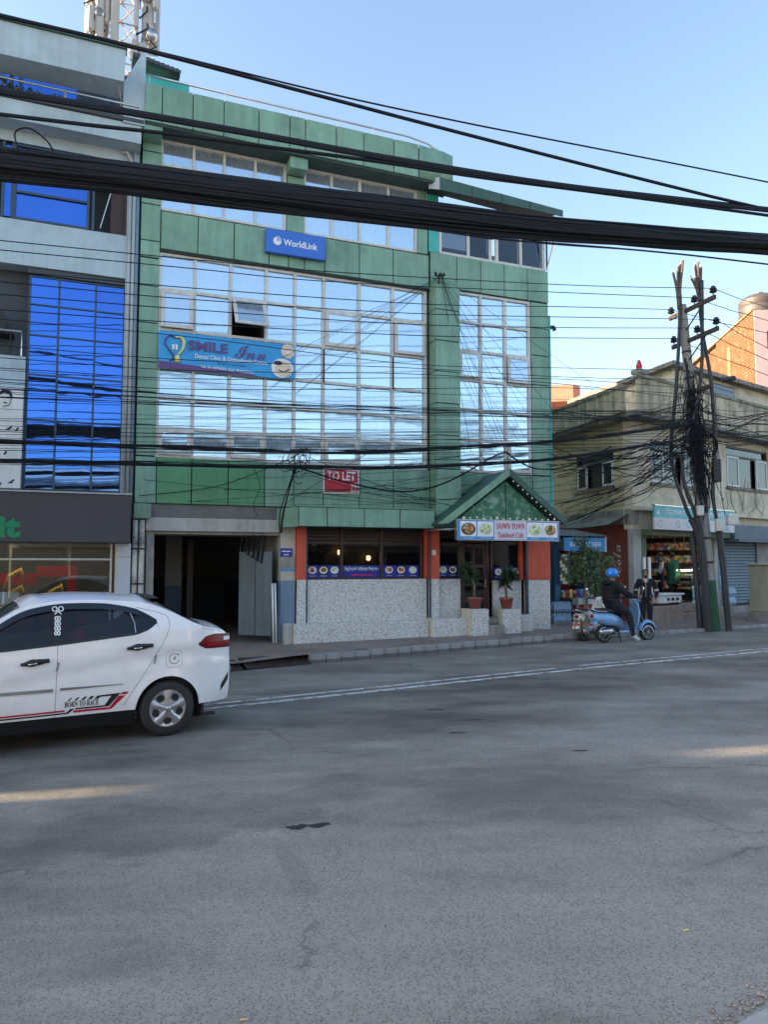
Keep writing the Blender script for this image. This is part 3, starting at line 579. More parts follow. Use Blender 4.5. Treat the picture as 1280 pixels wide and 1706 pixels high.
# tiled low walls, plinths and pedestals
def tiled(u0, u1, w0, w1, z0, z1, edge=False):
    o = FB('tiled_wall', 'mosaic', GB, u0, u1, w0, w1, z0, z1, .008)
    if edge: FB('tile_edge', 'mosaic_edge', o, u0 - .012, u0 + .0, w0, w1, z0, z1)
    return o
tiled(.245, 2.95, -.08, .0, .4, 1.41); tiled(.06, .242, -.02, .065, .45, 1.415); tiled(2.99, 3.20, -.02, .105, .5, 1.41); tiled(3.215, 3.78, -.10, -.02, .4, 1.40)
tiled(-.06, 2.86, .0, .30, -.1, .545, True); tiled(2.885, 3.72, .0, .42, -.1, .58, True); tiled(3.735, 4.14, .1, .58, -.1, .77, True); tiled(4.53, 4.97, .1, .52, -.1, .75, True); tiled(4.985, 5.42, .0, .3, -.1, .60)
tiled(5.46, 6.05, -.12, .06, -.1, 1.36, True); tiled(4.62, 5.36, -.14, -.06, .3, 1.36)
pz = FB('broken_pier', 'concrete_light', GB, -.24, -.065, .01, .26, -.1, .56, .03)
FB('entry_step', 'concrete', GB, 4.15, 4.52, .05, .60, -.1, .42, .02); FB('entry_step', 'concrete', GB, 4.15, 4.52, -.1, .33, .42, .56, .02)
# shop window joinery, panes and poster strips
WJ = MB()
for u in (.27, 1.04, 1.93, 2.86): MBX(WJ, u - .03, u + .03, -.14, -.06, 1.42, 2.46, .005)
for z in (2.17, 1.425): MBX(WJ, .30, 2.83, -.138, -.062, z - .025, z + .025)
for z in (2.25, 2.32, 2.39): MBX(WJ, .30, 2.83, -.12, -.09, z - .02, z + .02)
wj = WJ.build('shop_window', 'wood_brown', GB)
for a, b in ((.30, 1.01), (1.07, 1.90), (1.96, 2.83)): FB('pane', 'shop_glass', wj, a, b, -.105, -.10, 1.45, 2.145)
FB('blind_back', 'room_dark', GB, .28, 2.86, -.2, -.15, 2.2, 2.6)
def plate(par, u, z, r, food, w, rect=None):
    if rect: FB('photo_ground', rect, par, u - r * 1.12, u + r * 1.12, w - .003, w, z - r, z + r * .95)
    MB().disc(u, z, r * .92, r * .78, -w - .004).build('plate', 'white_plain', par); MB().disc(u, z + .005, r * .66, r * .56, -w - .008, 14).build('food', food, par)
def menu(u0, u1, foods, lab, z0=1.452, z1=1.70):
    t = FB('menu_strip', 'menu_blue', GB, u0, u1, -.098, -.094, z0, z1); n = len(foods); st = (u1 - u0) / n
    for i, fd in enumerate(foods):
        plate(t, u0 + st * (i + .5), z0 + .15, .095, fd, -.093, 'ink_black' if i % 2 else None); text('Momo' if i % 2 else 'Chowmein', 'white_plain', t, u0 + st * (i + .5), z0 + .035, .086, .022, .13)
    t['label'] = lab; return t
menu(.30, 1.01, ['food_red', 'food_warm', 'food_green'], 'blue food photo strip in the left pane'); menu(1.97, 2.80, ['food_warm', 'food_red', 'food_green'], 'blue food photo strip in the right pane'); menu(3.27, 3.74, ['food_green', 'food_warm'], 'blue food photo strip left of the door'); menu(4.66, 5.33, ['food_green', 'food_red', 'food_warm'], 'blue food photo strip right of the door', 1.40, 1.65)
t = FB('nepali_strip', 'menu_blue', GB, 1.075, 1.895, -.098, -.094, 1.452, 1.70)
text('रेष्टुरेण्टको पािर्कङ्ग िभत्र छ ।', 'white_plain', t, 1.485, 1.625, .088, .095, .76, off=.012)
o = MB(); o.poly_y([(1.25, 1.50), (1.30, 1.525), (1.30, 1.512), (1.74, 1.512), (1.74, 1.488), (1.30, 1.488), (1.30, 1.475)], .086, .09); o.build('arrow', 'magenta', t)
for u, z in ((1.16, 1.98), (1.82, 1.86)):
    FB('wall_lamp', 'lamp_glow', GB, u - .04, u + .04, -.62, -.54, z - .05, z + .05, .02); FB('lamp_bracket', 'wood_brown', GB, u - .02, u + .02, -.68, -.62, z - .12, z)
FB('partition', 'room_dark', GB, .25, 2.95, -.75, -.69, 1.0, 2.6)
for u in (.5, .78): MB().tube([(u, .3, 1.45), (u + .06, .3, 1.75), (u + .0, .3, 1.95), (u + .12, .3, 2.1)], .014, 5).build('chair_back', 'iron_blue', GB, True)
# door zone
D = MB()
for u in (3.81, 4.50): MBX(D, u - .03, u + .03, -.16, -.08, .55, 2.35, .005)
for u in (3.25, 3.78): MBX(D, u - .025, u + .025, -.15, -.09, 1.41, 2.35)
for z in (2.18, 1.41): MBX(D, 3.27, 3.76, -.148, -.092, z - .025, z + .025)
for u in (4.60, 5.36): MBX(D, u - .03, u + .03, -.15, -.09, 1.37, 2.35)
for z in (2.2, 1.375): MBX(D, 4.63, 5.33, -.148, -.092, z - .025, z + .025)
MBX(D, 3.84, 4.47, -.15, -.09, 2.2, 2.3); fr = D.build('door_frame', 'wood_brown', GB)
FB('pane', 'shop_glass', fr, 3.28, 3.75, -.112, -.107, 1.44, 2.15); FB('pane', 'shop_glass', fr, 4.63, 5.33, -.112, -.107, 1.40, 2.17)
dr = MB(); MBX(dr, 3.84, 3.92, -.15, -.10, .58, 2.18); MBX(dr, 4.39, 4.47, -.15, -.10, .58, 2.18); MBX(dr, 4.13, 4.18, -.147, -.103, .66, 2.14)
for z in (.62, .92, 1.27, 1.68, 2.14): MBX(dr, 3.92, 4.39, -.146, -.104, z - .035, z + .035)
dd = dr.build('door', 'wood_brown', GB); FB('pane', 'shop_glass', dd, 3.93, 4.38, -.128, -.122, .66, 2.1); FB('door_handle', 'steel', dd, 4.41, 4.44, -.10, -.06, 1.2, 1.4)
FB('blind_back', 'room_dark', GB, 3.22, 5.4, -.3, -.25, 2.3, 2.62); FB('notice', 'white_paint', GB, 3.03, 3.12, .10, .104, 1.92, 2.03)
# canopy over the shop windows
cn = MB(); MBX(cn, -.05, 2.85, .0, .56, 2.48, 2.82); cn.build('canopy', 'soffit', GB)
us = [-.06, .52, 1.30, 2.08, 2.87]
for a, b in zip(us, us[1:]): panel(a, b, 2.46, 2.85, w=.56)
mb = MB().add([(-.36, 0, 2.46), (-.07, -.59, 2.46), (-.07, -.59, 2.84), (-.36, 0, 2.84), (-.33, .02, 2.47), (-.06, -.55, 2.47), (-.06, -.55, 2.83), (-.33, .02, 2.83)], [(0, 1, 2, 3), (7, 6, 5, 4), (0, 4, 5, 1), (3, 2, 6, 7)]); mb.build('panel', 'green', GB)
FB('canopy_flashing', 'green_pale_lit', GB, -.1, 2.88, .03, .61, 2.852, 2.866)
# gabled porch
AP = (4.43, 3.62); EL = (2.92, 2.56); ER = (5.72, 2.62)
gb = MB(); gb.poly_y([(3.25, 2.64), (5.58, 2.64), (4.43, 3.50)], -.84, -.80); gi = gb.build('gable_infill', 'green_gable', GB); FB('gable_joint', 'seam_black', gi, 4.415, 4.43, .842, .848, 2.64, 3.48)
def raker(a, b, m, th, nm):
    d = Vector((b[0] - a[0], 0, b[1] - a[1])); n = Vector((-d.z, 0, d.x)).normalized()
    if n.z > 0: n = -n
    v = [Vector((a[0], 0, a[1])), Vector((b[0], 0, b[1])), Vector((b[0], 0, b[1])) + n * th, Vector((a[0], 0, a[1])) + n * th]
    q = MB(); q.add([(p.x, -.98, p.z) for p in v] + [(p.x, 0, p.z) for p in v], [(0, 1, 2, 3), (7, 6, 5, 4)] + [(i, (i + 1) % 4, (i + 1) % 4 + 4, i + 4) for i in range(4)]); return q.build(nm, m, GB)
raker((4.43, 3.72), (2.78, 2.56), 'green_dark', .06, 'porch_roof'); raker((4.43, 3.72), (5.86, 2.64), 'green_dark', .06, 'porch_roof')
q = MB(); q.poly_y([(4.43, 3.76), (4.43, 3.60), (2.98, 2.555), (2.74, 2.545)], -1.02, -.97); q.build('bargeboard', 'green_pale_lit', GB)  # left board lighter than right: sky light it catches put into its colour
q = MB(); q.poly_y([(4.43, 3.76), (5.90, 2.66), (5.72, 2.64), (4.43, 3.60)], -1.018, -.97); q.build('bargeboard', 'green_dark', GB)
FB('porch_beam', 'green_dark', GB, 3.05, 5.65, .70, .80, 2.55, 2.64)
st = MB(); st.tube([(2.95, -.5, 2.45), (3.3, -.5, 2.45)], .012, 5); st.tube([(2.95, -.9, 2.45), (3.3, -.9, 2.45)], .012, 5); st.tube([(2.95, -.9, 2.45), (2.95, 0, 2.45)], .012, 5); st.build('sign_bracket', 'white_paint', GB)
# ================================================================ things fixed to the green building
def fthing(name, label, cat, u, w, z, group=None):
    c_, s_ = math.cos(FA), math.sin(FA); return thing(name, label, cat, (FO[0] + u * c_ + w * s_, FO[1] + u * s_ - w * c_, z), FA, group)
t = fthing('string_lights', 'string of small round bulbs along the porch gable edge', 'string lights', 4.43, 1.03, 3.5)
for i in range(11):
    k = i / 10; MB().ball((.08 + 1.13 * k, 0, -.02 - .86 * k), .019, n=8, m=6).build('bulb', 'bulb', t, True)
for i in range(15): MB().ball((-1.12 + i * .158, .0 if i % 4 else -.02, -.83 + .01 * (i % 3)), .022 if i % 5 else .034, n=8, m=6).build('bulb', 'bulb', t, True)
MB().tube([(-1.2, .01, -.85), (1.25, .01, -.86), (.05, .01, .04)], .005, 4).build('flex', 'cable', t)
# WorldLink board
t = fthing('sign_board', 'blue board reading WorldLink below the top windows', 'sign', -.05, .06, 8.28)
MB().box(-.625, .625, -.10, 0, -.25, .25, .008).build('box', 'sign_blue', t); text('WorldLink', 'white_plain', t, .10, .0, -.103, .135, .72, off=.02)
q = MB(); q.disc(-.39, 0.0, .085, .085, -.104, 24); q.build('emblem', 'white_plain', t); q = MB(); q.poly_y([(-.40, .01), (-.40, .09), (-.30, .09), (-.30, .01)], -.1055, -.105); e = q.build('emblem_cut', 'sign_blue', t)
for r0 in (.025, .05, .075):
    q = MB(); V = []
    for k in range(7): a = R(90 * k / 6); V += [(-.395 + r0 * math.cos(a), -.107, .015 + r0 * math.sin(a)), (-.395 + (r0 + .011) * math.cos(a), -.107, .015 + (r0 + .011) * math.sin(a))]
    q.add(V, [(2 * k, 2 * k + 2, 2 * k + 3, 2 * k + 1) for k in range(6)]); q.build('emblem_arc', 'white_plain', t)
# dental banner
t = fthing('banner', 'wide light blue dental clinic banner reading SMILE Inn under the open window', 'banner', -1.375, .05, 5.47)
q = MB(); n = 16; V = []
for i in range(n + 1):
    x = -1.33 + 2.66 * i / n
    for z in (0, .36, .72): V.append((x, -.03 - .012 * math.sin(i * 1.3) * (z != .36), z))
q.add(V, [(3 * i + j, 3 * i + 3 + j, 3 * i + 4 + j, 3 * i + 1 + j) for i in range(n) for j in (0, 1)]); q.build('sheet', 'banner_blue', t, True)
q = MB(); q.poly_y([(-1.33, 0), (.62, .0), (.45, .03), (-.2, .07), (-1.33, .13)], -.0475, -.046); q.build('stripe', 'purple', t)
text('SMILE', 'purple', t, -.40, .49, -.05, .20, .76, off=.03); text('𝓘𝓷𝓷', 'purple', t, .43, .46, -.05, .27, .62); text('Dental Clinic & Orthodontic Centre', 'white_plain', t, .06, .285, -.05, .085, 1.42, off=.012)
text('Basundhara, Kathmandu', 'navy_ink', t, .06, .175, -.05, .055, .62) if False else text('Bansbari, Kathmandu', 'navy_ink', t, .06, .185, -.05, .05, .55)
text('Tel: 01-4376933, Cell: 9869258991', 'white_plain', t, -.02, .075, -.05, .062, 1.05, off=.012, slope=-.03)
q = MB(); q.tube([(-1.02, -.052, .60), (-1.12, -.052, .64), (-1.2, -.052, .58), (-1.22, -.052, .47), (-1.14, -.052, .36), (-1.06, -.052, .27), (-1.05, -.052, .18), (-1.12, -.052, .14)], .017, 5); q.build('tooth_outline', 'purple', t, True)
q = MB(); q.tube([(-1.03, -.055, .60), (-.93, -.055, .63), (-.86, -.055, .55), (-.87, -.055, .42), (-.93, -.055, .32), (-.98, -.055, .24)], [.012, .028, .035, .028, .02, .015], 6); q.lathe([(.03, 0), (.055, .05), (.045, .12), (.02, .14)], (-.98, -.05, .12), 8); q.build('bulb_print', 'yellow_ink', t, True)
for dx in (-.02, .04): MB().box(-1.06 + dx, -1.02 + dx, -.053, -.050, .37, .47).build('brace_print', 'white_plain', t)
q = MB(); q.disc(1.19, .57, .14, .15, -.048); q.build('smile_print', 'skin_print', t); q = MB(); q.disc(1.22, .54, .08, .035, -.051); q.build('teeth_print', 'white_plain', t)
q = MB(); q.disc(1.08, .21, .23, .20, -.048); q.build('round_print', 'white_plain', t); q = MB(); q.disc(1.10, .20, .17, .16, -.051); q.build('face_print', 'skin_print', t); q = MB(); q.tube([(1.0, -.054, .17), (1.1, -.054, .13), (1.22, -.054, .2)], .012, 5); q.build('mouth_print', 'navy_ink', t); q = MB(); q.disc(.99, .31, .09, .045, -.053); q.build('hair_print', 'navy_ink', t)
# to-let board
t = fthing('to_let_board', 'small red and white to let board on the green spandrel', 'sign', .98, .045, 3.44)
MB().box(-.395, .395, -.02, 0, -.265, .265, .004).build('board', 'white_paint', t); MB().box(-.36, .36, -.0235, -.0202, -.23, .23).build('field', 'sign_red', t)
text('TO LET', 'white_plain', t, 0, .11, -.026, .19, .62, off=.02); text('98', 'white_plain', t, .27, -.07, -.026, .09, .14, off=.015); text('52', 'white_plain', t, .27, -.18, -.026, .09, .14, off=.015)
# cafe board
t = fthing('cafe_sign', 'cafe signboard reading DOWN TOWN Tandoori Cafe with food photographs', 'sign', 4.33, 1.04, 2.23)
MB().box(-1.22, 1.22, -.10, 0, 0, .40, .006).build('box', 'board_blue', t); MB().box(-.36, .42, -.104, -.1005, .008, .392).build('panel', 'sign_pale', t)
q = MB()
for a in ((-1.23, 1.23, -.015, 0), (-1.23, 1.23, .40, .415)): q.box(a[0], a[1], -.106, .002, a[2], a[3])
for x in (-1.232, 1.222): q.box(x, x + .01, -.105, .001, .0005, .3995)
q.build('rim', 'steel', t)
text('𝐃𝐎𝐖𝐍 𝐓𝐎𝐖𝐍', 'red_ink', t, .03, .285, -.107, .125, .68, off=.008); text('𝐓𝐚𝐧𝐝𝐨𝐨𝐫𝐢 𝐂𝐚𝐟𝐞', 'red_ink', t, .03, .105, -.107, .12, .62, off=.004)
for x, fd in ((-.97, 'food_warm'), (-.57, 'food_green'), (.62, 'food_green'), (1.0, 'food_warm')):
    MB().box(x - .185, x + .185, -.104, -.1005, .065, .375).build('photo_ground', 'white_plain', t); MB().disc(x, .215, .165, .125, -.107, 20).build('plate', 'white_paint' if x != -.97 else 'ink_black', t); MB().disc(x, .22, .135, .105, -.110, 16).build('food', fd, t)
for x, s in ((-.97, 'Tandoori Chicken'), (-.57, 'Veg. Salad'), (.62, 'Mushroom'), (1.0, 'Chowmein')): text(s, 'white_plain', t, x, .035, -.107, .03, .24 if len(s) > 9 else .17)
# address plate, tubes by the gate
t = fthing('address_plate', 'small dark blue plate with white lettering on the passage pier', 'sign', -.16, .012, 1.955)
MB().box(-.125, .125, -.008, 0, -.09, .09, .002).build('plate', 'menu_blue', t); q = MB(); q.box(-.09, .09, -.011, -.0085, .02, .04); q.box(-.05, .05, -.011, -.0085, -.045, -.03); q.build('lettering', 'white_plain', t)
t = fthing('white_pipe', 'pair of tall white plastic pipes leaning by the passage gate', 'pipe', -.40, .12, .17)
for x in (-.025, .03): MB().tube([(x, 0, 0), (x - .03, .03, 1.18)], .02, 8).build('tube', 'white_paint', t, True)
# potted plants on the pedestals
def potted(u, w, z, h, lab, seed):
    r = random.Random(seed); t = fthing('potted_plant', lab, 'plant', u, w, z, 'potted plants by the cafe door')
    MB().lathe([(.105, 0), (.15, .20), (.16, .20), (.168, .235), (.15, .235), (.14, .20), (.0, .195)], n=18).build('pot', 'terracotta', t, True).data
    MB().lathe([(.0, .196), (.138, .20)], n=14, cap=False).build('soil', 'soil', t)
    q = MB(); tops = []
    for k in range(3):
        a = r.uniform(0, 6.3); b = .05 + .05 * k; hh = h * (.72 + .12 * k)
        pts = [(0.015 * math.cos(a), .015 * math.sin(a), .19), (.02 * math.cos(a + 1), .02 * math.sin(a + 1), .19 + hh * .45), (b * math.cos(a), b * math.sin(a), .19 + hh * .8), (b * 1.3 * math.cos(a), b * 1.3 * math.sin(a), .19 + hh)]
        q.tube(pts, [.02, .016, .012, .006], 6); tops.append(pts[-1])
    q.build('stem', 'trunk', t, True); lf = MB()
    for tp in tops:
        for k in range(70):
            a = r.uniform(0, 6.3); el = r.uniform(-.9, 1.2); L_ = r.uniform(.13, .24); d = Vector((math.cos(a) * math.cos(el), math.sin(a) * math.cos(el), math.sin(el))); b0 = Vector(tp) + Vector((0, 0, r.uniform(-.12, .05)))
            sd = d.cross(Vector((0, 0, 1))); sd = (sd if sd.length > .05 else Vector((1, 0, 0))).normalized() * .012; md = b0 + d * L_ * .5 + Vector((0, 0, .015)); e = b0 + d * L_ - Vector((0, 0, .05 + .03 * r.random()))
            lf.add([b0, md + sd, e, md - sd], [(0, 1, 2), (0, 2, 3)])
    lf.build('leaves', 'leaf_dark', t)
potted(3.93, .34, .775, .72, 'terracotta potted dracaena on the pedestal left of the cafe door', 3); potted(4.74, .30, .755, .66, 'terracotta potted dracaena on the pedestal right of the cafe door', 8)
# teal rooftop hut with corrugated roof
t = fthing('rooftop_hut', 'turquoise rooftop hut with dark corrugated sheet roof', 'hut', -2.9, -3.0, 10.1)
MB().box(-.15, 1.0, 0, 3, 0, 3.15).build('wall', 'teal_paint', t)
q = MB(); V = []; n = 40
for i in range(n + 1): y = -.25 + 3.4 * i / n; V += [(-.3, y, 3.44 + .02 * math.sin(i * 1.57)), (.78, y, 3.26 + .02 * math.sin(i * 1.57))]
q.add(V, [(2 * i, 2 * i + 1, 2 * i + 3, 2 * i + 2) for i in range(n)]); V = []
for i in range(n + 1): x = -.3 + 1.08 * i / n; V += [(x, -.26, 3.43 - .165 * i / n + .016 * math.sin(i * 1.57)), (x, -.26, 3.35 - .165 * i / n + .016 * math.sin(i * 1.57))]
q.add(V, [(2 * i, 2 * i + 1, 2 * i + 3, 2 * i + 2) for i in range(n)]); q.build('roof', 'plaster_dark', t)
# ================================================================ pale blue building on the left (runs on beyond the frame)
LB = thing('pale_blue_building', 'pale blue grey building with deep blue glass beside the green one', 'building', FO, FA)
LU = -14.0
c = MB()
MBX(c, LU, -3.12, -9, -.62, 3.0, 11.55); MBX(c, LU, -3.12, -9, -8.8, -.3, 3.0); MBX(c, LU, LU + .2, -8.8, -.1, -.3, 3.0); MBX(c, -3.33, -3.12, -8.8, -.12, -.3, 3.0); MBX(c, LU + .2, -3.33, -8.8, -2.6, -.3, 3.0); MBX(c, LU + .2, -3.33, -2.6, .0, 2.62, 3.0)
c.build('wall', 'plaster_dark', LB)
w_ = MB()
MBX(w_, LU, -3.12, -.62, .0, 7.14, 7.97); MBX(w_, LU, -3.12, -.62, .0, 9.42, 9.62); MBX(w_, -3.33, -3.12, -.62, .0, 2.95, 7.14); MBX(w_, -3.33, -3.12, -.62, .0, 7.97, 9.42); MBX(w_, LU, -4.99, -.62, -.02, 4.87, 5.46)
MBX(w_, LU, -3.12, -.62, .40, 9.62, 9.98); MBX(w_, LU, -5.7, -.62, .0, 7.97, 9.42)
w_.build('wall', 'plaster_blue', LB)
w_ = MB(); w_.poly_y([(LU, 10.46), (-3.46, 10.46), (-3.44, 11.06), (LU, 11.06)], -.88, -.80); MBX(w_, LU, -3.46, .3, .798, 10.47, 11.05); w_.build('roof_fascia', 'plaster_blue', LB)
FB('roof_edge', 'green_dark', LB, LU, -3.42, .70, .93, 11.062, 11.15); FB('soffit_strip', 'concrete', LB, LU, -3.46, -.62, -.50, 11.36, 11.55)
w_ = MB(); w_.poly_y([(-3.45, 9.96), (-3.07, 9.96), (-3.07, 11.38), (-3.14, 11.38), (-3.46, 10.70)], -.44, .3); w_.build('fin_wall', 'plaster_blue', LB)
# balcony of the top floor: sill, rail, windows behind
FB('balcony_sill', 'plaster_dark', LB, LU, -3.08, .36, .455, 9.99, 10.06, .005)
ra = MB(); ra.tube([(LU, -.45, 10.33), (-3.15, -.45, 10.30)], .02, 8); rr = ra.build('balcony_rail', 'steel', LB, True)
for u in (-8, -6.8, -5.6, -4.45, -3.16): MB().tube([(u, -.45, 10.05), (u, -.45, 10.32)], .02, 8).build('rail_post', 'steel', rr)
fr = MB()
for u in (-6.1, -5.44, -5.28, -4.27, -3.72): MBX(fr, u - .03, u + .03, -.60, -.52, 10.0, 11.36)
MBX(fr, -6.1, -3.7, -.60, -.522, 11.29, 11.36); f_ = fr.build('window_frame', 'iron_blue', LB)
FB('pane', 'blue_glass', f_, -5.25, -4.30, -.575, -.57, 10.0, 11.29); FB('pane', 'blue_glass', f_, -5.41, -5.31, -.575, -.57, 10.0, 11.29); FB('pane', 'shop_glass', f_, -4.24, -3.75, -.575, -.57, 10.0, 11.29); FB('pane', 'blue_glass', f_, -6.07, -5.47, -.575, -.57, 10.0, 11.29)
MB().tube([(-3.6, -.82, 10.62), (-3.6, -.80, 10.5), (-3.48, -.3, 10.42), (-3.48, .1, 10.30), (-3.48, .1, 10.0)], .025, 8).build('drain_pipe', 'pvc_grey', LB, True)
# middle windows
fr = MB()
for u in (-5.66, -5.46, -5.30, -5.26, -4.02, -3.93): MBX(fr, u - .022, u + .022, -.12, -.04, 8.0, 9.42)
for z in (8.02, 8.52, 9.40): MBX(fr, -5.24, -4.04, -.118, -.042, z - .02, z + .02)
MBX(fr, -5.66, -3.34, -.10, -.03, 9.42, 9.47); f_ = fr.build('window_frame', 'iron_blue', LB)
for a, b in ((8.04, 8.50), (8.54, 9.38)): FB('pane', 'blue_glass', f_, -5.235, -4.045, -.09, -.085, a, b)
FB('pane', 'blue_glass', f_, -5.44, -5.33, -.09, -.085, 8.04, 9.38)
FB('shutter_leaf', 'wood_brown', LB, -3.62, -3.36, -.18, -.15, 8.0, 9.4); FB('shutter_leaf', 'wood_brown', LB, -3.9, -3.36, -.3, -.26, 9.1, 9.42); FB('window_jamb', 'wood_brown', LB, -3.37, -3.335, -.15, -.01, 7.98, 9.42)
MB().tube([(-3.8, .02, 8.05), (-3.58, -.03, 8.95)], .012, 5).build('stay_bar', 'steel', LB)
# tall blue curtain wall
cu = [-4.96, -4.47, -3.84, -3.33]; cz = [6.99, 6.47, 5.90, 5.17, 4.34, 3.55, 3.08]
fr = MB()
for u in cu: MBX(fr, u - .018, u + .018, -.16, -.075, 3.06, 7.0)
for z in cz:
    for a, b in zip(cu, cu[1:]): MBX(fr, a + .018, b - .018, -.158, -.08, z - .012, z + .012)
f_ = fr.build('curtain_wall', 'iron_blue', LB)
for a, b in zip(cu, cu[1:]):
    for t_, b_ in zip(cz, cz[1:]):
        o = MB().box(-(b - a) / 2 + .018, (b - a) / 2 - .018, -.004, .004, -(t_ - b_) / 2 + .012, (t_ - b_) / 2 - .012).build('pane', 'blue_glass', f_); o.location = ((a + b) / 2, .11, (t_ + b_) / 2); o.rotation_euler = (rnd.gauss(0, .002), 0, rnd.gauss(0, .002))
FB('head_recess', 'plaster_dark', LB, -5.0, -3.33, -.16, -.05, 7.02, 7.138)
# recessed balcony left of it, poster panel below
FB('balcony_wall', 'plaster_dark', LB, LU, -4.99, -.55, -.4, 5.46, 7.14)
for z in (5.8, 6.25, 6.7): FB('panel_joint', 'iron_blue', LB, LU, -4.99, -.40, -.392, z, z + .02)
ra = MB(); ra.tube([(LU, -.02, 5.90), (-5.06, -.02, 5.90), (-5.06, -.02, 5.46)], .018, 8); ra.build('balcony_rail', 'steel', LB)
# poster panel with drawn faces
pp = FB('poster_panel', 'white_paint', LB, -9.5, -4.985, -.02, .10, 3.06, 4.85, .01); FB('panel_edge', 'iron_blue', LB, -4.985, -4.975, -.05, .11, 3.06, 4.86)
def sketch(x, z, s):
    q = MB(); q.tube([(x - .12 * s, -.105, z + .08 * s), (x - .04 * s, -.105, z + .16 * s), (x + .08 * s, -.105, z + .13 * s), (x + .13 * s, -.105, z + .02 * s)], [.02, .035, .035, .015], 5); q.tube([(x - .1 * s, -.105, z), (x - .05 * s, -.105, z + .01)], .008, 4); q.tube([(x + .02, -.105, z), (x + .07 * s, -.105, z)], .008, 4); q.tube([(x - .03, -.105, z - .1 * s), (x + .03, -.105, z - .11 * s)], .01, 4)
    q.tube([(x + .13 * s, -.105, z + .02), (x + .08 * s, -.105, z - .15 * s), (x - .04 * s, -.105, z - .2 * s)], .006, 4); q.build('sketch_print', 'navy_ink', pp)
sketch(-5.28, 4.66, .8); sketch(-6.3, 4.3, 1.2)
for x, z, l in ((-5.16, 4.17, .1), (-5.06, 4.15, .05), (-5.1, 3.22, .1), (-5.3, 3.16, .08), (-5.24, 3.72, .04)): MB().tube([(x, -.105, z), (x - l * .4, -.105, z - .05), (x - l, -.105, z - .07)], [.012, .02, .004], 4).build('sketch_print', 'navy_ink', pp)
# charcoal fascia with green letters, shop below
fs = FB('shop_fascia', 'charcoal', LB, LU, -3.15, .02, .52, 2.11, 2.97, .008); FB('fascia_cap', 'pvc_grey', LB, LU, -3.145, .0, .54, 2.972, 3.0)
text('it', 'letter_green', fs, -5.11, 2.36, -.53, .36, .36, off=.05); FB('letter_serif', 'letter_green', fs, -5.36, -5.16, .52, .535, 2.18, 2.22)
fr = MB(); MBX(fr, LU + .2, -3.46, -.06, .0, 1.80, 1.835); MBX(fr, -3.475, -3.44, -.06, .0, .3, 2.11); MBX(fr, -3.39, -3.365, -.06, .02, .3, 2.11); MBX(fr, LU + .2, -3.475, -.06, .0, .25, .33); f_ = fr.build('shop_window', 'frame_white', LB)
for a, b in ((-5.2, -3.48), (-7.2, -5.23), (-9.2, -7.23)):
    FB('pane', 'clear_glass', f_, a, b, -.035, -.03, .33, 1.8); FB('pane', 'clear_glass', f_, a, b, -.035, -.03, 1.835, 2.11)
FB('column_tile', 'tile_white', LB, -3.365, -3.12, -.1, .12, -.3, 1.86, .006); FB('column_tile', 'tile_white', LB, -3.365, -3.12, -.1, .12, 1.865, 2.11, .006)
FB('shop_floor', 'interior_grey', LB, LU + .2, -3.35, -2.6, -.06, -.1, .2); FB('stall_riser', 'tile_white', LB, LU + .2, -3.46, -.06, .04, -.3, .25)
# shop display inside: red portal frame, yellow pennants, goods
mat('display_red', (.40, .012, .02), .5, var=.15); mat('display_yellow', (.62, .36, .03), .6, var=.15)
dp = thing('shop_display', 'red portal display stand with yellow ornaments inside the shop window', 'display', FO, FA)
q = MB(); MBX(q, -4.72, -4.05, -.40, -.3, 1.50, 1.70); MBX(q, -4.20, -4.05, -.40, -.3, .2, 1.50); MBX(q, -7.0, -4.72, -.42, -.33, 1.36, 1.56); MBX(q, -5.6, -4.4, -.5, -.3, .2, 1.12); q.build('portal', 'display_red', dp)
for x, z in ((-5.02, 1.42), (-5.0, 1.12), (-4.35, 1.12)): q = MB(); q.tube([(x - .22, .24, z - .12), (x - .12, .24, z + .1), (x + .05, .24, z + .2), (x + .1, .24, z + .05)], [.02, .05, .06, .03], 6); q.build('ornament', 'display_yellow', dp, True)
mat('shop_lamp', (1, .72, .42), .5, var=0, emit=18)
for u in (-4.3, -5.6): MB().box(u - .5, u + .5, .14, .20, 2.5, 2.54).build('shop_lamp', 'shop_lamp', dp)
FB('notice', 'white_plain', LB, -5.35, -4.97, -.055, -.05, 1.02, 1.24)
# downpipes in the corner
for u, m, z0, z1 in ((-3.28, 'pvc_grey', 2.97, 9.5), (-3.205, 'pvc_grey', 2.97, 9.62), (-3.14, 'blue_wall', 2.6, 9.4)): MB().tube([(u, -.05, z0), (u, -.05, z1)], .033, 8).build('downpipe', m, LB, True)
MB().tube([(-3.46, -.03, 9.58), (-3.35, -.10, 9.56), (-3.24, -.09, 9.35), (-3.2, -.06, 9.2)], .03, 8).build('downpipe', 'pvc_grey', LB, True)
for u, m in ((-3.05, 'pvc_old'), (-2.93, 'pvc_old')):
    o = MB().tube([(u, -.05, .1), (u, -.05, 2.55)], .05, 10).build('drain_pipe', m, GB, True)
    MB().tube([(u, -.05, .0), (u, -.05, .98)], .053, 10).build('paint_band', 'blue_wall', o, True)
    for z in (1.35, 2.0): MB().tube([(u, -.05, z), (u, -.05, z + .03)], .057, 10).build('pipe_collar', 'rust', o)
# off-frame windows of the long block
for u in (-8.5, -11.5):
    for z0, z1 in ((5.5, 6.9), (8.05, 9.35)): o = FB('window_frame', 'iron_blue', LB, u - .9, u + .9, -.02, .03, z0, z1); FB('pane', 'blue_glass', o, u - .84, u + .84, .03, .035, z0 + .06, z1 - .06)
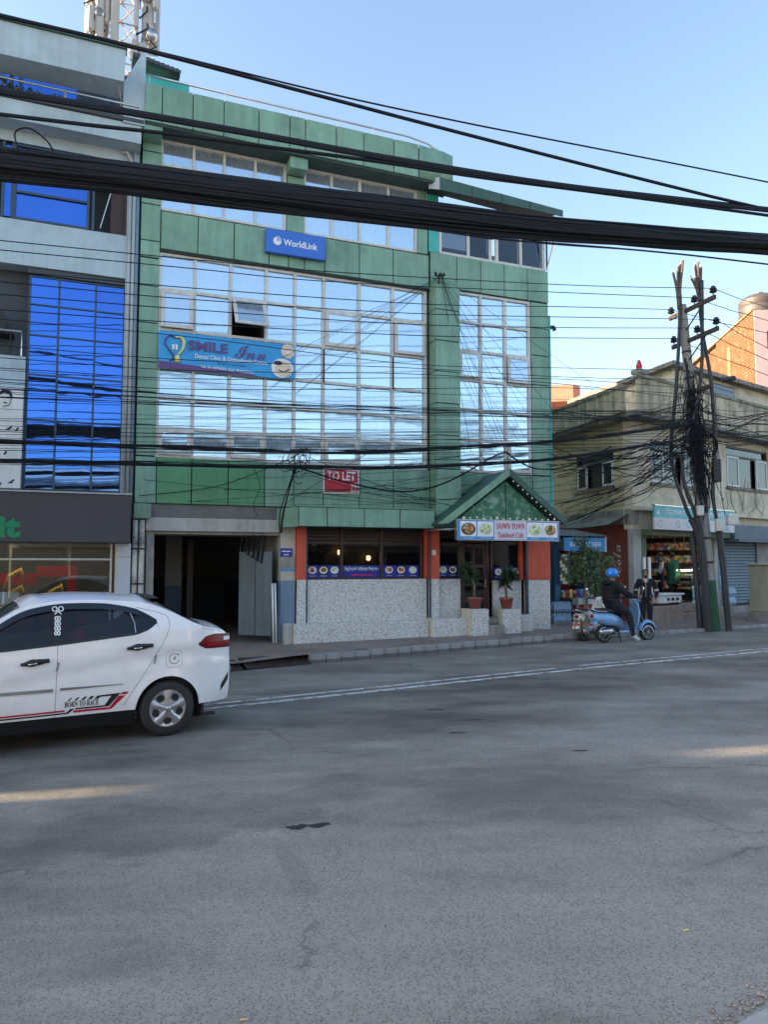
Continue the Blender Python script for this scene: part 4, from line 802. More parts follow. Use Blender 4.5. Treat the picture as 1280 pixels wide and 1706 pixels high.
# black chair on the balcony
t = fthing('balcony_chair', 'black chair on the balcony above the poster panel', 'chair', -5.42, -.15, 5.46)
q = MB(); q.poly_y([(-.2, .45), (.02, .45), (.10, .62), (.04, .80), (-.06, .88), (-.2, .85)], .0, .05); q.poly_z([(-.25, -.1), (.2, -.1), (.2, .35), (-.25, .35)], .40, .45); q.build('seat', 'ink_black', t)
for x, y in ((-.2, -.08), (.17, -.08), (-.2, .3), (.17, .3)): MB().tube([(x, y, 0), (x, y, .4)], .018, 5).build('leg', 'ink_black', t)
# balcony flower pots
for i, u in enumerate((-5.5, -5.3, -5.05, -4.62)):
    r = random.Random(i); t = fthing('balcony_plant', ['leafy potted plant at the left end of the top balcony', 'small bushy plant on the top balcony sill', 'low green plant on the top balcony sill', 'yellowish potted plant by the balcony rail post'][i], 'plant', u, .12, 10.02, 'plants on the top balcony')
    MB().lathe([(.05, 0), (.075, .12), (.07, .12), (0, .11)], n=10).build('pot', 'terracotta', t, True); lf = MB()
    for k in range(90):
        a = r.uniform(0, 6.3); rr_ = r.uniform(.02, .16); z = r.uniform(.12, .34 if i else .55); p = Vector((rr_ * math.cos(a), rr_ * math.sin(a), z)); d = Vector((r.gauss(0, 1), r.gauss(0, 1), r.gauss(0, .7))).normalized() * .05; e = d.cross(Vector((r.gauss(0, 1), r.gauss(0, 1), r.gauss(0, 1)))).normalized() * .022
        lf.add([p - d, p + e, p + d, p - e], [(0, 1, 2, 3)])
    lf.build('leaves', 'leaf' if i != 3 else 'leaf_dry', t)
# telecom mast on the roof
mat('mast_paint', (.55, .50, .46), .6, var=.25, vs=3, rand=.15); mat('antenna', (.46, .43, .39), .5, var=.06); mat('mast_red', (.42, .33, .28), .6, var=.2)
t = fthing('telecom_mast', 'lattice telecom mast with white panel antennas on the roof', 'mast', -3.45, -4.6, 11.0)
LG = [(-.42, -.3), (.42, -.3), (.42, .5), (-.42, .5)]
for x, y in LG: MB().tube([(x, y, 0), (x * .8, y * .8, 9)], .045, 8).build('leg', 'mast_paint', t, True)
for k in range(8):
    z = k * 1.05 + .1; s0 = 1 - .2 * z / 9; s1 = 1 - .2 * (z + 1.05) / 9; q = MB()
    for i in range(4):
        (x0, y0), (x1, y1) = LG[i], LG[(i + 1) % 4]; q.tube([(x0 * s0, y0 * s0, z), (x1 * s1, y1 * s1, z + 1.05)], .02, 4); q.tube([(x1 * s0, y1 * s0, z), (x0 * s1, y0 * s1, z + 1.05)], .02, 4); q.tube([(x0 * s0, y0 * s0, z), (x1 * s0, y1 * s0, z)], .024, 4)
    q.build('bracing', 'mast_paint' if k % 2 else 'mast_red', t)
def ant(x, y, z, h, w=.15): o = MB().box(x - w, x + w, y - .07, y + .07, z, z + h, .04).build('antenna_panel', 'antenna', t); MB().tube([(x, y + .1, z - .3), (x, y + .1, z + h + .2)], .03, 6).build('mounting_pole', 'steel', o); return o
ant(-.72, -.35, 3.1, 1.8, .12); ant(-.5, -.6, 2.9, 1.9, .1); ant(.62, -.5, 4.0, 1.5, .14); ant(.78, -.2, 3.7, 2.0, .16); ant(-.15, -.62, 3.4, 1.5, .1); ant(.5, -.55, 2.6, 1.1, .09); ant(-.62, -.5, 5.2, 1.6); ant(.7, -.4, 5.9, 1.6)
ant(.34, -.45, 2.7, .8, .08); ant(.82, -.25, 2.55, .9, .07); ant(-.28, -.5, 2.5, .9, .1)
rr_ = random.Random(77)
for k in range(16):
    s_ = rr_.choice((-1, 1)); ant(s_ * rr_.uniform(.25, .8), -.4 - rr_.uniform(0, .3), rr_.uniform(2.3, 5.6), rr_.uniform(.3, .9), rr_.uniform(.05, .09))
for x, z in ((-.52, 4.15), (.72, 3.95), (.66, 3.35), (.6, 4.9), (-.3, 4.95)): MB().lathe([(.12, -.12), (.15, 0), (.12, .12)], (x, -.55, z), 12, 'y').build('radio_drum', 'steel', t, True)
for i in range(16):
    r = random.Random(40 + i); x = -.6 if i % 2 else .6; z = 2.6 + .22 * i; MB().tube([(x, -.5, z), (x + r.uniform(-.3, .3), -.65, z - .3), (x + r.uniform(-.3, .2), -.6, z - .5), (x * .6, -.35, z - .2)], .02, 5).build('feeder_cable', 'cable', t, True)
r = random.Random(5); t = fthing('rooftop_plant', 'spiky pale green plant at the roof edge below the mast', 'plant', -3.82, -1.0, 11.02); lf = MB()
for k in range(70):
    a = r.uniform(0, 6.3); el = r.uniform(.5, 1.5); L_ = r.uniform(.3, .75); d = Vector((math.cos(a) * math.cos(el), math.sin(a) * math.cos(el), math.sin(el))); s_ = d.cross(Vector((0, 0, 1))).normalized() * .025
    lf.add([Vector((0, 0, .25)), d * L_ * .6 + s_ + Vector((0, 0, .25)), d * L_ + Vector((0, 0, .15)), d * L_ * .6 - s_ + Vector((0, 0, .25))], [(0, 1, 2, 3)])
MB().lathe([(.13, 0), (.17, .3), (0, .28)], n=12).build('pot', 'terracotta', t, True); lf.build('leaves', 'leaf', t)
# ================================================================ cream corner building on the right
YC = (6.4, 18.9, 0); YA = R(37)
YB = thing('corner_building', 'weathered cream two storey corner building with shops behind the pole', 'building', YC, YA)
ML = Matrix.Rotation(R(-72.2) - YA, 4, 'Z')          # left face frame: x runs towards the corner, outward = -y
mat('cream', (.68, .57, .34), .8, var=.10, vs=1.3, streak=.22, bump=.12, bs=80, dirt=(.15, .125, .08), dirtamt=.65, dscale=1.3)
mat('cream_pale', (.72, .63, .47), .8, var=.10, vs=1.3, streak=.22, bump=.1, dirt=(.20, .17, .12), dirtamt=.6)
mat('cream_stained', (.62, .54, .38), .85, var=.2, vs=1.6, streak=.6, bump=.15, bs=80, dirt=(.07, .065, .045), dirtamt=.8, dscale=1.7)
mat('mould', (.30, .29, .24), .9, var=.35, vs=3, streak=.5, bump=.3, dirt=(.035, .035, .03), dirtamt=.85, dscale=2.6)
mat('red_wall', (.30, .035, .028), .6, var=.2, vs=3, streak=.25, dirt=(.12, .03, .03), dirtamt=.4)
mat('shutter', (.16, .22, .27), .5, var=.12, streak=.3, rand=.04); mat('shutter_box', (.10, .14, .18), .6, var=.15, streak=.2); mat('green_wood', (.10, .14, .075), .7, var=.25, streak=.3)
mat('teal_sign', (.07, .40, .46), .45, var=.06); mat('pink_pale', (.62, .56, .60), .5, var=.08); mat('stone_step', (.33, .25, .20), .85, var=.25, vs=5, streak=.35, bump=.3)
def YBX(name, m, x0, x1, w0, w1, z0, z1, b=0, par=None): return bx(name, m, par or YB, x0, x1, -w1, -w0, z0, z1, b)
def LFX(name, m, x0, x1, w0, w1, z0, z1, b=0, par=None): return MB().box(x0, x1, -w1, -w0, z0, z1, b).xf(ML).build(name, m, par or YB)
# upper storey walls with real window openings
def wall_holes(x0, x1, z0, z1, holes, th, M=None, m='cream', name='wall', w=0):
    q = MB(); cur = x0
    for a, b, c_, d in sorted(holes):
        q.box(cur, a, -w, th - w, z0, z1); q.box(a, b, -w, th - w, z0, c_); q.box(a, b, -w, th - w, d, z1); cur = b
    q.box(cur, x1, -w, th - w, z0, z1)
    if M: q.xf(M)
    return q.build(name, m, YB)
RW = [(.82, 2.95, 3.85, 5.02), (4.7, 7.25, 3.99, 5.25)]; LW = [(-2.60, -.79, 3.80, 4.82)]
wall_holes(.0, 12, 3.2, 5.65, RW, .25, m='cream_pale'); wall_holes(-8, -.14, 3.1, 5.60, LW, .25, ML)
q = MB(); q.poly_z([(.04, .1), (11.9, .1), (11.9, 8), (2.75, 7.5)], 5.60, 5.66); q.build('roof_slab', 'concrete', YB)
q = MB(); q.poly_z([(1.2, 2.4), (11.9, 2.4), (11.9, 2.6), (1.2, 2.6)], 3.2, 5.6); q.build('inner_wall', 'room_dark', YB)
q = MB().box(-8, -1.2, 1.6, 1.7, 3.1, 5.6).xf(ML); q.build('inner_wall', 'room_dark', YB)
q = MB(); q.poly_z([(0.08, .05), (11.9, .05), (11.9, 8), (2.75, 7.5)], 2.92, 3.18); q.build('floor_slab', 'concrete', YB)
def ywin(a, b, z0, z1, M=None, lights=3):
    f = MB(); t = .05
    for x in (a, b - t): f.box(x, x + t, .04, .14, z0, z1)
    f.box(a + t, b - t, .04, .139, z0, z0 + t); f.box(a + t, b - t, .04, .139, z1 - t, z1); f.box(a + t, b - t, .041, .138, z1 - .30, z1 - .26)
    if M: f.xf(M)
    fr = f.build('window', 'wood_brown', YB); n = MB(); w3 = (b - a - 2 * t) / 3
    for k in (0, 2):
        x0 = a + t + w3 * k + (.0 if k == 0 else w3 * .15); x1 = x0 + w3 * .85; s = MB()
        for x in (x0, x1 - .055): s.box(x, x + .055, .0, .05, z0 + .04, z1 - .31, .005)
        for z in (z0 + .04, z1 - .365): s.box(x0 + .055, x1 - .055, .0, .049, z, z + .055)
        if M: s.xf(M)
        sh = s.build('sash', 'white_paint', fr); g_ = MB().box(x0 + .055, x1 - .055, .02, .025, z0 + .09, z1 - .36)
        if M: g_.xf(M)
        g_.build('pane', 'shop_glass', sh)
    g_ = MB().box(a + t, b - t, .10, .105, z0 + t, z1 - t)
    if M: g_.xf(M)
    g_.build('pane', 'shop_glass', fr); s = MB().box(a - .05, b + .05, -.06, .05, z0 - .06, z0)
    if M: s.xf(M)
    s.build('sill', 'wood_brown', fr)
    cu = MB(); V = []; n = 24
    for i in range(n + 1): x = a + t + (b - a - 2 * t) * i / n; V += [(x, .22 + .02 * math.sin(i * 1.7), z0 + .05), (x, .22 + .02 * math.sin(i * 1.7), z1 - .3)]
    cu.add(V, [(2 * i, 2 * i + 2, 2 * i + 3, 2 * i + 1) for i in range(n)])
    if M: cu.xf(M)
    cu.build('curtain', 'curtain_pale', fr, True)
ywin(.82, 2.95, 3.85, 5.02); ywin(4.7, 7.25, 3.99, 5.25); ywin(-2.60, -.79, 3.80, 4.82, ML)
# hanging eave slab and mouldy parapet on both faces
q = MB(); q.poly_z([(-.62, -.50), (12, -.55), (12, .2), (.05, .2), (2.6, 7.4), (2.0, 7.6)], 5.44, 5.56); q.build('eave_slab', 'mould', YB)
q = MB().box(-8, .35, -.52, -.40, 5.56, 6.16).xf(ML); q.build('parapet', 'cream_stained', YB); YBX('parapet', 'cream_stained', -.36, 12, .40, .52, 5.56, 6.42); q = MB().box(-8, .39, -.56, -.37, 6.16, 6.24).xf(ML); q.build('parapet_cap', 'mould', YB); YBX('parapet_cap', 'mould', -.42, 12, .37, .56, 6.42, 6.50)
YBX('finial', 'concrete', -.42, -.10, .30, .60, 6.50, 6.62, .02); q = MB(); q.lathe([(.07, 0), (.08, .1), (.05, .2), (.03, .25)], (-.26, -.45, 6.62), 10); q.build('finial', 'sign_red', YB, True)
# weeds in the eave gutter
r = random.Random(11); wd = MB()
for k in range(900):
    left = k % 2; x = r.uniform(-4, .3) if left else r.uniform(-.2, 8); p = Vector((x, -.50 + r.uniform(-.05, .05), 5.50 + r.uniform(-.06, .03)))
    if noise.noise(Vector((x * 1.3, left * 9, 0))) < -.05: continue
    d = Vector((r.gauss(0, .5), r.gauss(-.2, .4), r.uniform(-.4, 1))).normalized() * r.uniform(.05, .2); s_ = d.cross(Vector((0, 1, .3))).normalized() * .012; V = [p, p + d * .5 + s_, p + d, p + d * .5 - s_]
    if left: V = [ML @ v for v in V]
    wd.add(V, [(0, 1, 2, 3)])
tag(wd.build('weeds', 'leaf_dry', YB), kind='stuff')
# set-back top storey with slab roof
wq = MB(); wq.poly_z([(2.4, .25), (12, .25), (12, 6), (4.05, 4.97)], 5.6, 7.25); wq.build('top_storey', 'cream_pale', YB)
q = MB(); q.poly_z([(2.05, .0), (12, -.05), (12, 6), (3.8, 5.1)], 7.25, 7.37); q.build('roof_slab', 'mould', YB)
o = YBX('top_window', 'wood_brown', 4.35, 5.75, -.27, -.22, 6.55, 7.15); YBX('pane', 'shop_glass', 4.42, 5.68, -.22, -.21, 6.6, 7.1, par=o)
# ---- ground floor
YBX('ledge', 'cream_pale', -.05, 12, .0, .22, 3.10, 3.20); YBX('beam', 'cream_pale', -.05, 12, -.25, .0, 2.62, 3.2)
YBX('corner_pier', 'concrete_light', -.05, .30, -.14, .02, .0, 2.62); YBX('jamb', 'green_wood', .302, .50, -.3, .03, .2, 2.62); YBX('soffit_board', 'green_wood', .3, 4.2, .0, .32, 2.46, 2.60)
YBX('side_pier', 'concrete_light', 3.85, 4.30, -.3, .02, .2, 2.62); YBX('side_pier', 'concrete', 6.32, 7.4, -.3, .02, .2, 2.62); YBX('front_wall', 'cream_pale', 7.4, 12, -.3, .02, .1, 2.62)
q = MB(); q.box(1.3, 4.1, 3.3, 3.4, .1, 2.9); q.poly_z([(.33, .35), (.43, .35), (1.5, 3.4), (1.4, 3.4)], .1, 2.9); q.box(4.1, 4.2, .3, 3.4, .1, 2.9); q.poly_z([(.3, .02), (4.1, .02), (4.1, 3.3), (1.4, 3.3)], .1, .66); q.poly_z([(.4, .3), (4.1, .3), (4.1, 3.3), (1.4, 3.3)], 2.80, 2.9); q.build('shop_room', 'interior_grey', YB)
q = MB().box(-8, -.14, .0, .2, .1, 2.75).xf(ML); q.build('side_wall', 'red_wall', YB); LFX('side_beam', 'concrete', -8, .02, -.15, .12, 2.75, 3.14)
q = MB(); V = []
for i in range(11):
    x = -7.5 + .75 * i; V += [(x, -.1, 3.0 + .03 * math.sin(i * 2)), (x, -.75 - .05 * math.sin(i), 2.72 + .03 * math.sin(i * 1.3))]
q.add(V, [(2 * i, 2 * i + 1, 2 * i + 3, 2 * i + 2) for i in range(10)]).xf(ML); q.build('side_canopy', 'mould', YB)
YBX('step', 'stone_step', .05, 1.55, .05, .42, .0, .66, .03); YBX('step', 'stone_step', 1.57, 2.9, .0, .35, .0, .42, .02); YBX('step', 'stone_step', 1.57, 2.9, -.1, .12, .42, .66, .02); YBX('step', 'stone_step', 2.92, 4.3, .0, .3, .0, .55, .03); YBX('step', 'concrete', 4.3, 6.6, .0, .25, .0, .50, .03)
# rolling shutter: every slat a piece
sb = YBX('shutter_box', 'shutter_box', 4.25, 7.3, .02, .42, 2.42, 2.85, .02); YBX('shutter_hood', 'shutter_box', 4.15, 7.4, .02, .60, 2.36, 2.42)
for x in (4.30, 6.26): YBX('shutter_rail', 'shutter_box', x, x + .06, -.08, .04, .5, 2.40)
sm = MB().poly_y([(0, 0), (1.9, 0), (1.9, .085), (0, .085)], 0, .012); sm = MB().add([(0, 0, 0), (1.9, 0, 0), (1.9, -.022, .03), (0, -.022, .03), (0, -.022, .06), (1.9, -.022, .06), (1.9, .0, .088), (0, 0, .088)], [(0, 1, 2, 3), (3, 2, 5, 4), (4, 5, 6, 7)])
so = sm.build('slat', 'shutter', YB, loc=(4.36, .02, .55)); me = so.data
for i in range(1, 21): link('slat', me, YB, (4.36, .02, .55 + .0905 * i))
YBX('shutter_back', 'room_dark', 4.36, 6.26, -.09, -.05, .5, 2.42); YBX('shutter_handle', 'rust', 5.7, 5.95, -.005, .015, .6, .63)
# painted lettering on the red side wall
text('𝓒𝓸𝓬𝓪 𝓒𝓸𝓵𝓪', 'white_paint', None, 0, 0, 0, .36, 1.75)
o = COL.objects[-1]; o.parent = YB
for v in o.data.vertices:
    x, y, z = v.co; v.co = ML @ Vector((-.72 - z, -.006, 1.36 + x))
o.name = 'painted_lettering'
# shop sign
t = thing('shop_sign', 'teal and white Nepali shop signboard partly hidden by the pole', 'sign', YC, YA)
YBX('board', 'teal_sign', .07, 3.95, .52, .58, 2.90, 3.20, 0, t); YBX('board', 'pink_pale', .07, 3.95, .521, .579, 2.60, 2.899, 0, t)
text('िप्रयंका', 'white_plain', t, .98, 3.05, -.585, .20, .85, off=.012); text('स्टेशनरी', 'white_plain', t, 2.9, 3.05, -.585, .20, 1.0, off=.012)
for x in (.30, 1.1, 1.6): q = MB(); q.lathe([(.075, 0), (.095, 0)], (x, -.584, 2.75), 14, 'y', False); q.build('print_mark', 'teal_sign', t)
q = MB(); q.poly_y([(3.3, 2.64), (3.7, 2.64), (3.5, 2.86)], -.585, -.583); q.build('print_mark', 'teal_sign', t); YBX('print_mark', 'sign_pale', 3.72, 3.88, .581, .584, 3.0, 3.14, 0, t); YBX('rim', 'steel', .05, 3.97, .50, .60, 3.2, 3.22, 0, t)
q = MB(); q.poly_y([(.15, 2.98), (.22, 3.12), (.29, 2.98)], -.585, -.583); q.build('print_mark', 'white_plain', t)
# ---- things in and before the shop
def ything(name, lab, cat, x, w, z, rz=0, group=None):
    c_, s_ = math.cos(YA), math.sin(YA); return thing(name, lab, cat, (YC[0] + x * c_ + w * s_, YC[1] + x * s_ - w * c_, z), YA + rz, group)
t = ything('goods_shelf', 'wooden shelves of packaged goods on the shop side wall', 'shelf', 3.86, -1.55, .66, R(-90))
for k in range(5): MB().box(-1.2, 1.2, -.15, .15, .3 + .38 * k, .33 + .38 * k).build('shelf_board', 'wood_brown', t)
for k in range(5): MB().box(-1.15, 1.15, -.10, .12, .331 + .38 * k, .55 + .38 * k).build('stock', 'goods', t)
t = ything('display_case', 'lit glass display case of sweets behind the pole', 'display case', 3.05, .0, .66)
for z in (.0, .42, .66, .92): MB().box(-.42, .42, -.02, .42, z, z + .03).build('shelf', 'steel', t)
for x in (-.42, .40): MB().box(x, x + .02, -.02, .42, .03, .92).build('side', 'clear_glass', t)
MB().box(-.39, .39, -.022, -.018, .46, .91).build('pane', 'clear_glass', t); MB().box(-.40, .40, -.02, .0, .04, .41).build('front_print', 'teal_sign', t); MB().disc(.12, .25, .09, .11, -.026).build('front_print', 'white_plain', t); MB().box(-.38, -.05, -.026, -.022, .08, .15).build('front_print', 'menu_blue', t); MB().box(-.3, -.1, -.026, -.022, .3, .36).build('front_print', 'sign_red', t)
mat('case_light', (1, .9, .72), .5, var=0, emit=7); MB().box(-.36, .36, .30, .34, .87, .90).build('light_tube', 'case_light', t)
MB().box(-.36, .36, .05, .36, .451, .53).build('sweets', 'food_warm', t); MB().box(-.36, .36, .05, .36, .691, .76).build('sweets', 'food_green', t)
t = ything('stove', 'white enamel stove with three knobs on the shop step', 'stove', .95, .22, .67)
MB().box(-.50, .50, -.2, .22, .05, .25, .02).build('body', 'white_paint', t); MB().box(-.56, .56, -.25, .26, .25, .30, .015).build('top', 'white_paint', t)
for x in (-.15, .06, .27): MB().lathe([(.035, -.24), (.04, -.2)], (x, 0, .15), 10, 'y').build('knob', 'black_metal', t)
for x in (-.45, .45): MB().box(x - .03, x + .03, -.15, .15, 0, .05).build('foot', 'black_metal', t)
t = ything('frying_pan', 'wide shallow steel pan above the stove', 'pan', .62, -.1, 1.22); q = MB(); q.lathe([(.0, 0), (.2, .01), (.36, .06), (.38, .065), (.36, .075), (.2, .025), (.0, .015)], n=24, cap=False); q.build('dish', 'steel', t, True); MB().tube([(0, 0, -.25), (0, 0, .0)], .15, 10).build('burner', 'black_metal', t)
t = ything('white_cabinet', 'white box cabinet at the left of the shop opening', 'cabinet', .52, -.05, .66); MB().box(-.16, .2, -.1, .2, 0, .62, .01).build('body', 'white_paint', t); MB().box(-.13, .17, -.105, -.1, .05, .57).build('door', 'white_plain', t)
for i, x in enumerate((.34, .56)):
    t = ything('fluorescent_tube', ['white lamp tube on the shop jamb nearer the red wall', 'white lamp tube on the shop jamb nearer the opening'][i], 'lamp', x, .06, 1.32, 0, 'unlit lamp tubes on the shop jamb'); MB().box(-.05, .05, -.03, .02, 0, .58, .015).build('tube', 'white_plain', t); MB().box(-.055, .055, -.01, .025, -.02, 0).build('holder', 'steel', t)
t = ything('price_strip', 'tall strip of small product pictures beside the shutter', 'poster', 4.16, .03, 1.0); MB().box(-.12, .12, -.01, 0, 0, 1.5).build('sheet', 'board_blue', t)
for k in range(7): MB().disc(0, .12 + .21 * k, .085, .085, -.013, 12).build('picture', ['food_warm', 'food_green', 'yellow_ink', 'food_red'][k % 4], t)
mat('water', (.32, .50, .66), .15, var=.15, vs=20, spec=.6); mat('water_cap', (.10, .25, .55), .4)
def bottle_pack(t, nx, nz, dx=.075, h=.27):
    b0 = MB().lathe([(.03, 0), (.034, .01), (.034, .17), (.028, .20), (.012, .235), (.012, .25)], n=8); me = None
    for k in range(nz):
        for j in (0, 1):
            for i in range(nx):
                if me is None: o = b0.build('bottle', 'water', t, True); me = o.data
                else: o = link('bottle', me, t)
                o.location = ((i - (nx - 1) / 2) * dx, j * dx, k * h)
        MB().box(-nx * dx / 2, nx * dx / 2, -.04, dx + .04, k * h + .06, k * h + .15).build('wrap', 'water', t)
t = ything('water_bottle_pack', 'shrink-wrapped packs of water bottles beside the grey shutter', 'bottles', 4.42, .18, .55); bottle_pack(t, 5, 2)
mat('garland', (.62, .30, .04), .7, var=.2)
for i, x in enumerate((1.75, 2.55)):
    t = ything('garland', ['orange garland looped under the shop ceiling beside the jamb', 'orange garland looped under the shop ceiling behind the pole'][i], 'garland', x + .5, -.1, 2.2)
    for k in range(17): a = math.pi * k / 16; MB().ball((.24 * math.cos(a), 0, .25 - .30 * math.sin(a)), .022, n=6, m=4).build('flower', 'garland', t)
t = ything('shop_tube_lamp', 'added fill light under the shop ceiling, hidden behind the beam', 'lamp', 2.4, -.3, 2.74); MB().box(-.45, .45, -.02, .02, 0, .03).build('tube', 'case_light', t); MB().box(-.5, .5, -.03, .03, .031, .06).build('holder', 'white_plain', t)  # added fill light with no visible source, brightens the shop interior
# ---- corner kiosk
KC = (4.28, 18.72); KA = R(22)
K = thing('kiosk', 'small blue painted kiosk with corrugated awning and Nepali sign', 'kiosk', (*KC, .27), KA)
mat('kiosk_blue', (.03, .15, .27), .5, var=.2, streak=.25); mat('tin', (.30, .30, .29), .55, .3, var=.3, vs=4, streak=.4, dirt=(.12, .07, .04), dirtamt=.5)
q = MB(); q.box(.05, .22, 0, .08, -.1, 2.2); q.box(1.32, 1.40, 0, .08, -.1, 2.2); q.box(.05, 1.4, 1.3, 1.36, -.1, 2.2); q.box(.05, .10, .08, 1.3, -.1, 2.2); q.box(1.35, 1.4, .08, 1.3, -.1, 2.2); q.box(.1, 1.35, 0, 1.3, 2.12, 2.2); q.build('wall', 'kiosk_blue', K)
MB().box(.10, 1.35, 1.0, 1.1, .0, 2.1).build('back_board', 'red_wall', K); MB().box(.22, 1.32, -.10, .3, .55, .60).build('counter', 'wood_brown', K); MB().box(.24, 1.30, .0, .02, -.1, .54).build('counter_front', 'interior_grey', K)
V = []; q = MB()
for i in range(45): x = -.05 + 1.55 * i / 44; z = .014 * math.sin(i * 1.57); V += [(x, -.40, 2.16 + z), (x, .9, 2.38 + z)]
q.add(V, [(2 * i, 2 * i + 2, 2 * i + 3, 2 * i + 1) for i in range(44)]); q.build('awning', 'tin', K)
sg = MB().box(.10, 1.36, -.34, -.30, 1.78, 2.12, .004).build('sign_board', 'board_blue', K); text('अकेला पान पसल', 'white_plain', sg, .74, 1.97, -.345, .17, .98, off=.01); MB().box(1.36, 1.40, -.345, -.30, 1.76, 2.14).build('rim', 'white_paint', sg); MB().box(.11, .13, -.3, 0, 1.8, 2.1).build('sign_arm', 'steel', sg)
sh_ = MB().box(.25, .75, .1, .12, .62, .64).build('rack', 'steel', K)
for i in range(9):
    t = thing('snack_packet', ['multicoloured', 'red', 'yellow', 'brown and red', 'purple', 'blue', 'orange', 'second multicoloured', 'white'][i] + ' snack packet in the row on the kiosk counter', 'snack packet', (KC[0] + (.30 + .11 * i) * math.cos(KA), KC[1] + (.30 + .11 * i) * math.sin(KA) - .03, .87), KA + rnd.uniform(-.3, .3), 'snack packets on the kiosk counter')
    m_ = ['goods', 'sign_red', 'yellow_ink', 'food_red', 'purple', 'board_blue', 'orange_wall', 'goods', 'white_paint'][i]; q = MB(); h = rnd.uniform(.16, .24); q.add([(-.05, 0, 0), (.05, 0, 0), (.05, 0, h), (-.05, 0, h), (0, -.03, h * .5), (0, .03, h * .5)], [(0, 1, 4), (1, 2, 4), (2, 3, 4), (3, 0, 4), (0, 5, 1), (1, 5, 2), (2, 5, 3), (3, 5, 0)]); q.build('bag', m_, t)
t = thing('hanging_sachets', 'strips of shiny snack sachets hanging at the kiosk front', 'sachets', (KC[0] + .16, KC[1] + .0, .27), KA)
for i in range(4):
    for k in range(9): MB().box(-.02 + i * .075, .045 + i * .075, -.06 - .01 * (k % 2), -.05 - .01 * (k % 2), .95 + .085 * k, 1.025 + .085 * k).build('sachet', ['leaf_dry', 'white_paint', 'yellow_ink', 'leaf_dry'][(i + k) % 4] if i < 3 else 'iron_grey', t)
for i in range(5): MB().ball((.35 + .09 * i, -.08, 1.62 + .03 * (i % 2)), .05, .03, .06, 8, 6).build('packet', ['white_paint', 'sign_red', 'yellow_ink', 'purple', 'white_paint'][i], t, True)
t = thing('water_bottle_pack', 'packs of clear water bottles stacked at the foot of the kiosk', 'bottles', (4.42, 18.42, pave_z(4.42, 18.42) + .0), KA); bottle_pack(t, 7, 2)
MB().box(-.3, .3, -.05, .12, -.06, 0).build('plinth', 'stone_step', t)
t = thing('goods_stand', 'cluttered rack of red and white goods under the kiosk counter', 'rack', (5.0, 18.75, .3), KA)
for k in range(3): MB().box(-.3, .35, -.2, .0, .02 + .2 * k, .17 + .2 * k).build('goods_row', ['goods', 'sign_red', 'white_paint'][k], t)
MB().box(-.33, -.27, -.24, -.2, 0, .62).build('upright', 'tin', t); MB().box(-.1, .0, -.26, -.22, 0, .6).build('white_board', 'white_paint', t)
# street tree in front of the kiosk
def leafy(t, clumps, n, size, seed, m='leaf', flat=.7):
    r = random.Random(seed); q = MB()
    for cx, cy, cz, rad in clumps:
        for k in range(n):
            v = Vector((r.gauss(0, 1), r.gauss(0, 1), r.gauss(0, flat))); v = v.normalized() * rad * r.uniform(.35, 1.08); p = Vector((cx, cy, cz)) + v
            d = Vector((r.gauss(0, 1), r.gauss(0, 1), r.gauss(-.3, .7))).normalized() * size * r.uniform(.6, 1.3); e = d.cross(Vector((r.gauss(0, 1), r.gauss(0, 1), r.gauss(0, 1)))).normalized() * size * .45
            q.add([p - d, p + e, p + d, p - e], [(0, 1, 2, 3)])
    return q.build('crown', m, t)
t = thing('street_tree', 'small leafy street tree in front of the blue kiosk', 'tree', (4.72, 17.35, pave_z(4.72, 17.35)))
q = MB(); q.tube([(0, 0, 0), (.02, 0, .6), (.0, 0, 1.0), (-.05, .02, 1.5), (-.02, 0, 2.0)], [.045, .035, .03, .02, .008], 8)
for a in ((.0, .0, .95, .35, -.05, 1.45), (-.02, 0, 1.2, -.3, .05, 1.6), (-.03, 0, 1.4, .2, .1, 1.95), (0, 0, .8, .3, .1, 1.1), (0, 0, 1.0, -.22, -.1, 1.15), (.2, 0, 1.3, .62, 0, 1.55)): q.tube([a[:3], ((a[0] + a[3]) / 2, (a[1] + a[4]) / 2, (a[2] + a[5]) / 2 + .05), a[3:]], [.018, .012, .005], 6)
q.build('trunk', 'trunk', t, True)
leafy(t, [(-.08, 0, 2.0, .20), (-.22, 0, 1.62, .22), (.22, 0, 1.72, .20), (.05, -.05, 1.42, .30), (.36, 0, 1.42, .24), (-.28, -.05, 1.18, .22), (.10, 0, 1.08, .25), (.36, .05, 1.08, .20), (.58, 0, 1.55, .13), (.0, 0, 1.78, .16), (.25, 0, .85, .14), (-.12, .05, 1.36, .22)], 250, .038, 21)
# street cabinet at the right edge
t = thing('street_cabinet', 'beige steel street cabinet with torn notices at the right edge', 'cabinet', (10.12, 19.08, .17), R(30)); mat('cabinet_beige', (.42, .40, .29), .6, var=.12, streak=.25, dirt=(.2, .16, .1), dirtamt=.4)
MB().box(-.42, .9, -.1, .5, .32, 1.52, .02).build('body', 'cabinet_beige', t); MB().box(-.48, .96, -.16, .56, 1.52, 1.57, .01).build('lid', 'cabinet_beige', t); MB().box(-.50, .95, -.14, .52, -.2, .32, .02).build('base', 'concrete', t)
MB().box(-.30, -.13, -.106, -.1005, .82, 1.06).build('notice', 'white_paint', t); MB().box(-.26, -.17, -.109, -.1065, .9, 1.0).build('print', 'interior_grey', t)
for x, z, w in ((-.32, 1.22, .1), (-.12, 1.25, .07), (.05, 1.28, .08)): MB().box(x, x + w, -.103, -.1005, z, z + .1).build('torn_paper', 'white_paint', t)
MB().box(.22, .235, -.103, -.1, .34, 1.5).build('door_gap', 'ink_black', t)
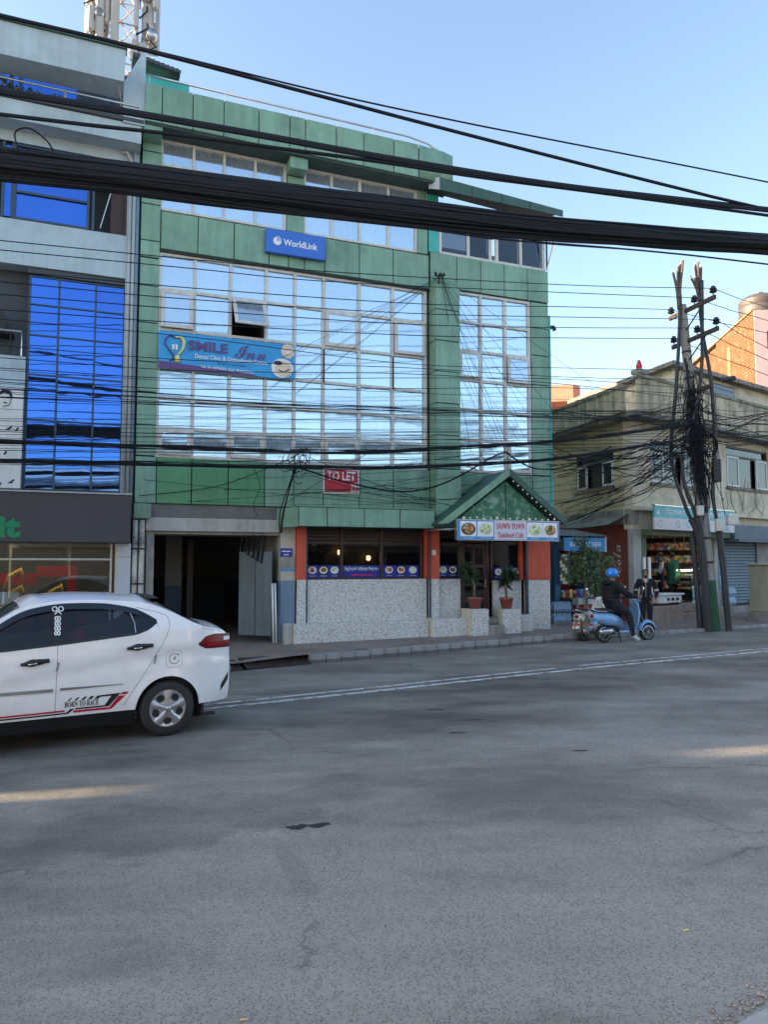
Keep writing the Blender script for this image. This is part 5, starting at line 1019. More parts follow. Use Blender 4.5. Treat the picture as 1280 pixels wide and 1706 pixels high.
# ================================================================ far buildings
def brickmat(name):
    m = mat(name, (.125, .030, .0075), .85, var=.5, vs=7, bump=.4, bs=30, dirt=(.15, .10, .052), dirtamt=.7, dscale=2.6); t = m.node_tree; L = t.links.new; b = t.nodes['Principled BSDF']; src = b.inputs['Base Color'].links[0].from_socket
    tc = nd(t, 'ShaderNodeTexCoord'); sp = nd(t, 'ShaderNodeSeparateXYZ'); L(tc.outputs['Object'], sp.inputs[0]); cb = nd(t, 'ShaderNodeCombineXYZ'); L(sp.outputs[1], cb.inputs[0]); L(sp.outputs[2], cb.inputs[1])
    k = nd(t, 'ShaderNodeTexBrick', inp={'Color1': (1.1, 1, .9, 1), 'Color2': (.55, .6, .6, 1), 'Mortar': (1.5, 2.8, 4.0, 1), 'Scale': 1., 'Mortar Size': .022, 'Brick Width': .30, 'Row Height': .12}); L(cb.outputs[0], k.inputs['Vector'])
    x = nd(t, 'ShaderNodeMix', data_type='RGBA', blend_type='MULTIPLY', inp={0: 1.}); L(src, x.inputs[6]); L(k.outputs[0], x.inputs[7]); L(x.outputs[2], b.inputs['Base Color'])
brickmat('far_brick'); mat('far_cement', (.19, .14, .078), .85, var=.2, vs=2); mat('far_pink', (.36, .28, .31), .8, var=.1)
t = thing('brick_building', 'tall unplastered orange brick building in low sun behind the corner house', 'building', (15.33, 30, 0), R(-6.6))
# local: y runs away from the camera along the lit wall, -x is the lit side
MB().box(0, 9, 0, 4.6, -1, 12.2).build('wall', 'far_brick', t); MB().box(0, 9, 4.6, 9.0, -1, 12.0).build('wall', 'far_brick', t)
MB().box(-.04, .02, 2.7, 3.05, 0, 11.5).build('column', 'far_cement', t); MB().box(-.04, .02, -.01, 9.0, 8.75, 9.05).build('tie_beam', 'far_cement', t); MB().box(-.05, .3, -.02, 9.05, 12.2, 12.28).build('coping', 'far_cement', t)
MB().box(-.04, .02, 8.7, 9.02, 0, 11.9).build('column', 'far_cement', t); MB().box(-.5, .6, 8.4, 9.6, 11.95, 12.05).build('roof_corner', 'far_cement', t); MB().box(.02, 9, -.05, -.005, -1, 12.2).build('plaster_face', 'far_pink', t)
MB().box(.5, 1.0, -.09, -.05, 10.6, 11.3).build('window', 'wood_brown', t)
mat('tank_grey', (.07, .062, .06), .5, var=.1)
for x, y, r_, nm in ((1.1, 2.2, .85, 'big grey plastic water tank on the brick building roof'), (2.6, 2.6, .6, 'smaller dark water tank beside the big one on the brick roof')):
    c_, s_ = math.cos(R(-6.6)), math.sin(R(-6.6)); t2 = thing('water_tank', nm, 'water tank', (15.33 + x * c_ - y * s_, 30 + x * s_ + y * c_, 12.2)); MB().lathe([(r_, 0), (r_, .35), (r_ * .98, .38), (r_, .41), (r_, .8), (r_ * .98, .83), (r_, .86), (r_, 1.1), (r_ * .7, 1.32), (r_ * .25, 1.40)], n=24).build('body', 'tank_grey', t2, 40); MB().lathe([(.2, 1.38), (.2, 1.5), (.0, 1.52)], n=12).build('lid', 'tank_grey', t2)
mat('far_salmon', (.55, .25, .17), .7, var=.1)
t = thing('salmon_building', 'distant salmon pink house with rounded balcony beside the green building', 'building', (8.2, 40, 0)); q = MB(); q.poly_z([(-3, 0), (2.0, -.8), (2.45, -.5), (2.55, .2), (2.4, 3), (-3, 3)], 10.45, 11.35); q.build('balcony', 'far_salmon', t); MB().box(-3, 1.4, .8, 6, 0, 10.45).build('wall', 'far_salmon', t); MB().box(-3, .8, 1.2, 6, 11.35, 11.75).build('roof', 'tank_grey', t); MB().box(.2, 1.2, .7, .79, 9.3, 10.3).build('window', 'wood_brown', t)
t = thing('far_tree', 'thin bare treetop above the corner house parapet', 'tree', (11.2, 38, 0)); q = MB(); q.tube([(0, 0, 0), (0, 0, 7), (.1, 0, 10)], [.2, .12, .03], 6)
r = random.Random(4)
for k in range(22): z = r.uniform(8, 10.2); a = r.uniform(0, 6.3); q.tube([(0, 0, z - .5), (.5 * math.cos(a), .5 * math.sin(a), z + .4), (.8 * math.cos(a), .8 * math.sin(a), z + .9)], [.03, .018, .006], 4)
q.build('trunk', 'trunk', t); leafy(t, [(.2, 0, 10.3, .9)], 70, .07, 3, 'leaf_dry')
# ================================================================ utility pole with cable tangle
def crom(P, n=8):
    P = [Vector(p) for p in P]; out = []
    for i in range(len(P) - 1):
        a, b, c, d = P[max(i - 1, 0)], P[i], P[i + 1], P[min(i + 2, len(P) - 1)]
        for k in range(n):
            t = k / n; out.append(.5 * ((2 * b) + (c - a) * t + (2 * a - 5 * b + 4 * c - d) * t * t + (3 * b - a - 3 * c + d) * t ** 3))
    return out + [P[-1]]
PX, PY = 7.86, 17.75
mat('pole_concrete', (.34, .32, .29), .85, var=.2, vs=4, streak=.35, bump=.25, dirt=(.12, .11, .10), dirtamt=.5); mat('pole_green', (.012, .085, .04), .45, var=.15, streak=.2); mat('conduit', (.022, .024, .03), .5, var=.15, streak=.2); mat('conduit_cover', (.035, .038, .045), .6, var=.2, streak=.3); mat('cable_tan', (.10, .07, .06), .7, var=.2)
PO = thing('utility_pole', 'leaning concrete utility pole with green painted foot and cross arms', 'utility pole', (PX, PY, .12))
axis = lambda z: Vector((-.066 * z, 0, z))
q = MB(); q.tube([axis(-.3), axis(1.25), axis(7.95)], [.165, .155, .10], 10); q.build('shaft', 'pole_concrete', PO, 40); q = MB(); q.tube([axis(-.28), axis(1.22)], [.170, .160], 10); q.build('painted_foot', 'pole_green', PO, 40)
for z in (1.62, 2.2, 5.2, 6.1, 6.75): q = MB(); q.tube([axis(z), axis(z + .05)], [.158 - .008 * z + .012] * 2, 10); q.build('strap', 'rust', PO)
AD = Vector((.29, -1.0, 0)).normalized(); INS = []
for z, l0, l1 in ((7.72, -.5, 1.12), (6.98, -.5, 1.12), (5.72, -.2, .75)):
    c = axis(z); q = MB(); s_ = Vector((-AD.y, AD.x, 0)) * .03
    a, b = c + AD * l0, c + AD * l1; q.add([a + s_, a - s_, b - s_, b + s_] + [p + Vector((0, 0, .10)) for p in (a + s_, a - s_, b - s_, b + s_)], [(0, 1, 2, 3), (7, 6, 5, 4), (0, 4, 5, 1), (1, 5, 6, 2), (2, 6, 7, 3), (3, 7, 4, 0)]); arm = q.build('cross_arm', 'rust', PO)
    if z > 6:
        MB().tube([c + AD * .7, c - Vector((0, 0, .5))], .018, 5).build('brace', 'rust', arm)
        for t in (l1 - .06, .42, l0 + .06):
            p = c + AD * t + Vector((0, 0, .1)); MB().lathe([(.012, 0), (.012, .06), (.07, .07), (.09, .10), (.05, .12), (.085, .15), (.06, .18), (.045, .22), (.02, .23)], p, 10).build('insulator', 'black_metal', PO, 40); INS.append(Vector((PX, PY, .12)) + p + Vector((0, 0, .17)))
def conduit(pts, r0, r1, zc, lab):
    P = crom(pts, 6); o = MB().tube(P, r1, 8).build('conduit', 'conduit', PO, True); L_ = [p for p in P if p.z < zc]
    if len(L_) > 1: MB().tube(L_, r0, 8).build('conduit_cover', 'conduit_cover', o, 50)
conduit([(-.20, -.12, -.2), (-.33, -.14, 2.1), (-.62, -.16, 2.9), (-.90, -.16, 3.8), (-.94, -.14, 4.5), (-.76, -.12, 6.0), (-.62, -.12, 7.9), (-.66, -.12, 8.35)], .078, .045, 2.75, '')
conduit([(-.16, -.16, -.2), (-.30, -.18, 2.1), (-.48, -.22, 2.9), (-.70, -.2, 3.65), (-.66, -.2, 4.45), (-.36, -.2, 5.3), (-.18, -.2, 6.3), (-.12, -.18, 7.5), (-.10, -.18, 8.5)], .078, .045, 2.75, '')
conduit([(.34, -.10, -.2), (.18, -.13, 2.1), (.02, -.17, 3.2), (.10, -.16, 4.5), (.10, -.16, 5.2), (.04, -.16, 6.2), (-.10, -.14, 7.2), (-.16, -.14, 8.2)], .078, .045, 2.55, '')
conduit([(-.30, -.02, -.2), (-.40, -.02, 1.6), (-.46, -.02, 2.4)], .07, .05, 2.3, '')
r = random.Random(2)
for bxx, bz, n in ((-.66, 8.3, 5), (-.13, 8.25, 6)):
    for k in range(n):
        dx = r.uniform(-.22, .12); h = r.uniform(.3, .72); P = [(bxx, -.12, bz - .5), (bxx + dx * .3, -.12 + r.uniform(-.05, .05), bz), (bxx + dx, -.12 + r.uniform(-.1, .1), bz + h)]
        o = MB().tube(crom(P, 3), [.035, .034, .033, .032, .03, .03, .028], 6).build('cable_end', 'cable_tan', PO, True); MB().tube([Vector(P[2]), Vector(P[2]) + Vector((dx * .15, 0, .07))], .026, 6).build('cable_lug', 'steel', o)
# tangle of cable loops and coils wound round the shaft
tg = MB()
for k in range(120):
    z = r.triangular(2.9, 6.3, 4.5); c = axis(z) + Vector((r.gauss(.0, .12), -.18 + r.uniform(-.10, .05), 0)); rad = r.uniform(.08, .30); a0 = r.uniform(0, 6.3); n = 9; sp = r.uniform(.5, 1.2); el = r.uniform(.6, 1.6)
    tg.tube(crom([c + Vector((rad * math.cos(a0 + i * sp) * r.uniform(.7, 1.1), r.uniform(-.08, .08), rad * el * math.sin(a0 + i * sp))) for i in range(6)], 4), r.uniform(.004, .010), 4, False)
for k in range(34):
    x = r.gauss(0, .15); z0 = r.uniform(2.6, 4.2); z1 = r.uniform(4.6, 6.6); P = [axis(z0 + (z1 - z0) * i / 5) + Vector((x + r.gauss(0, .05), -.17 + r.uniform(-.07, .03), 0)) for i in range(6)]; tg.tube(crom(P, 3), r.uniform(.008, .016), 4, False)
tag(tg.build('cable_tangle', 'cable', PO), kind='stuff')
for k in range(7): q = MB(); a = [Vector((.22 + .02 * r.random(), -.2 - .012 * k, 4.45)) + axis(0) + Vector((-.066 * 4.5 + .19 * math.cos(w / 14 * 6.2832), 0, .24 * math.sin(w / 14 * 6.2832))) for w in range(15)]; q.tube(a, .011, 5, False); q.build('cable_coil', 'cable', PO, True)
mat('box_white', (.55, .54, .50), .5, var=.12, dirt=(.25, .22, .18), dirtamt=.5)
for x, z, w, h in ((-.35, 2.75, .16, .24), (.12, 2.38, .22, .30), (.42, 2.52, .26, .26)): MB().box(x - w / 2, x + w / 2, -.33, -.2, z, z + h, .02).build('junction_box', 'box_white', PO)
MB().box(-.02, .16, -.36, -.2, 3.55, 4.1, .02).build('junction_box', 'black_metal', PO); q = MB(); q.tube([(.25, -.3, 6.0), (.55, -.35, 6.05)], .06, 8); q.build('splice_closure', 'black_metal', PO, True)
# ================================================================ overhead cables
def cable(name, P, rad, lab, group, m='cable', n=6, k=8, cat='cable'): return tag(MB().tube(crom(P, k), rad, n).build(name, m, None, True), lab, cat, group)
HI = [[(-9.7, 5.59, 7.65), (-3.91, 7.15, 7.32), (-2.5, 7.53, 7.22), (-.55, 8.05, 7.06), (.89, 8.44, 6.99), (1.99, 8.73, 6.95), (5.16, 9.58, 6.85), (10.96, 11.13, 6.61)],
 [(-9.7, 5.59, 7.64), (-3.91, 7.15, 7.31), (-2.5, 7.53, 7.2), (-.55, 8.05, 7.0), (.33, 8.29, 6.91), (1.83, 8.69, 6.76), (3.88, 9.24, 6.57), (5.14, 9.58, 6.47), (10.93, 11.14, 6.06)],
 [(-9.69, 5.61, 6.61), (-3.89, 7.16, 6.52), (-1.75, 7.73, 6.47), (0, 8.2, 6.41), (2.02, 8.74, 6.38), (3.88, 9.24, 6.43), (5.14, 9.58, 6.47), (10.93, 11.14, 6.68)],
 [(-9.67, 5.58, 6.14), (-3.88, 7.16, 6.27), (-2.36, 7.57, 6.32), (-1.06, 7.92, 6.34), (0, 8.2, 6.35), (1.15, 8.51, 6.34), (2.62, 8.9, 6.36), (5.14, 9.58, 6.39), (10.93, 11.14, 6.46)]]
for P, rd, lab in zip(HI, (.010, .020, .022, .020), ('thin topmost cable crossing the sky', 'thick upper cable slanting across the sky above the roof', 'black cable passing before the parapet, upper of the close pair', 'black cable passing before the parapet, lower of the close pair')):
    cable('overhead_cable', P, rd, lab, 'cables crossing high over the street')
for dz, dy, wd_ in ((.03, .02, 'over'), (-.028, -.01, 'under')): cable('overhead_cable', [(x, y + dy, z + dz) for x, y, z in HI[2]], .018, 'black cable lying just ' + wd_ + ' the upper one of the close pair', 'cables crossing high over the street')
BUN = [(-9.29, 4.92, 5.31), (-3.49, 6.47, 5.37), (-2.44, 6.75, 5.385), (-1.27, 7.06, 5.385), (0, 7.4, 5.39), (1.99, 7.93, 5.43), (4.62, 8.64, 5.58), (10.41, 10.2, 5.95)]
r = random.Random(12); bn = thing('cable_bundle', 'very thick bundle of black cables sagging across the whole street', 'cable bundle', (0, 7.4, 5.39)); B0 = Vector((0, 7.4, 5.39))
BC = crom(BUN, 5)
for k in range(72):
    a = r.uniform(0, 6.283); q_ = math.sqrt(r.random()); dy, dz = 0.08 * q_ * math.cos(a), .135 * q_ * math.sin(a); p1, p2 = r.uniform(0, 6.3), r.uniform(0, 6.3); am = r.uniform(.004, .02)
    P = [p - B0 + Vector((0, dy, dz * (1.12 - .035 * (p.x + 3.5)) + am * math.sin(p.x * .9 + p1) + .3 * am * math.sin(p.x * 2.7 + p2))) for p in BC]; MB().tube(P, r.choice((.014, .016, .018, .020)), 6).build('cable', 'cable', bn, True)
BLW = [(-5.16, 5.98, 5.39), (.63, 7.57, 5.24), (1.03, 7.68, 5.235), (1.43, 7.78, 5.235), (1.92, 7.91, 5.26), (3.17, 8.25, 5.31), (4.61, 8.64, 5.33), (10.4, 10.21, 5.37)]
cable('loose_cable', BLW, .010, 'thin cable hanging just below the thick bundle', 'loose cables under the bundle'); cable('loose_cable', [(x, y, z + .02 * math.sin(x * 2)) for x, y, z in BLW], .006, 'thinnest wire wavering below the thick bundle', 'loose cables under the bundle')
MB().tube(crom([(-3.35, 6.5, 5.53), (-3.38, 6.5, 5.68), (-3.25, 6.5, 5.72), (-3.1, 6.55, 5.62), (-3.05, 6.6, 5.50)], 6), .008, 5).build('loose_loop', 'cable_grey', None, True); tag(COL.objects[-1], 'grey loop of wire standing up from the thick bundle at the left', 'cable')
# wires strung along the pavement to the pole
PW = [[(-5.94, 11.11, 6.73), (-3.3, 12.37, 6.96), (-.9, 13.52, 7.2), (4.26, 16.0, 7.9)], [(-5.94, 11.11, 6.58), (-3.3, 12.37, 6.8), (-.9, 13.52, 7.01), (4.26, 15.99, 7.72)], [(-5.93, 11.11, 6.26), (-3.3, 12.38, 6.46), (.71, 14.3, 6.87), (3.95, 15.85, 7.36)],
 [(-5.93, 11.12, 6.08), (-3.29, 12.38, 6.26), (.47, 14.18, 6.64), (3.95, 15.85, 7.13)], [(-5.92, 11.12, 5.88), (-3.29, 12.38, 6.08), (.47, 14.18, 6.42), (3.94, 15.84, 6.89)], [(-5.91, 11.12, 5.64), (-3.29, 12.38, 5.84), (.47, 14.18, 6.2), (3.94, 15.84, 6.66)],
 [(-5.91, 11.12, 5.49), (-3.28, 12.38, 5.6), (.47, 14.18, 5.63), (3.92, 15.83, 5.99), (7.3, 17.5, 6.38)], [(-5.9, 11.13, 5.08), (-3.28, 12.38, 5.2), (.47, 14.18, 5.55), (3.92, 15.83, 5.79), (7.3, 17.5, 6.16)], [(-5.89, 11.13, 4.73), (-3.27, 12.39, 4.88), (.47, 14.18, 5.35), (3.92, 15.83, 5.74), (7.3, 17.5, 5.94)],
 [(-5.88, 11.14, 4.56), (-3.27, 12.39, 4.7), (.47, 14.18, 5.14), (3.92, 15.83, 5.55), (7.3, 17.5, 5.8)], [(-5.89, 11.13, 4.89), (-3.27, 12.39, 5.02), (.47, 14.18, 5.43), (3.92, 15.83, 5.63), (7.3, 17.5, 5.69)]]
for i, P in enumerate(PW):
    P = list(P); a, b = Vector(P[0]), Vector(P[1]); P.insert(0, a + (a - b) * 2.0)
    if i < 6: P.append(INS[i])
    cable('street_wire', P, .0085 if i < 6 else .007, ('thin power wire strung along the facades to the pole, ' + ['topmost', 'second', 'third', 'fourth', 'fifth', 'sixth'][i] + (' of its six' if i else ' of six')) if i < 6 else 'thin telephone wire along the facades below the power wires, ' + ['first', 'second', 'third', 'lowest', 'fourth'][i - 6] + ' of five', 'power wires' if i < 6 else 'telephone wires')
RE = [(10.19, 19.16, 8.51), (10.17, 19.14, 8.15), (10.15, 19.14, 7.81), (10.13, 19.12, 7.4), (10.11, 19.11, 7.08), (10.09, 19.1, 6.67)]
for i, e in enumerate(RE):
    a, e = INS[i], Vector(e); cable('street_wire', [a, (a + e) / 2 - Vector((0, 0, .03)), e, e + (e - a) * 3], .0085, 'thin power wire from the pole out of the picture to the right, ' + ['topmost', 'second', 'third', 'fourth', 'fifth', 'lowest'][i] + ' of six', 'power wires right of the pole')
def planeP(t, z, off=0): a = R(25.6); return Vector((7.4 + t * math.cos(a) + off * math.sin(a), 17.5 + t * math.sin(a) - off * math.cos(a), z))
r = random.Random(31)
for i in range(30):
    zl = r.uniform(3.25, 4.75); zr = 4.45 + (zl - 3.25) * .6 + r.uniform(-.25, .35); sg = r.uniform(.0, .35); of = r.uniform(-.35, .35); P = []
    for k in range(9): u = k / 8; P.append(planeP(-20 + 20.1 * u, zl - .25 + (zr - zl + .25) * u - sg * 4 * u * (1 - u) + .015 * math.sin(9 * u + i), of * (1 - u)))
    cable('street_wire', P, r.choice((.004, .005, .006)), 'thin telephone wire in the crowded skein level with the first floor', 'skein of telephone wires', k=4, n=5)
def thick(Pb, lab, nn, sp, seed):
    r = random.Random(seed); a, b = Vector(Pb[0]), Vector(Pb[1]); Pb = [a + (a - b) * 3] + [Vector(p) for p in Pb]; t = thing('cable_bundle', lab, 'cable bundle', Pb[3], 0, 'bundles along the facade'); o = Vector(Pb[3]); C_ = crom(Pb, 6)
    for k in range(nn):
        p1, p2 = r.uniform(0, 6.3), r.uniform(0, 6.3); s1 = r.uniform(.3, 1) * sp; MB().tube([p - o + Vector((0, s1 * .5 * math.cos(p.x * 1.3 + p1), s1 * math.sin(p.x * 1.1 + p2))) for p in C_], r.choice((.008, .010, .013)), 5).build('cable', 'cable', t, True)
thick([(-5.85, 11.15, 3.60), (-4.29, 11.9, 3.65), (-1.72, 13.13, 3.75), (0, 13.95, 3.87), (.94, 14.41, 3.99), (3.75, 15.75, 4.37), (7.5, 17.55, 5.09)], 'twisted black cable bundle in front of the lowest windows', 12, .042, 1)
thick([(-5.85, 11.15, 3.30), (-4.29, 11.9, 3.36), (-1.72, 13.13, 3.47), (0, 13.95, 3.55), (.94, 14.41, 3.64), (3.74, 15.75, 4.0), (7.5, 17.55, 4.75)], 'twisted black cable bundle just below the lowest windows', 9, .040, 2)
def fp(u, w, z): c_, s_ = math.cos(FA), math.sin(FA); return Vector((FO[0] + u * c_ + w * s_, FO[1] + u * s_ - w * c_, z))
# drop wires on the green facade
DW = [([(-.29, .12, 2.35), (-.28, .2, 2.7), (-.08, .3, 3.55), (.05, .35, 3.62), (.84, .35, 3.42), (1.9, .35, 3.25), (2.6, .4, 3.28), (3.3, .6, 3.52), (4.27, .9, 4.08), (4.6, .9, 4.0), (5.27, .7, 3.83), (6.25, .5, 3.95), (7.6, .4, 4.5)], .017, 'thick black drop cable looping over the canopy and porch'),
 ([(-.32, .12, 2.35), (-.33, .2, 2.8), (-.12, .32, 3.5), (-.1, .4, 3.85)], .012, 'black cable rising beside the passage opening'), ([(-3.0, .1, 3.0), (-1.5, .15, 3.25), (-.1, .35, 3.85)], .008, 'thin drop wire slanting across the bright green panels'), ([(-.35, .6, 2.88), (.6, .5, 3.5), (1.6, .5, 4.1)], .006, 'thin wire rising from the canopy corner'),
 ([(.2, .4, 3.85), (1.2, .2, 3.55), (2.4, .2, 3.2), (3.4, .5, 2.95)], .007, 'thin wire dipping behind the to let board'), ([(-.9, .05, 3.7), (-.72, .1, 3.3), (-.85, .1, 2.9), (-.75, .08, 2.65)], .006, 'thin slack wire hanging down the green panels')]
for P, rd, lab in DW: cable('drop_wire', [fp(*p) for p in P], rd, lab, 'drop wires on the green facade', k=6)
for k in range(16):
    a = fp(r.uniform(-3.2, 2.5), .15, r.uniform(2.9, 3.6)); b = fp(r.uniform(2.6, 7.5), .4, r.uniform(2.9, 4.2)); m_ = (a + b) / 2 - Vector((0, 0, r.uniform(.02, .3))); cable('drop_wire', [a, m_, b], r.choice((.004, .005, .006)), 'fine slack wire across the green panels over the shopfront', 'fine slack wires')
src = fp(3.12, .42, 7.98)
for i, e in enumerate([(-.3, .12, 5.9), (-.5, .12, 5.3), (.0, .12, 5.2), (1.2, .12, 6.9), (4.3, .1, 5.2), (4.9, .1, 4.5), (5.4, .1, 4.6), (5.6, .1, 5.0), (6.1, .2, 5.3), (4.0, .1, 4.2), (7.9, .2, 5.7), (5.0, .1, 4.0)]):
    cable('fan_wire', [src, (src + fp(*e)) / 2 - Vector((0, 0, .04)), fp(*e)], .0045, 'fine wire fanning out from the bracket on the green pier', 'fan of wires from the pier bracket', n=4, k=4)
t = fthing('wire_bracket', 'small rusty wire bracket on top of the green pier', 'bracket', 3.1, .36, 7.92); MB().tube([(0, 0, -.1), (0, -.03, .12)], .02, 6).build('rod', 'rust', t); MB().tube([(-.12, -.04, .05), (.12, -.04, .08)], .02, 6).build('arm', 'rust', t)
for x in (-.1, .02, .1): MB().ball((x, -.05, .1), .035, n=8, m=6).build('insulator', 'black_metal', t, True)
# cluster of slack loops where drop wires meet the bundle
q = MB()
for k in range(16):
    c = fp(-.1 + r.gauss(0, .12), .45, 3.72 + r.gauss(0, .12)); rad = r.uniform(.05, .16); a0 = r.uniform(0, 6); q.tube([c + Vector((rad * math.cos(a0 + i * .6), 0, rad * 1.2 * math.sin(a0 + i * .6))) for i in range(r.randint(6, 11))], .007, 4, False)
tag(q.build('wire_knot', 'cable', None), 'knot of slack black wire loops above the canopy corner', 'cable', None, None)
# wires from the pole to the green corner and along the cream house
for i in range(46):
    a = Vector((PX - .35 + r.uniform(-.1, .1), PY - .2, r.uniform(3.9, 5.9))); k = i % 3
    if k == 0: b = fp(6.2 + r.uniform(-.1, 1.2), r.uniform(-.4, .2), r.uniform(2.6, 4.4))
    elif k == 1: b = fp(6.0, r.uniform(.0, .6), r.uniform(3.6, 5.4))
    else: b = Vector((YC[0], YC[1], 0)) + Vector((-.306, .952, 0)) * r.uniform(.2, 3.4) + Vector((-.35, -.1, r.uniform(2.75, 3.6)))
    m_ = (a + b) / 2 - Vector((0, 0, r.uniform(.05, .7 if k else .35))); cable('house_wire', [a, m_, b], r.choice((.005, .007, .009, .012)), 'slack wire between the pole and the corner of the green building', 'slack wires left of the pole', n=4, k=5)
for i in range(26):
    a = Vector((PX - .3 + r.uniform(-.1, .1), PY - .1, r.uniform(4.6, 5.7))); e = Vector((10.03, 19.07, r.uniform(4.7, 5.75))); cable('house_wire', [a, (a + e) / 2 - Vector((0, 0, r.uniform(.0, .18))), e, e + (e - a) * 2], r.choice((.006, .008, .011)), 'slack wire running from the pole along the cream house to the right', 'slack wires right of the pole', n=4, k=5)
for i in range(9):
    c_, s_ = math.cos(YA), math.sin(YA); Y_ = lambda x, w, z: Vector((YC[0] + x * c_ + w * s_, YC[1] + x * s_ - w * c_, z)); x = r.uniform(3.2, 6.5); cable('wall_wire', [Y_(x, .05, 3.9 + r.uniform(-.1, .5)), Y_(x + r.uniform(-.3, .3), .1, 3.55), Y_(x + r.uniform(-.5, .5), .06, 3.2)], .006, 'thin slack wire hanging on the cream wall right of the pole', 'hanging wires on the cream wall', n=4, k=5)
# ================================================================ white saloon car
mat('car_white', (.86, .85, .84), .20, var=.02, vs=.7, spec=.5, coat=.7, dirt=(.62, .58, .53), dirtamt=.3, dscale=1.8); mat('car_black', (.012, .012, .014), .35, var=.1); mat('lamp_red', (.20, .003, .008), .3, var=.3, vs=14, spec=.3); mat('hubcap', (.52, .52, .53), .28, .75, var=.06); mat('decal_red', (.50, .012, .04), .35, var=0); mat('seat_red', (.42, .06, .04), .8, var=.25); mat('moulding', (.22, .23, .25), .4, .5, var=.05); mat('seam', (.16, .16, .17), .6, var=0); glass_clear('visor', (.06, .06, .07), mn=.08); mat('rear_glass', (.035, .05, .045), .05, var=.1, spec=.8)
CAR = thing('white_car', 'white saloon car with BORN TO RACE decal passing on the left', 'car', (-2.24, 7.78, gz(-2.24)), R(32)); CW = 1.66
def pl(pts):
    pts = sorted(pts)
    def f(x):
        if x <= pts[0][0]: return pts[0][1]
        for (a, b), (c, d) in zip(pts, pts[1:]):
            if x <= c: t = (x - a) / (c - a); return b + (d - b) * t
        return pts[-1][1]
    return f
def spl(pts, n=10):
    pts = sorted(pts); P = crom([(x, 0, z) for x, z in pts], n); return pl([(p.x, p.z) for p in P])
ZC = spl([(.74, .96), (.69, 1.07), (.58, 1.125), (.40, 1.155), (.30, 1.20), (-.12, 1.425), (-.35, 1.455), (-.6, 1.472), (-.9, 1.478), (-1.15, 1.462), (-1.35, 1.415), (-2.02, 1.0), (-2.15, .985), (-2.6, .93), (-2.95, .85), (-3.15, .72), (-3.22, .6)])
ZE = spl([(.72, .93), (.66, 1.03), (.55, 1.075), (.42, 1.10), (.25, 1.165), (.02, 1.285), (-.2, 1.365), (-.4, 1.395), (-.7, 1.415), (-1.0, 1.415), (-1.2, 1.395), (-1.4, 1.345), (-1.6, 1.235), (-1.95, 1.01), (-2.1, .96), (-2.6, .89), (-2.95, .80), (-3.13, .67), (-3.22, .55)])
BELT = pl([(-3.3, .86), (-1.93, .945), (-1.58, .962), (-1.08, .998), (-.32, 1.07), (0, 1.11), (.4, 1.10), (.72, 1.0)]); CRE = pl([(-3.2, .62), (-1.57, .70), (-.43, .90), (.32, .93), (.72, .90)])
DLO_L = pl([(-1.95, .955), (-1.58, .965), (-1.08, 1.0), (-.32, 1.07), (-.20, 1.115), (-.10, 1.19)]); DLO_U = spl([(-1.95, .957), (-1.58, 1.205), (-1.38, 1.315), (-1.2, 1.360), (-1.02, 1.382), (-.75, 1.382), (-.55, 1.365), (-.30, 1.305), (-.10, 1.19)])
def zb(x):
    z = .305 if x > -2.9 else .30
    if .33 < x: z = .30 - .02 * (x - .33)
    for wx in (0, -2.425):
        d = abs(x - wx)
        if d < .332: z = max(z, .285 + math.sqrt(max(0, .332 ** 2 - d * d)))
    return z
def inset(x, z):
    b, c = BELT(x), CRE(x); a = .012 + .10 * max(0, (.50 - z) / .25) ** 2 * .35
    if z > c: a += .13 * (min(z, b) - c)
    else: a += .016 * math.exp(-((z - c + .10) / .07) ** 2)
    if z > b: a += .40 * (z - b) + .22 * (z - b) ** 2
    k = max(0, (x - .18) / .54); a += .17 * k ** 2.3 + .04 * max(0, (x - .45) / .27) * max(0, (.45 - z) / .2); k = max(0, (-2.7 - x) / .52); a += .30 * k ** 2.2
    for wx in (0, -2.425):
        d = math.hypot(x - wx, z - .285)
        if d < .40: a -= .014 * min(1, (.40 - d) / .05)
    return a
def Sp(x, z, off=.0): return (x, inset(x, z) - off, z)
xs = []
x = .72
while x > -3.221:
    xs.append(round(x, 4)); x -= .02 if (abs(x) < .36 or abs(x + 2.425) < .36) else .04
for e in (.332, -.332, -2.093, -2.757, -1.95, -.10): xs.append(e)
xs = sorted(set(xs), reverse=True)
def body(mir):
    q = MB(); NL, NU = 16, 5; V = []; f = (lambda p: (p[0], CW - p[1], p[2])) if mir else (lambda p: p)
    for x in xs:
        inD = -1.95 < x < -.10; lo = zb(x); hi = ZE(x); md = BELT(x) if not inD else None; md = min(md, hi - .03) if md else None; l, u = (DLO_L(x), DLO_U(x)) if inD else (md, md)
        V += [f(Sp(x, lo + (l - lo) * i / NL)) for i in range(NL + 1)] + [f(Sp(x, u + (hi - u) * i / NU)) for i in range(NU + 1)]
    k = NL + NU + 2; F = []
    for i in range(len(xs) - 1):
        for j in range(k - 1):
            if j == NL: continue
            F.append((i * k + j, (i + 1) * k + j, (i + 1) * k + j + 1, i * k + j + 1))
    for i in range(len(xs) - 1):      # close the seam between lower and upper strips outside the glass
        if not (-1.95 <= xs[i] <= -.10 and -1.95 <= xs[i + 1] <= -.10): F.append((i * k + NL, (i + 1) * k + NL, (i + 1) * k + NL + 1, i * k + NL + 1))
    q.add(V, F); return q
q = body(False); q2 = body(True); q.add(q2.v, q2.f); NT = 14; V = []
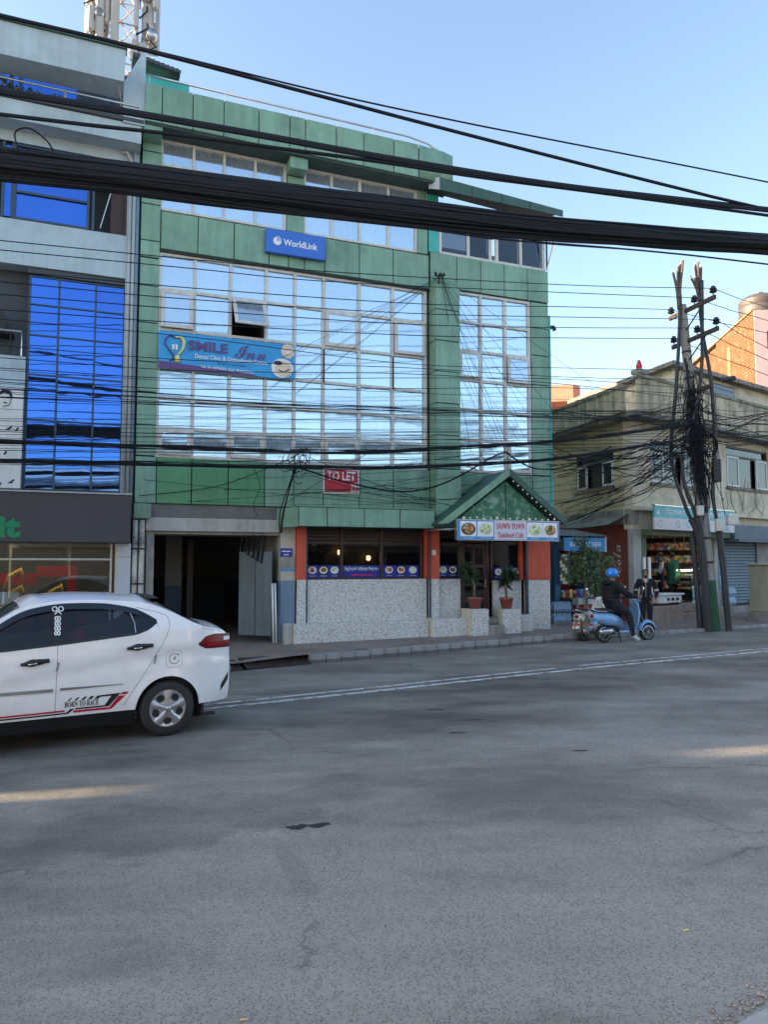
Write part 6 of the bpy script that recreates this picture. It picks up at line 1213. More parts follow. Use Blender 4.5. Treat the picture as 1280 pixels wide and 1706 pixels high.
for x in xs:
    z0, zc = ZE(x), ZC(x); i0 = inset(x, z0)
    for j in range(NT + 1): t = j / NT; y = i0 + (CW - 2 * i0) * t; V.append((x + (.05 * (1 - (2 * t - 1) ** 2) if x > .7 else 0), y, z0 + (zc - z0) * (1 - abs(2 * t - 1) ** 2.4)))
k = NT + 1; q.add(V, [(i * k + j, (i + 1) * k + j, (i + 1) * k + j + 1, i * k + j + 1) for i in range(len(xs) - 1) for j in range(NT)])
for x, s in ((.72, 1), (-3.22, -1)):      # rear and front closing faces, bowed in plan
    n1, n2 = 10, 8; V = []
    for a in range(n1 + 1):
        for b in range(n2 + 1): t = a / n1; zz = zb(x) + (ZE(x) - zb(x)) * b / n2; i0 = inset(x, zz); y = i0 + (CW - 2 * i0) * t; zt = zz + (ZC(x) - ZE(x)) * (1 - abs(2 * t - 1) ** 2.4) * b / n2; V.append((x + s * .07 * (1 - (2 * t - 1) ** 2), y, zt))
    q.add(V, [(a * (n2 + 1) + b, (a + 1) * (n2 + 1) + b, (a + 1) * (n2 + 1) + b + 1, a * (n2 + 1) + b + 1) for a in range(n1) for b in range(n2)])
me_ = bpy.data.meshes.new('body'); me_.from_pydata(q.v, [], q.f); bm = bmesh.new(); bm.from_mesh(me_); bmesh.ops.remove_doubles(bm, verts=bm.verts, dist=.0006); bmesh.ops.recalc_face_normals(bm, faces=bm.faces); bm.to_mesh(me_); bm.free()
me_.materials.append(MT['car_white']); me_.polygons.foreach_set('use_smooth', [True] * len(me_.polygons)); me_.set_sharp_from_angle(angle=R(38)); BODY = link('body', me_, CAR)
def patch(name, m, x0, x1, lo, hi, off, n=30, rows=6, mir=False, par=None, thick=0):
    lo = lo if callable(lo) else (lambda v, c=lo: c); hi = hi if callable(hi) else (lambda v, c=hi: c); V = []
    for i in range(n + 1):
        x = x0 + (x1 - x0) * i / n
        for j in range(rows + 1):
            p = Sp(x, lo(x) + (hi(x) - lo(x)) * j / rows, off); V.append((p[0], CW - p[1], p[2]) if mir else p)
    return MB().add(V, [(i * (rows + 1) + j, (i + 1) * (rows + 1) + j, (i + 1) * (rows + 1) + j + 1, i * (rows + 1) + j + 1) for i in range(n) for j in range(rows)]).build(name, m, par or CAR, True)
for mir in (False, True):
    for a, b in ((-1.94, -1.115), (-1.035, -.345), (-.335, -.105)): patch('window_glass', 'car_glass', a, b, DLO_L, DLO_U, -.010, 24, 6, mir)
    patch('pillar', 'car_black', -1.115, -1.035, DLO_L, DLO_U, -.004, 3, 6, mir)
    for a, b in ((-1.93, -1.08), (-1.07, -.30)): patch('rain_visor', 'visor', a, b, lambda x: DLO_U(x) - .055 * min(1, max(.05, (x + 1.93) / .2)), lambda x: DLO_U(x) + .004, .014, 24, 3, mir)
    patch('window_trim', 'car_black', -1.94, -.12, lambda x: DLO_L(x) - .012, lambda x: DLO_L(x) + .008, .003, 40, 2, mir)
    patch('sill', 'car_black', -2.08, -.345, .17, .312, -.02, 24, 3, mir); patch('side_moulding', 'moulding', -1.05, -.46, lambda x: .560 + .012 * (x + 1.05) / .6, lambda x: .585 - .008 * (x + 1.05) / .6, .012, 20, 2, mir); patch('side_moulding', 'moulding', -1.95, -1.11, .552, .582, .012, 20, 2, mir)
MB().tube([Vector(Sp(-.34, DLO_L(-.34) + .01, .004)), Vector(Sp(-.345, 1.18, .004)), Vector(Sp(-.39, DLO_U(-.39) - .03, .004))], .006, 5).build('quarter_bar', 'steel', CAR)
def seam(pts, rad=.0028, m='seam'): MB().tube([Vector(Sp(x, z, -.0005)) for x, z in [(p.x, p.z) for p in crom([(a, 0, b) for a, b in pts], 8)]], rad, 4).build('panel_gap', m, CAR)
seam([(-1.075, .995), (-1.08, .7), (-1.088, .31)]); seam([(-.31, 1.33), (-.06, 1.26), (.005, 1.20), (-.01, 1.07), (-.16, .80), (-.45, .36)]); seam([(-1.96, .95), (-1.98, .6), (-1.96, .32)]); seam([(.36, 1.115), (.38, 1.09), (.45, 1.075), (.52, 1.07)]); seam([(.55, 1.065), (.60, 1.03)]); seam([(.34, .93), (.5, .86), (.7, .84)], .0015)
cz, cxx = .79, .06; seam([(cxx + .085 * math.copysign(abs(math.cos(w)) ** .5, math.cos(w)), cz + .085 * math.copysign(abs(math.sin(w)) ** .5, math.sin(w))) for w in [2 * math.pi * i / 16 for i in range(17)]], .002)
seam([(cxx + .053 * math.cos(w), cz + .053 * math.sin(w)) for w in [.75 + 5.3 * i / 20 for i in range(21)]], .0035, 'ink_black')
def decal(pts, m, off=.0035, name='decal'):
    n = len(pts); q = MB().add([Sp(a, b, off) for a, b in pts], [tuple(range(n))]); return q.build(name, m, CAR)
decal([(cxx - .025, cz - .03), (cxx + .005, cz - .002), (cxx - .012, cz + .001), (cxx + .022, cz + .034), (cxx + .004, cz + .008), (cxx + .02, cz + .004)], 'ink_black'); decal([(cxx + .043 + .007 * math.cos(w), cz + .04 + .007 * math.sin(w)) for w in [6.2832 * i / 8 for i in range(8)]], 'ink_black')
# stripes and lettering along the doors
def stripe(m, x0, x1, lo, hi): patch('decal', m, x0, x1, lo, hi, .0035, 16, 1)
stripe('decal_red', -1.95, -1.0, lambda x: .345 + .006 * (x + 1.95), lambda x: .362 + .006 * (x + 1.95)); stripe('ink_black', -1.95, -.98, lambda x: .322 + .006 * (x + 1.95), lambda x: .336 + .006 * (x + 1.95)); decal([(-1.0, .328), (-.965, .330), (-.91, .375), (-.945, .375)], 'ink_black')
stripe('decal_red', -.92, -.60, .335, .357); stripe('ink_black', -.90, -.60, .365, .380); decal([(-.62, .335), (-.56, .338), (-.43, .46), (-.50, .462), (-.58, .36)], 'decal_red'); decal([(-.49, .472), (-.42, .47), (-.40, .495), (-.46, .497)], 'decal_red'); decal([(-.64, .365), (-.585, .37), (-.48, .49), (-.68, .482), (-.69, .466), (-.57, .468)], 'ink_black')
for i in range(5): x = -.98 + .062 * i; decal([(x, .452), (x + .018 + .006 * i, .452), (x + .045 + .006 * i, .482), (x + .032, .482)], 'ink_black')
def wrap(o, off=.004):
    for v in o.data.vertices: v.co = Sp(v.co.x, v.co.z, off)
    return o
wrap(text('𝐁𝐎𝐑𝐍 𝐓𝐎 𝐑𝐀𝐂𝐄', 'ink_black', CAR, -.845, .42, 0, .055, .315, off=.004))
# bow-and-chain sticker on the door pillar
st = link('bow_sticker', None, CAR)
def ring(x, z, rx, rz, a0=0, a1=6.2832, rad=.006): MB().tube([Vector(Sp(x + rx * math.cos(a0 + (a1 - a0) * i / 12), z + rz * math.sin(a0 + (a1 - a0) * i / 12), .012)) for i in range(13)], rad, 5).build('sticker_loop', 'white_plain', st)
for s in (-1, 1): ring(-1.063 + s * .028, 1.335, .022, .022); MB().tube([Vector(Sp(-1.063, 1.315, .012)), Vector(Sp(-1.063 + s * .03, 1.285, .012))], .006, 5).build('sticker_tail', 'white_plain', st)
for i in range(4):
    for s in (-1, 1): ring(-1.068 - .003 * i + s * .013, 1.245 - .046 * i, .011, .019)
# tail lamp, bumper, mirrorless details
LAMP_L = pl([(.325, .925), (.40, .885), (.72, .875)]); LAMP_U = pl([(.325, .93), (.40, .995), (.5, 1.015), (.72, 1.005)])
lm = patch('tail_lamp', 'lamp_red', .325, .72, LAMP_L, LAMP_U, .006, 20, 5); patch('tail_lamp', 'lamp_red', .325, .72, LAMP_L, LAMP_U, .006, 20, 5, True); patch('lamp_edge', 'car_black', .318, .72, lambda x: LAMP_L(x) - .012, lambda x: LAMP_U(x) + .008, .003, 20, 3)
patch('lamp_clear', 'white_plain', .63, .715, .945, .985, .009, 4, 2, par=lm); patch('lamp_band', 'decal_red', .42, .62, .905, .915, .009, 8, 1, par=lm)
patch('bumper_vent', 'car_black', .60, .70, lambda x: .40 + 1.1 * (x - .60), lambda x: .47 + 1.2 * (x - .60), .004, 8, 2)
MB().box(.36, .40, .06, .26, .17, .34, .006).build('mud_flap', 'rubber', CAR)
for x0, z0, x1, z1 in ((-.43, .925, -.17, .945), (-1.40, .83, -1.15, .855)):
    q = MB(); n = 14; P = []; rr = []
    for i in range(n + 1): t = i / n; x = x0 + (x1 - x0) * t; z = z0 + (z1 - z0) * t; P.append(Vector(Sp(x, z, .016))); rr.append(.012 + .024 * math.exp(-((t - .42) / .25) ** 2) + (.008 if t > .6 else 0))
    q.tube(P, rr, 8); h = q.build('door_handle', 'car_black', CAR, True); MB().tube([Vector(Sp(x0 + (x1 - x0) * t, z0 + (z1 - z0) * t - .006, .045)) for t in (.25, .4, .55)], .007, 6).build('grip', 'chrome', h, True)
for x, z in ((-1.085, .79), (-.15, .80)): MB().tube([Vector(Sp(x, z - .045, .004)), Vector(Sp(x + .02, z + .04, .004))], .010, 6).build('door_guard', 'moulding', CAR)
# roof spoiler, rear and front glass
q = MB(); V = []
for j in range(13): y = .22 + 1.22 * j / 12; zz = ZC(-.15) - .03 * abs(2 * j / 12 - 1) ** 2.4; V += [(-.19, y, zz + .012), (-.06, y, zz + .008), (-.07, y, zz - .035)]
q.add(V, [(3 * j + a, 3 * j + 3 + a, 3 * j + 3 + (a + 1) % 3, 3 * j + (a + 1) % 3) for j in range(12) for a in range(3)]); q.build('roof_spoiler', 'car_black', CAR)
def topglass(name, x0, x1, mg):
    V = []; n, m_ = 16, 14
    for i in range(n + 1):
        x = x0 + (x1 - x0) * i / n
        for j in range(m_ + 1): t = mg + (1 - 2 * mg) * j / m_; z0, zc = ZE(x), ZC(x); i0 = inset(x, z0); V.append((x, i0 + (CW - 2 * i0) * t, z0 + (zc - z0) * (1 - abs(2 * t - 1) ** 2.4) + .006))
    MB().add(V, [(i * (m_ + 1) + j, (i + 1) * (m_ + 1) + j, (i + 1) * (m_ + 1) + j + 1, i * (m_ + 1) + j + 1) for i in range(n) for j in range(m_)]).build(name, 'rear_glass', CAR, True)
topglass('rear_window', -.10, .36, .05); topglass('windscreen', -1.98, -1.40, .05)
# cabin: floor, seats, dash
MB().box(-1.9, .2, .12, CW - .12, .28, .34).build('floor_pan', 'car_black', CAR); MB().box(-1.95, -1.7, .14, CW - .14, .6, .93, .03).build('dashboard', 'dark_plastic', CAR); MB().box(-.05, .3, .12, CW - .12, .3, 1.05).build('parcel_shelf', 'dark_plastic', CAR)
for y in (.22, .92): s = MB().box(-1.35, -.9, y, y + .5, .34, .62, .06).build('seat', 'seat_red', CAR, True); o = MB().box(-.06, .10, y, y + .5, 0, .62, .06).build('seat_back', 'seat_red', CAR, True); o.location = (-.98, 0, .55); o.rotation_euler = (0, R(14), 0); o = MB().box(-.05, .05, y + .14, y + .36, .63, .80, .04).build('head_rest', 'seat_red', CAR, True); o.location = (-.98, 0, .55); o.rotation_euler = (0, R(14), 0)
MB().box(-.45, -.1, .2, CW - .2, .34, .60, .05).build('seat', 'interior_grey', CAR, True); o = MB().box(-.05, .10, .2, CW - .2, 0, .5, .05).build('seat_back', 'interior_grey', CAR, True); o.location = (-.18, 0, .55); o.rotation_euler = (0, R(18), 0)
# wheels
def wheel(x, y, side):
    w = link('wheel', None, CAR, (x, y, .285)); MB().lathe([(.19, -.085), (.255, -.09), (.275, -.075), (.285, -.05), (.285, .05), (.275, .075), (.255, .09), (.19, .085)], n=40, axis='y', cap=False).build('tyre', 'rubber', w, True)
    for k in (-.035, 0, .035): MB().lathe([(.2855, k - .004), (.2855, k + .004)], n=40, axis='y', cap=False).build('tread_groove', 'ink_black', w)
    s = side; MB().lathe([(.0, s * .082), (.03, s * .084), (.06, s * .075), (.15, s * .066), (.178, s * .078), (.195, s * .082), (.20, s * .07)], n=40, axis='y', cap=False).build('hubcap', 'hubcap', w, True)
    for i in range(5):
        a = R(90 + 72 * i + 36); c, d = math.cos(a), math.sin(a); q = MB(); q.add([(c * .128 + .036 * math.cos(b) * c - .040 * math.sin(b) * d, s * .0795, d * .128 + .036 * math.cos(b) * d + .040 * math.sin(b) * c) for b in [6.2832 * k / 14 for k in range(14)]], [tuple(range(14))]); q.build('hub_hole', 'ink_black', w)
        a = R(90 + 72 * i); c, d = math.cos(a), math.sin(a); q = MB(); pr = [(.035, .020), (.10, .032), (.150, .055), (.186, .062)]; V = []
        for rr_, hw in pr:
            for t, h in ((-1, .070), (-.7, .088), (0, .093), (.7, .088), (1, .070)): V.append((c * rr_ - d * hw * t, s * (h - .02 * (rr_ / .19) ** 2 + .006), d * rr_ + c * hw * t))
        q.add(V, [(5 * i_ + j, 5 * i_ + 5 + j, 5 * i_ + 6 + j, 5 * i_ + 1 + j) for i_ in range(3) for j in range(4)]); q.build('hub_blade', 'hubcap', w, True)
    MB().lathe([(.0, s * .100), (.028, s * .098), (.034, s * .085)], n=16, axis='y', cap=False).build('hub_centre', 'hubcap', w, True); return w
wheel(0, .10, -1); wheel(-2.425, .10, -1); wheel(0, CW - .10, 1); wheel(-2.425, CW - .10, 1)
for wx in (0, -2.425):
    q = MB(); V = []; n = 18
    for i in range(n + 1): a = math.pi * (-.12 + 1.24 * i / n); V += [(wx + .345 * math.cos(a), .03, .285 + .345 * math.sin(a)), (wx + .345 * math.cos(a), CW - .03, .285 + .345 * math.sin(a))]
    q.add(V, [(2 * i, 2 * i + 2, 2 * i + 3, 2 * i + 1) for i in range(n)]); q.build('wheel_arch', 'dark_plastic', CAR, True)
MB().box(-2.0, -.4, .14, CW - .14, .16, .27).build('underbody', 'dark_plastic', CAR); MB().box(.36, .55, .5, CW - .5, .22, .31).build('underbody', 'dark_plastic', CAR); MB().tube([(-.5, .16, .16), (.55, .16, .16)], .02, 6).build('sill_pipe', 'rust', CAR)
for y in (.14, CW - .26): MB().box(-3.17, -2.95, y, y + .12, .62, .72, .03).build('head_lamp', 'clear_glass', CAR)
for y in (-.12, CW + .02): MB().ball((-1.78, y, 1.0), .06, .09, .07).build('wing_mirror', 'car_white', CAR, True)
# ================================================================ scooters
mat('scooter_blue', (.22, .42, .68), .22, var=.04, coat=.5); mat('plate_red', (.55, .10, .10), .5, var=.2, vs=30); mat('cover_olive', (.20, .18, .12), .85, var=.25, vs=9); mat('scooter_dark', (.03, .03, .033), .35, var=.1)
def loft(secs, n=14):
    """closed tube of ellipses: (x, z, half width, half height)"""
    q = MB(); V = []
    for x, z, a, b in secs:
        for k in range(n): w = 6.2832 * k / n; V.append((x, a * math.copysign(abs(math.cos(w)) ** .8, math.cos(w)), z + b * math.copysign(abs(math.sin(w)) ** .8, math.sin(w))))
    m = len(secs); q.add(V, [(i * n + k, i * n + (k + 1) % n, (i + 1) * n + (k + 1) % n, (i + 1) * n + k) for i in range(m - 1) for k in range(n)] + [tuple(range(n)), tuple(range((m - 1) * n, m * n))]); return q
def swheel(par, x, z, rad):
    w = link('wheel', None, par, (x, 0, z)); MB().lathe([(rad * .70, -.045), (rad * .86, -.055), (rad * .97, -.035), (rad, 0), (rad * .97, .035), (rad * .86, .055), (rad * .70, .045)], n=28, axis='y', cap=False).build('tyre', 'rubber', w, True)
    MB().lathe([(rad * .66, -.050), (rad * .76, -.052), (rad * .76, .052), (rad * .66, .050)], n=28, axis='y', cap=False).build('rim', 'chrome', w, True)
    q = MB()
    for i in range(6): a = R(60 * i); q.tube([(.03 * math.cos(a), 0, .03 * math.sin(a)), (rad * .7 * math.cos(a), 0, rad * .7 * math.sin(a))], .014, 5)
    q.build('spokes', 'scooter_dark', w); MB().lathe([(.035, -.06), (.035, .06)], n=10, axis='y').build('hub', 'steel', w)
def scooter(lab, loc, rz, paint, sc_=.88, mirror=True):
    t = thing('scooter', lab, 'scooter', loc, rz); t.scale = (sc_,) * 3
    swheel(t, 0, .215, .215); swheel(t, 1.27, .215, .215)
    loft([(-.33, .62, .03, .03), (-.30, .62, .09, .07), (-.2, .60, .15, .12), (0, .57, .19, .155), (.2, .54, .19, .16), (.38, .50, .15, .15), (.50, .44, .10, .12), (.56, .40, .05, .06)]).build('rear_body', paint, t, True)
    q = MB(); V = []; n = 10        # leg shield: curved sheet sweeping from the floor to the headset
    prof = [(.52, .26), (.72, .235), (.86, .30), (.94, .48), (.99, .70), (.985, .88), (.95, .98)]; hw = [.17, .18, .20, .22, .21, .17, .08]
    for (x, z), h in zip(prof, hw):
        for k in range(n + 1): u = -1 + 2 * k / n; V.append((x - .07 * u * u, h * u, z))
    m = len(prof); q.add(V, [(i * (n + 1) + k, (i + 1) * (n + 1) + k, (i + 1) * (n + 1) + k + 1, i * (n + 1) + k + 1) for i in range(m - 1) for k in range(n)]); o = q.build('leg_shield', paint, t, True); md = o.modifiers.new('thickness', 'SOLIDIFY'); md.thickness = .035
    loft([(.40, .255, .17, .03), (.6, .245, .19, .03), (.82, .27, .18, .035)]).build('floor_board', paint, t, True)
    q = MB(); V = []; n = 12
    for i in range(n + 1):
        a = R(10 + 165 * i / n)
        for u in (-1, -.6, 0, .6, 1): V.append((1.27 + (.27 - .05 * u * u) * math.cos(a), .085 * u, .23 + (.29 - .07 * u * u) * math.sin(a)))
    q.add(V, [(i * 5 + k, i * 5 + 5 + k, i * 5 + 6 + k, i * 5 + 1 + k) for i in range(n) for k in range(4)]); o = q.build('front_mudguard', paint, t, True); o.modifiers.new('thickness', 'SOLIDIFY').thickness = .015
    MB().tube([(.97, 0, .9), (1.12, 0, .5), (1.22, .06, .24)], .035, 8).build('fork', 'scooter_dark', t, True)
    loft([(.86, 1.0, .05, .04), (.93, 1.02, .10, .07), (1.0, 1.02, .09, .08), (1.05, 1.0, .06, .06)]).build('headset', paint, t, True); MB().lathe([(.06, .0), (.06, .03), (.03, .04)], (1.045, 0, 1.0), 12, 'x').build('head_lamp', 'clear_glass', t, True)
    MB().tube(crom([(.80, -.34, 1.03), (.88, -.2, 1.05), (.94, 0, 1.03), (.88, .2, 1.05), (.80, .34, 1.03)], 4), .018, 8).build('handlebar', 'scooter_dark', t, True)
    if mirror:
        for s in (-1, 1): MB().tube([(.88, s * .2, 1.05), (.92, s * .28, 1.16), (.90, s * .33, 1.24)], .009, 6).build('mirror_stalk', 'chrome', t); MB().lathe([(.0, -.012), (.06, -.008), (.065, .006), (.0, .012)], (.89, s * .34, 1.28), 14, 'x', False).build('mirror', 'chrome', t, True)
    loft([(-.28, .76, .08, .03), (-.2, .775, .12, .045), (0, .77, .15, .055), (.25, .755, .14, .05), (.42, .73, .10, .04), (.46, .71, .05, .02)]).build('seat', 'scooter_dark', t, True)
    MB().tube(crom([(-.02, .15, .74), (-.25, .15, .76), (-.36, .06, .80), (-.36, -.06, .80), (-.25, -.15, .76), (.02, -.15, .74)], 4), .014, 6).build('grab_rail', 'chrome', t, True)
    MB().ball((-.30, 0, .63), .045, .07, .05).build('tail_lamp', 'lamp_red', t, True); o = MB().box(-.005, .005, -.10, .10, -.07, .07).build('number_plate', 'plate_red', t, loc=(-.34, 0, .40), rot=(0, R(-20), 0)); loft([(-.38, .34, .09, .01), (-.30, .46, .11, .03), (-.2, .52, .10, .04)]).build('rear_mudguard', paint, t, True)
    loft([(-.22, .27, .05, .045), (-.1, .27, .07, .065), (.12, .29, .07, .065), (.17, .30, .04, .04)]).build('muffler', 'steel', t, True).location = (0, -.14, 0); MB().tube([(.15, -.14, .29), (.30, -.12, .22), (.42, -.05, .2)], .018, 6).build('exhaust_pipe', 'steel', t, True)
    loft([(.05, .30, .10, .09), (.25, .30, .12, .11), (.40, .28, .08, .08)]).build('engine', 'dark_plastic', t, True); MB().lathe([(.07, -.13), (.09, -.12), (.09, .0)], (.27, 0, .31), 14, 'y').build('fan_cover', 'dark_plastic', t, True)
    MB().tube([(.38, -.1, .22), (.34, -.22, .02)], .014, 6).build('stand', 'scooter_dark', t); MB().ball((.44, -.13, .42), .03, .015, .02).build('indicator', 'orange_wall', t, True); MB().box(-.2, -.12, -.185, -.17, .52, .545).build('badge', 'chrome', t)
    return t
SA = R(20); SX, SY = 4.62, 15.66
scooter('light blue scooter with a rider stopped by the kerb', (SX, SY, gz(4.6)), SA, 'scooter_blue')
S2 = scooter('dark and pale scooter under a rumpled cover behind the blue one', (4.28, 16.02, gz(4.3)), SA + R(28), 'white_paint', .84)
r = random.Random(9)
def drape(name, m, x0, z0, z1, half, dep, seed):
    """cloth hung in a U round the tail, with vertical folds"""
    q = MB(); V = []; n, k = 44, 12; rr = random.Random(seed); p1, p2 = rr.uniform(0, 6), rr.uniform(0, 6)
    for j in range(k + 1):
        v = j / k
        for i in range(n + 1):
            u = -1 + 2 * i / n; f = (.010 + .035 * v) * (math.sin(u * 13 + p1) + .6 * math.sin(u * 23 + p2)); z = z0 + (z1 - z0) * v + .05 * v * math.sin(u * 9 + p1)
            V.append((x0 - (dep + .05 * v) * (1 - abs(u) ** 2.2) - f, (half + .04 * v + f * .6) * u, z))
    q.add(V, [(j * (n + 1) + i, (j + 1) * (n + 1) + i, (j + 1) * (n + 1) + i + 1, j * (n + 1) + i + 1) for j in range(k) for i in range(n)]); q.build(name, m, S2, True)
drape('cover', 'cover_olive', -.06, .68, .26, .19, .24, 1); drape('cover', 'white_paint', .10, .78, .58, .20, .26, 8)
q = MB(); q.ball((.0, 0, .77), .34, .18, .05, 18, 10)
for i, v in enumerate(q.v): w = noise.noise(Vector(v) * 7) * .05; q.v[i] = (v[0] + w, v[1] + w, v[2] + w)
q.build('cover', 'scooter_dark', S2, True)
# ================================================================ people
mat('skin', (.25, .135, .085), .55, var=.08); mat('hair', (.012, .010, .010), .6, var=.2); mat('jacket_black', (.007, .007, .009), .85, var=.3, vs=12, bump=.5, bs=18); mat('trousers_navy', (.008, .009, .016), .8, var=.2); mat('reflective', (.42, .34, .26), .5, var=.1); mat('shirt_mint', (.45, .62, .52), .8, var=.1); mat('maroon', (.16, .02, .05), .8, var=.15); mat('shirt_white', (.55, .55, .56), .8, var=.1); mat('shawl_green', (.012, .085, .055), .85, var=.3, vs=6); mat('shawl_edge', (.30, .22, .13), .85, var=.3, vs=14); mat('shoe_white', (.55, .55, .55), .6); mat('helmet_blue', (.02, .22, .72), .15, var=.03, coat=.8)
def person(lab, loc, rz, sc_, J, zone, ms, hair=True, thick=1.0, face=True, group=None):
    """one continuous skinned body; J: joint positions, x = facing, y = left"""
    t = thing('person', lab, 'person', loc, rz, group); t.scale = (sc_,) * 3
    names = list(J); vs = [J[n][0] for n in names]; rad = [J[n][1] for n in names]; E = [(names.index(J[n][2]), i) for i, n in enumerate(names) if len(J[n]) > 2]
    me = bpy.data.meshes.new('b'); me.from_pydata(vs, E, []); o = bpy.data.objects.new('b', me); COL.objects.link(o); o.modifiers.new('s', 'SKIN'); sd = me.skin_vertices[0].data
    for i, q_ in enumerate(rad): q_ = q_ if isinstance(q_, tuple) else (q_, q_); sd[i].radius = q_; sd[i].use_root = (i == 0)
    m_ = o.modifiers.new('u', 'SUBSURF'); m_.levels = 2; m_.render_levels = 2
    bme = bpy.data.meshes.new_from_object(o.evaluated_get(bpy.context.evaluated_depsgraph_get())); bpy.data.objects.remove(o)
    for q_ in ms: bme.materials.append(MT[q_])
    jv = [(n, Vector(J[n][0])) for n in names]; segs = [(n, Vector(J[J[n][2]][0]), Vector(J[n][0])) for n in names if len(J[n]) > 2]
    def near(p):
        best = None
        for n, a, b in segs:
            d = b - a; k = max(0, min(1, (p - a).dot(d) / d.length_squared)); e = (a + d * k - p).length
            if best is None or e < best[0]: best = (e, n, k)
        return best
    for pg in bme.polygons: e, n, k = near(pg.center); pg.material_index = zone(n, k, pg.center); pg.use_smooth = True
    bme.name = 'body'; b = link('body', bme, t)
    if face:
        hd = Vector(J['head'][0]); f = (hd - Vector(J['neck'][0])); q = MB(); q.ball((hd.x + .004, hd.y, hd.z), .088, .074, .112, 16, 12); q.ball((hd.x + .092, hd.y, hd.z - .018), .016, .014, .022, 8, 6)
        for s in (-1, 1): q.ball((hd.x - .005, hd.y + s * .076, hd.z - .01), .018, .010, .030, 8, 6)
        h = q.build('head', 'skin', t, True)
        for s in (-1, 1): MB().ball((hd.x + .079, hd.y + s * .030, hd.z + .012), .010, .014, .008, 8, 6).build('eye', 'ink_black', h, True); MB().ball((hd.x + .080, hd.y + s * .031, hd.z + .033), .010, .022, .005, 8, 4).build('eyebrow', 'hair', h, True)
        MB().ball((hd.x + .080, hd.y, hd.z - .058), .010, .026, .008, 8, 4).build('mouth', 'maroon', h, True)
        if hair:
            q = MB(); q.ball((hd.x - .020, hd.y, hd.z + .035), .092, .090, .100, 16, 12)
            for i, v in enumerate(q.v): w = noise.noise(Vector(v) * 22) * .02; q.v[i] = (v[0] + w, v[1] + w, v[2] + w)
            q.build('hair', 'hair', h, True)
    return t
def hand(J, wrist, base, d, side, rr=.011, curl=.4):
    """palm and five fingers, thumb from the side of the palm"""
    w = Vector(base); d = Vector(d).normalized(); s = Vector(side).normalized(); n = d.cross(s)
    J[wrist + '_palm'] = (tuple(w + d * .055), (.030, .020), wrist)
    for i, (o, l) in enumerate(((-.027, .062), (-.009, .075), (.009, .070), (.027, .055))):
        a = w + d * .085 + s * o; J[f'{wrist}_f{i}'] = (tuple(a), rr, wrist + '_palm'); J[f'{wrist}_g{i}'] = (tuple(a + d * l * .5 - n * l * curl * .4), rr * .9, f'{wrist}_f{i}'); J[f'{wrist}_h{i}'] = (tuple(a + d * l * .8 - n * l * curl), rr * .75, f'{wrist}_g{i}')
    a = w + d * .03 - s * .045; J[wrist + '_t'] = (tuple(a), rr * 1.1, wrist + '_palm'); J[wrist + '_u'] = (tuple(a + d * .045 - s * .015 - n * .015), rr * .85, wrist + '_t')
def standing(armL, armR, bulk=1.0, lean=0):
    J = {'pelvis': ((0, 0, .95), (.15 * bulk, .115 * bulk)), 'spine': ((0 + lean * .3, 0, 1.12), (.15 * bulk, .11 * bulk), 'pelvis'), 'chest': ((lean * .7, 0, 1.32), (.165 * bulk, .12 * bulk), 'spine'), 'neck': ((lean + .01, 0, 1.47), .058, 'chest'), 'head': ((lean + .03, 0, 1.62), .07, 'neck')}
    for s, nm, A in ((1, 'L', armL), (-1, 'R', armR)):
        J['sh' + nm] = ((lean * .8, s * .19, 1.40), .072 * bulk, 'chest'); J['el' + nm] = (A[0], .056 * bulk, 'sh' + nm); J['wr' + nm] = (A[1], .036 * bulk, 'el' + nm)
        d = Vector(A[1]) - Vector(A[0]); hand(J, 'wr' + nm, A[1], d, d.cross(Vector((0, -s, 0))) if abs(d.normalized().y) < .9 else (0, 0, 1))
        J['hip' + nm] = ((0, s * .095, .88), .095 * bulk, 'pelvis'); J['kn' + nm] = ((.02, s * .10, .50), .066 * bulk, 'hip' + nm); J['an' + nm] = ((-.01, s * .10, .10), .045, 'kn' + nm); J['to' + nm] = ((.15, s * .12, .045), (.042, .035), 'an' + nm)
    return J
# rider astride the scooter, facing along it
J = {'pelvis': ((.20, 0, .90), (.19, .17)), 'spine': ((.20, 0, 1.08), (.21, .19), 'pelvis'), 'chest': ((.22, 0, 1.27), (.215, .18), 'spine'), 'neck': ((.22, 0, 1.43), .065, 'chest'), 'head': ((.26, 0, 1.55), .075, 'neck')}
for s, nm in ((1, 'L'), (-1, 'R')):
    J['sh' + nm] = ((.22, s * .20, 1.33), .105, 'chest'); J['el' + nm] = ((.44, s * .31, 1.12), .085, 'sh' + nm); J['wr' + nm] = ((.70, s * .30, 1.06), .048, 'el' + nm); hand(J, 'wr' + nm, (.70, s * .30, 1.06), (1, 0, -.15), (0, s, 0), curl=.9)
    J['hip' + nm] = ((.27, s * .12, .84), .12, 'pelvis'); J['kn' + nm] = ((.55, s * .21, .66), .098, 'hip' + nm)
J['anL'] = ((.62, .20, .34), .05, 'knL'); J['toL'] = ((.76, .21, .30), (.045, .035), 'anL'); J['anR'] = ((.58, -.30, .16), .052, 'knR'); J['toR'] = ((.74, -.32, .06), (.048, .036), 'anR')
def zr(n, k, p): return 3 if n[:2] in ('to',) else 2 if n.startswith('wr') and '_' in n else 1 if n[:2] in ('hi', 'kn', 'an') else 2 if n == 'head' else 0
rp = Vector((SX, SY, gz(4.6) - .04)); RD = person('person in black padded jacket and blue helmet sitting on the blue scooter', rp, SA, .90, J, zr, ['jacket_black', 'trousers_navy', 'skin', 'shoe_white'], hair=False)
RD.location = (SX + .02, SY, gz(4.6) - .0)
hm = MB(); hm.ball((.25, 0, 1.61), .145, .128, .135, 20, 14)
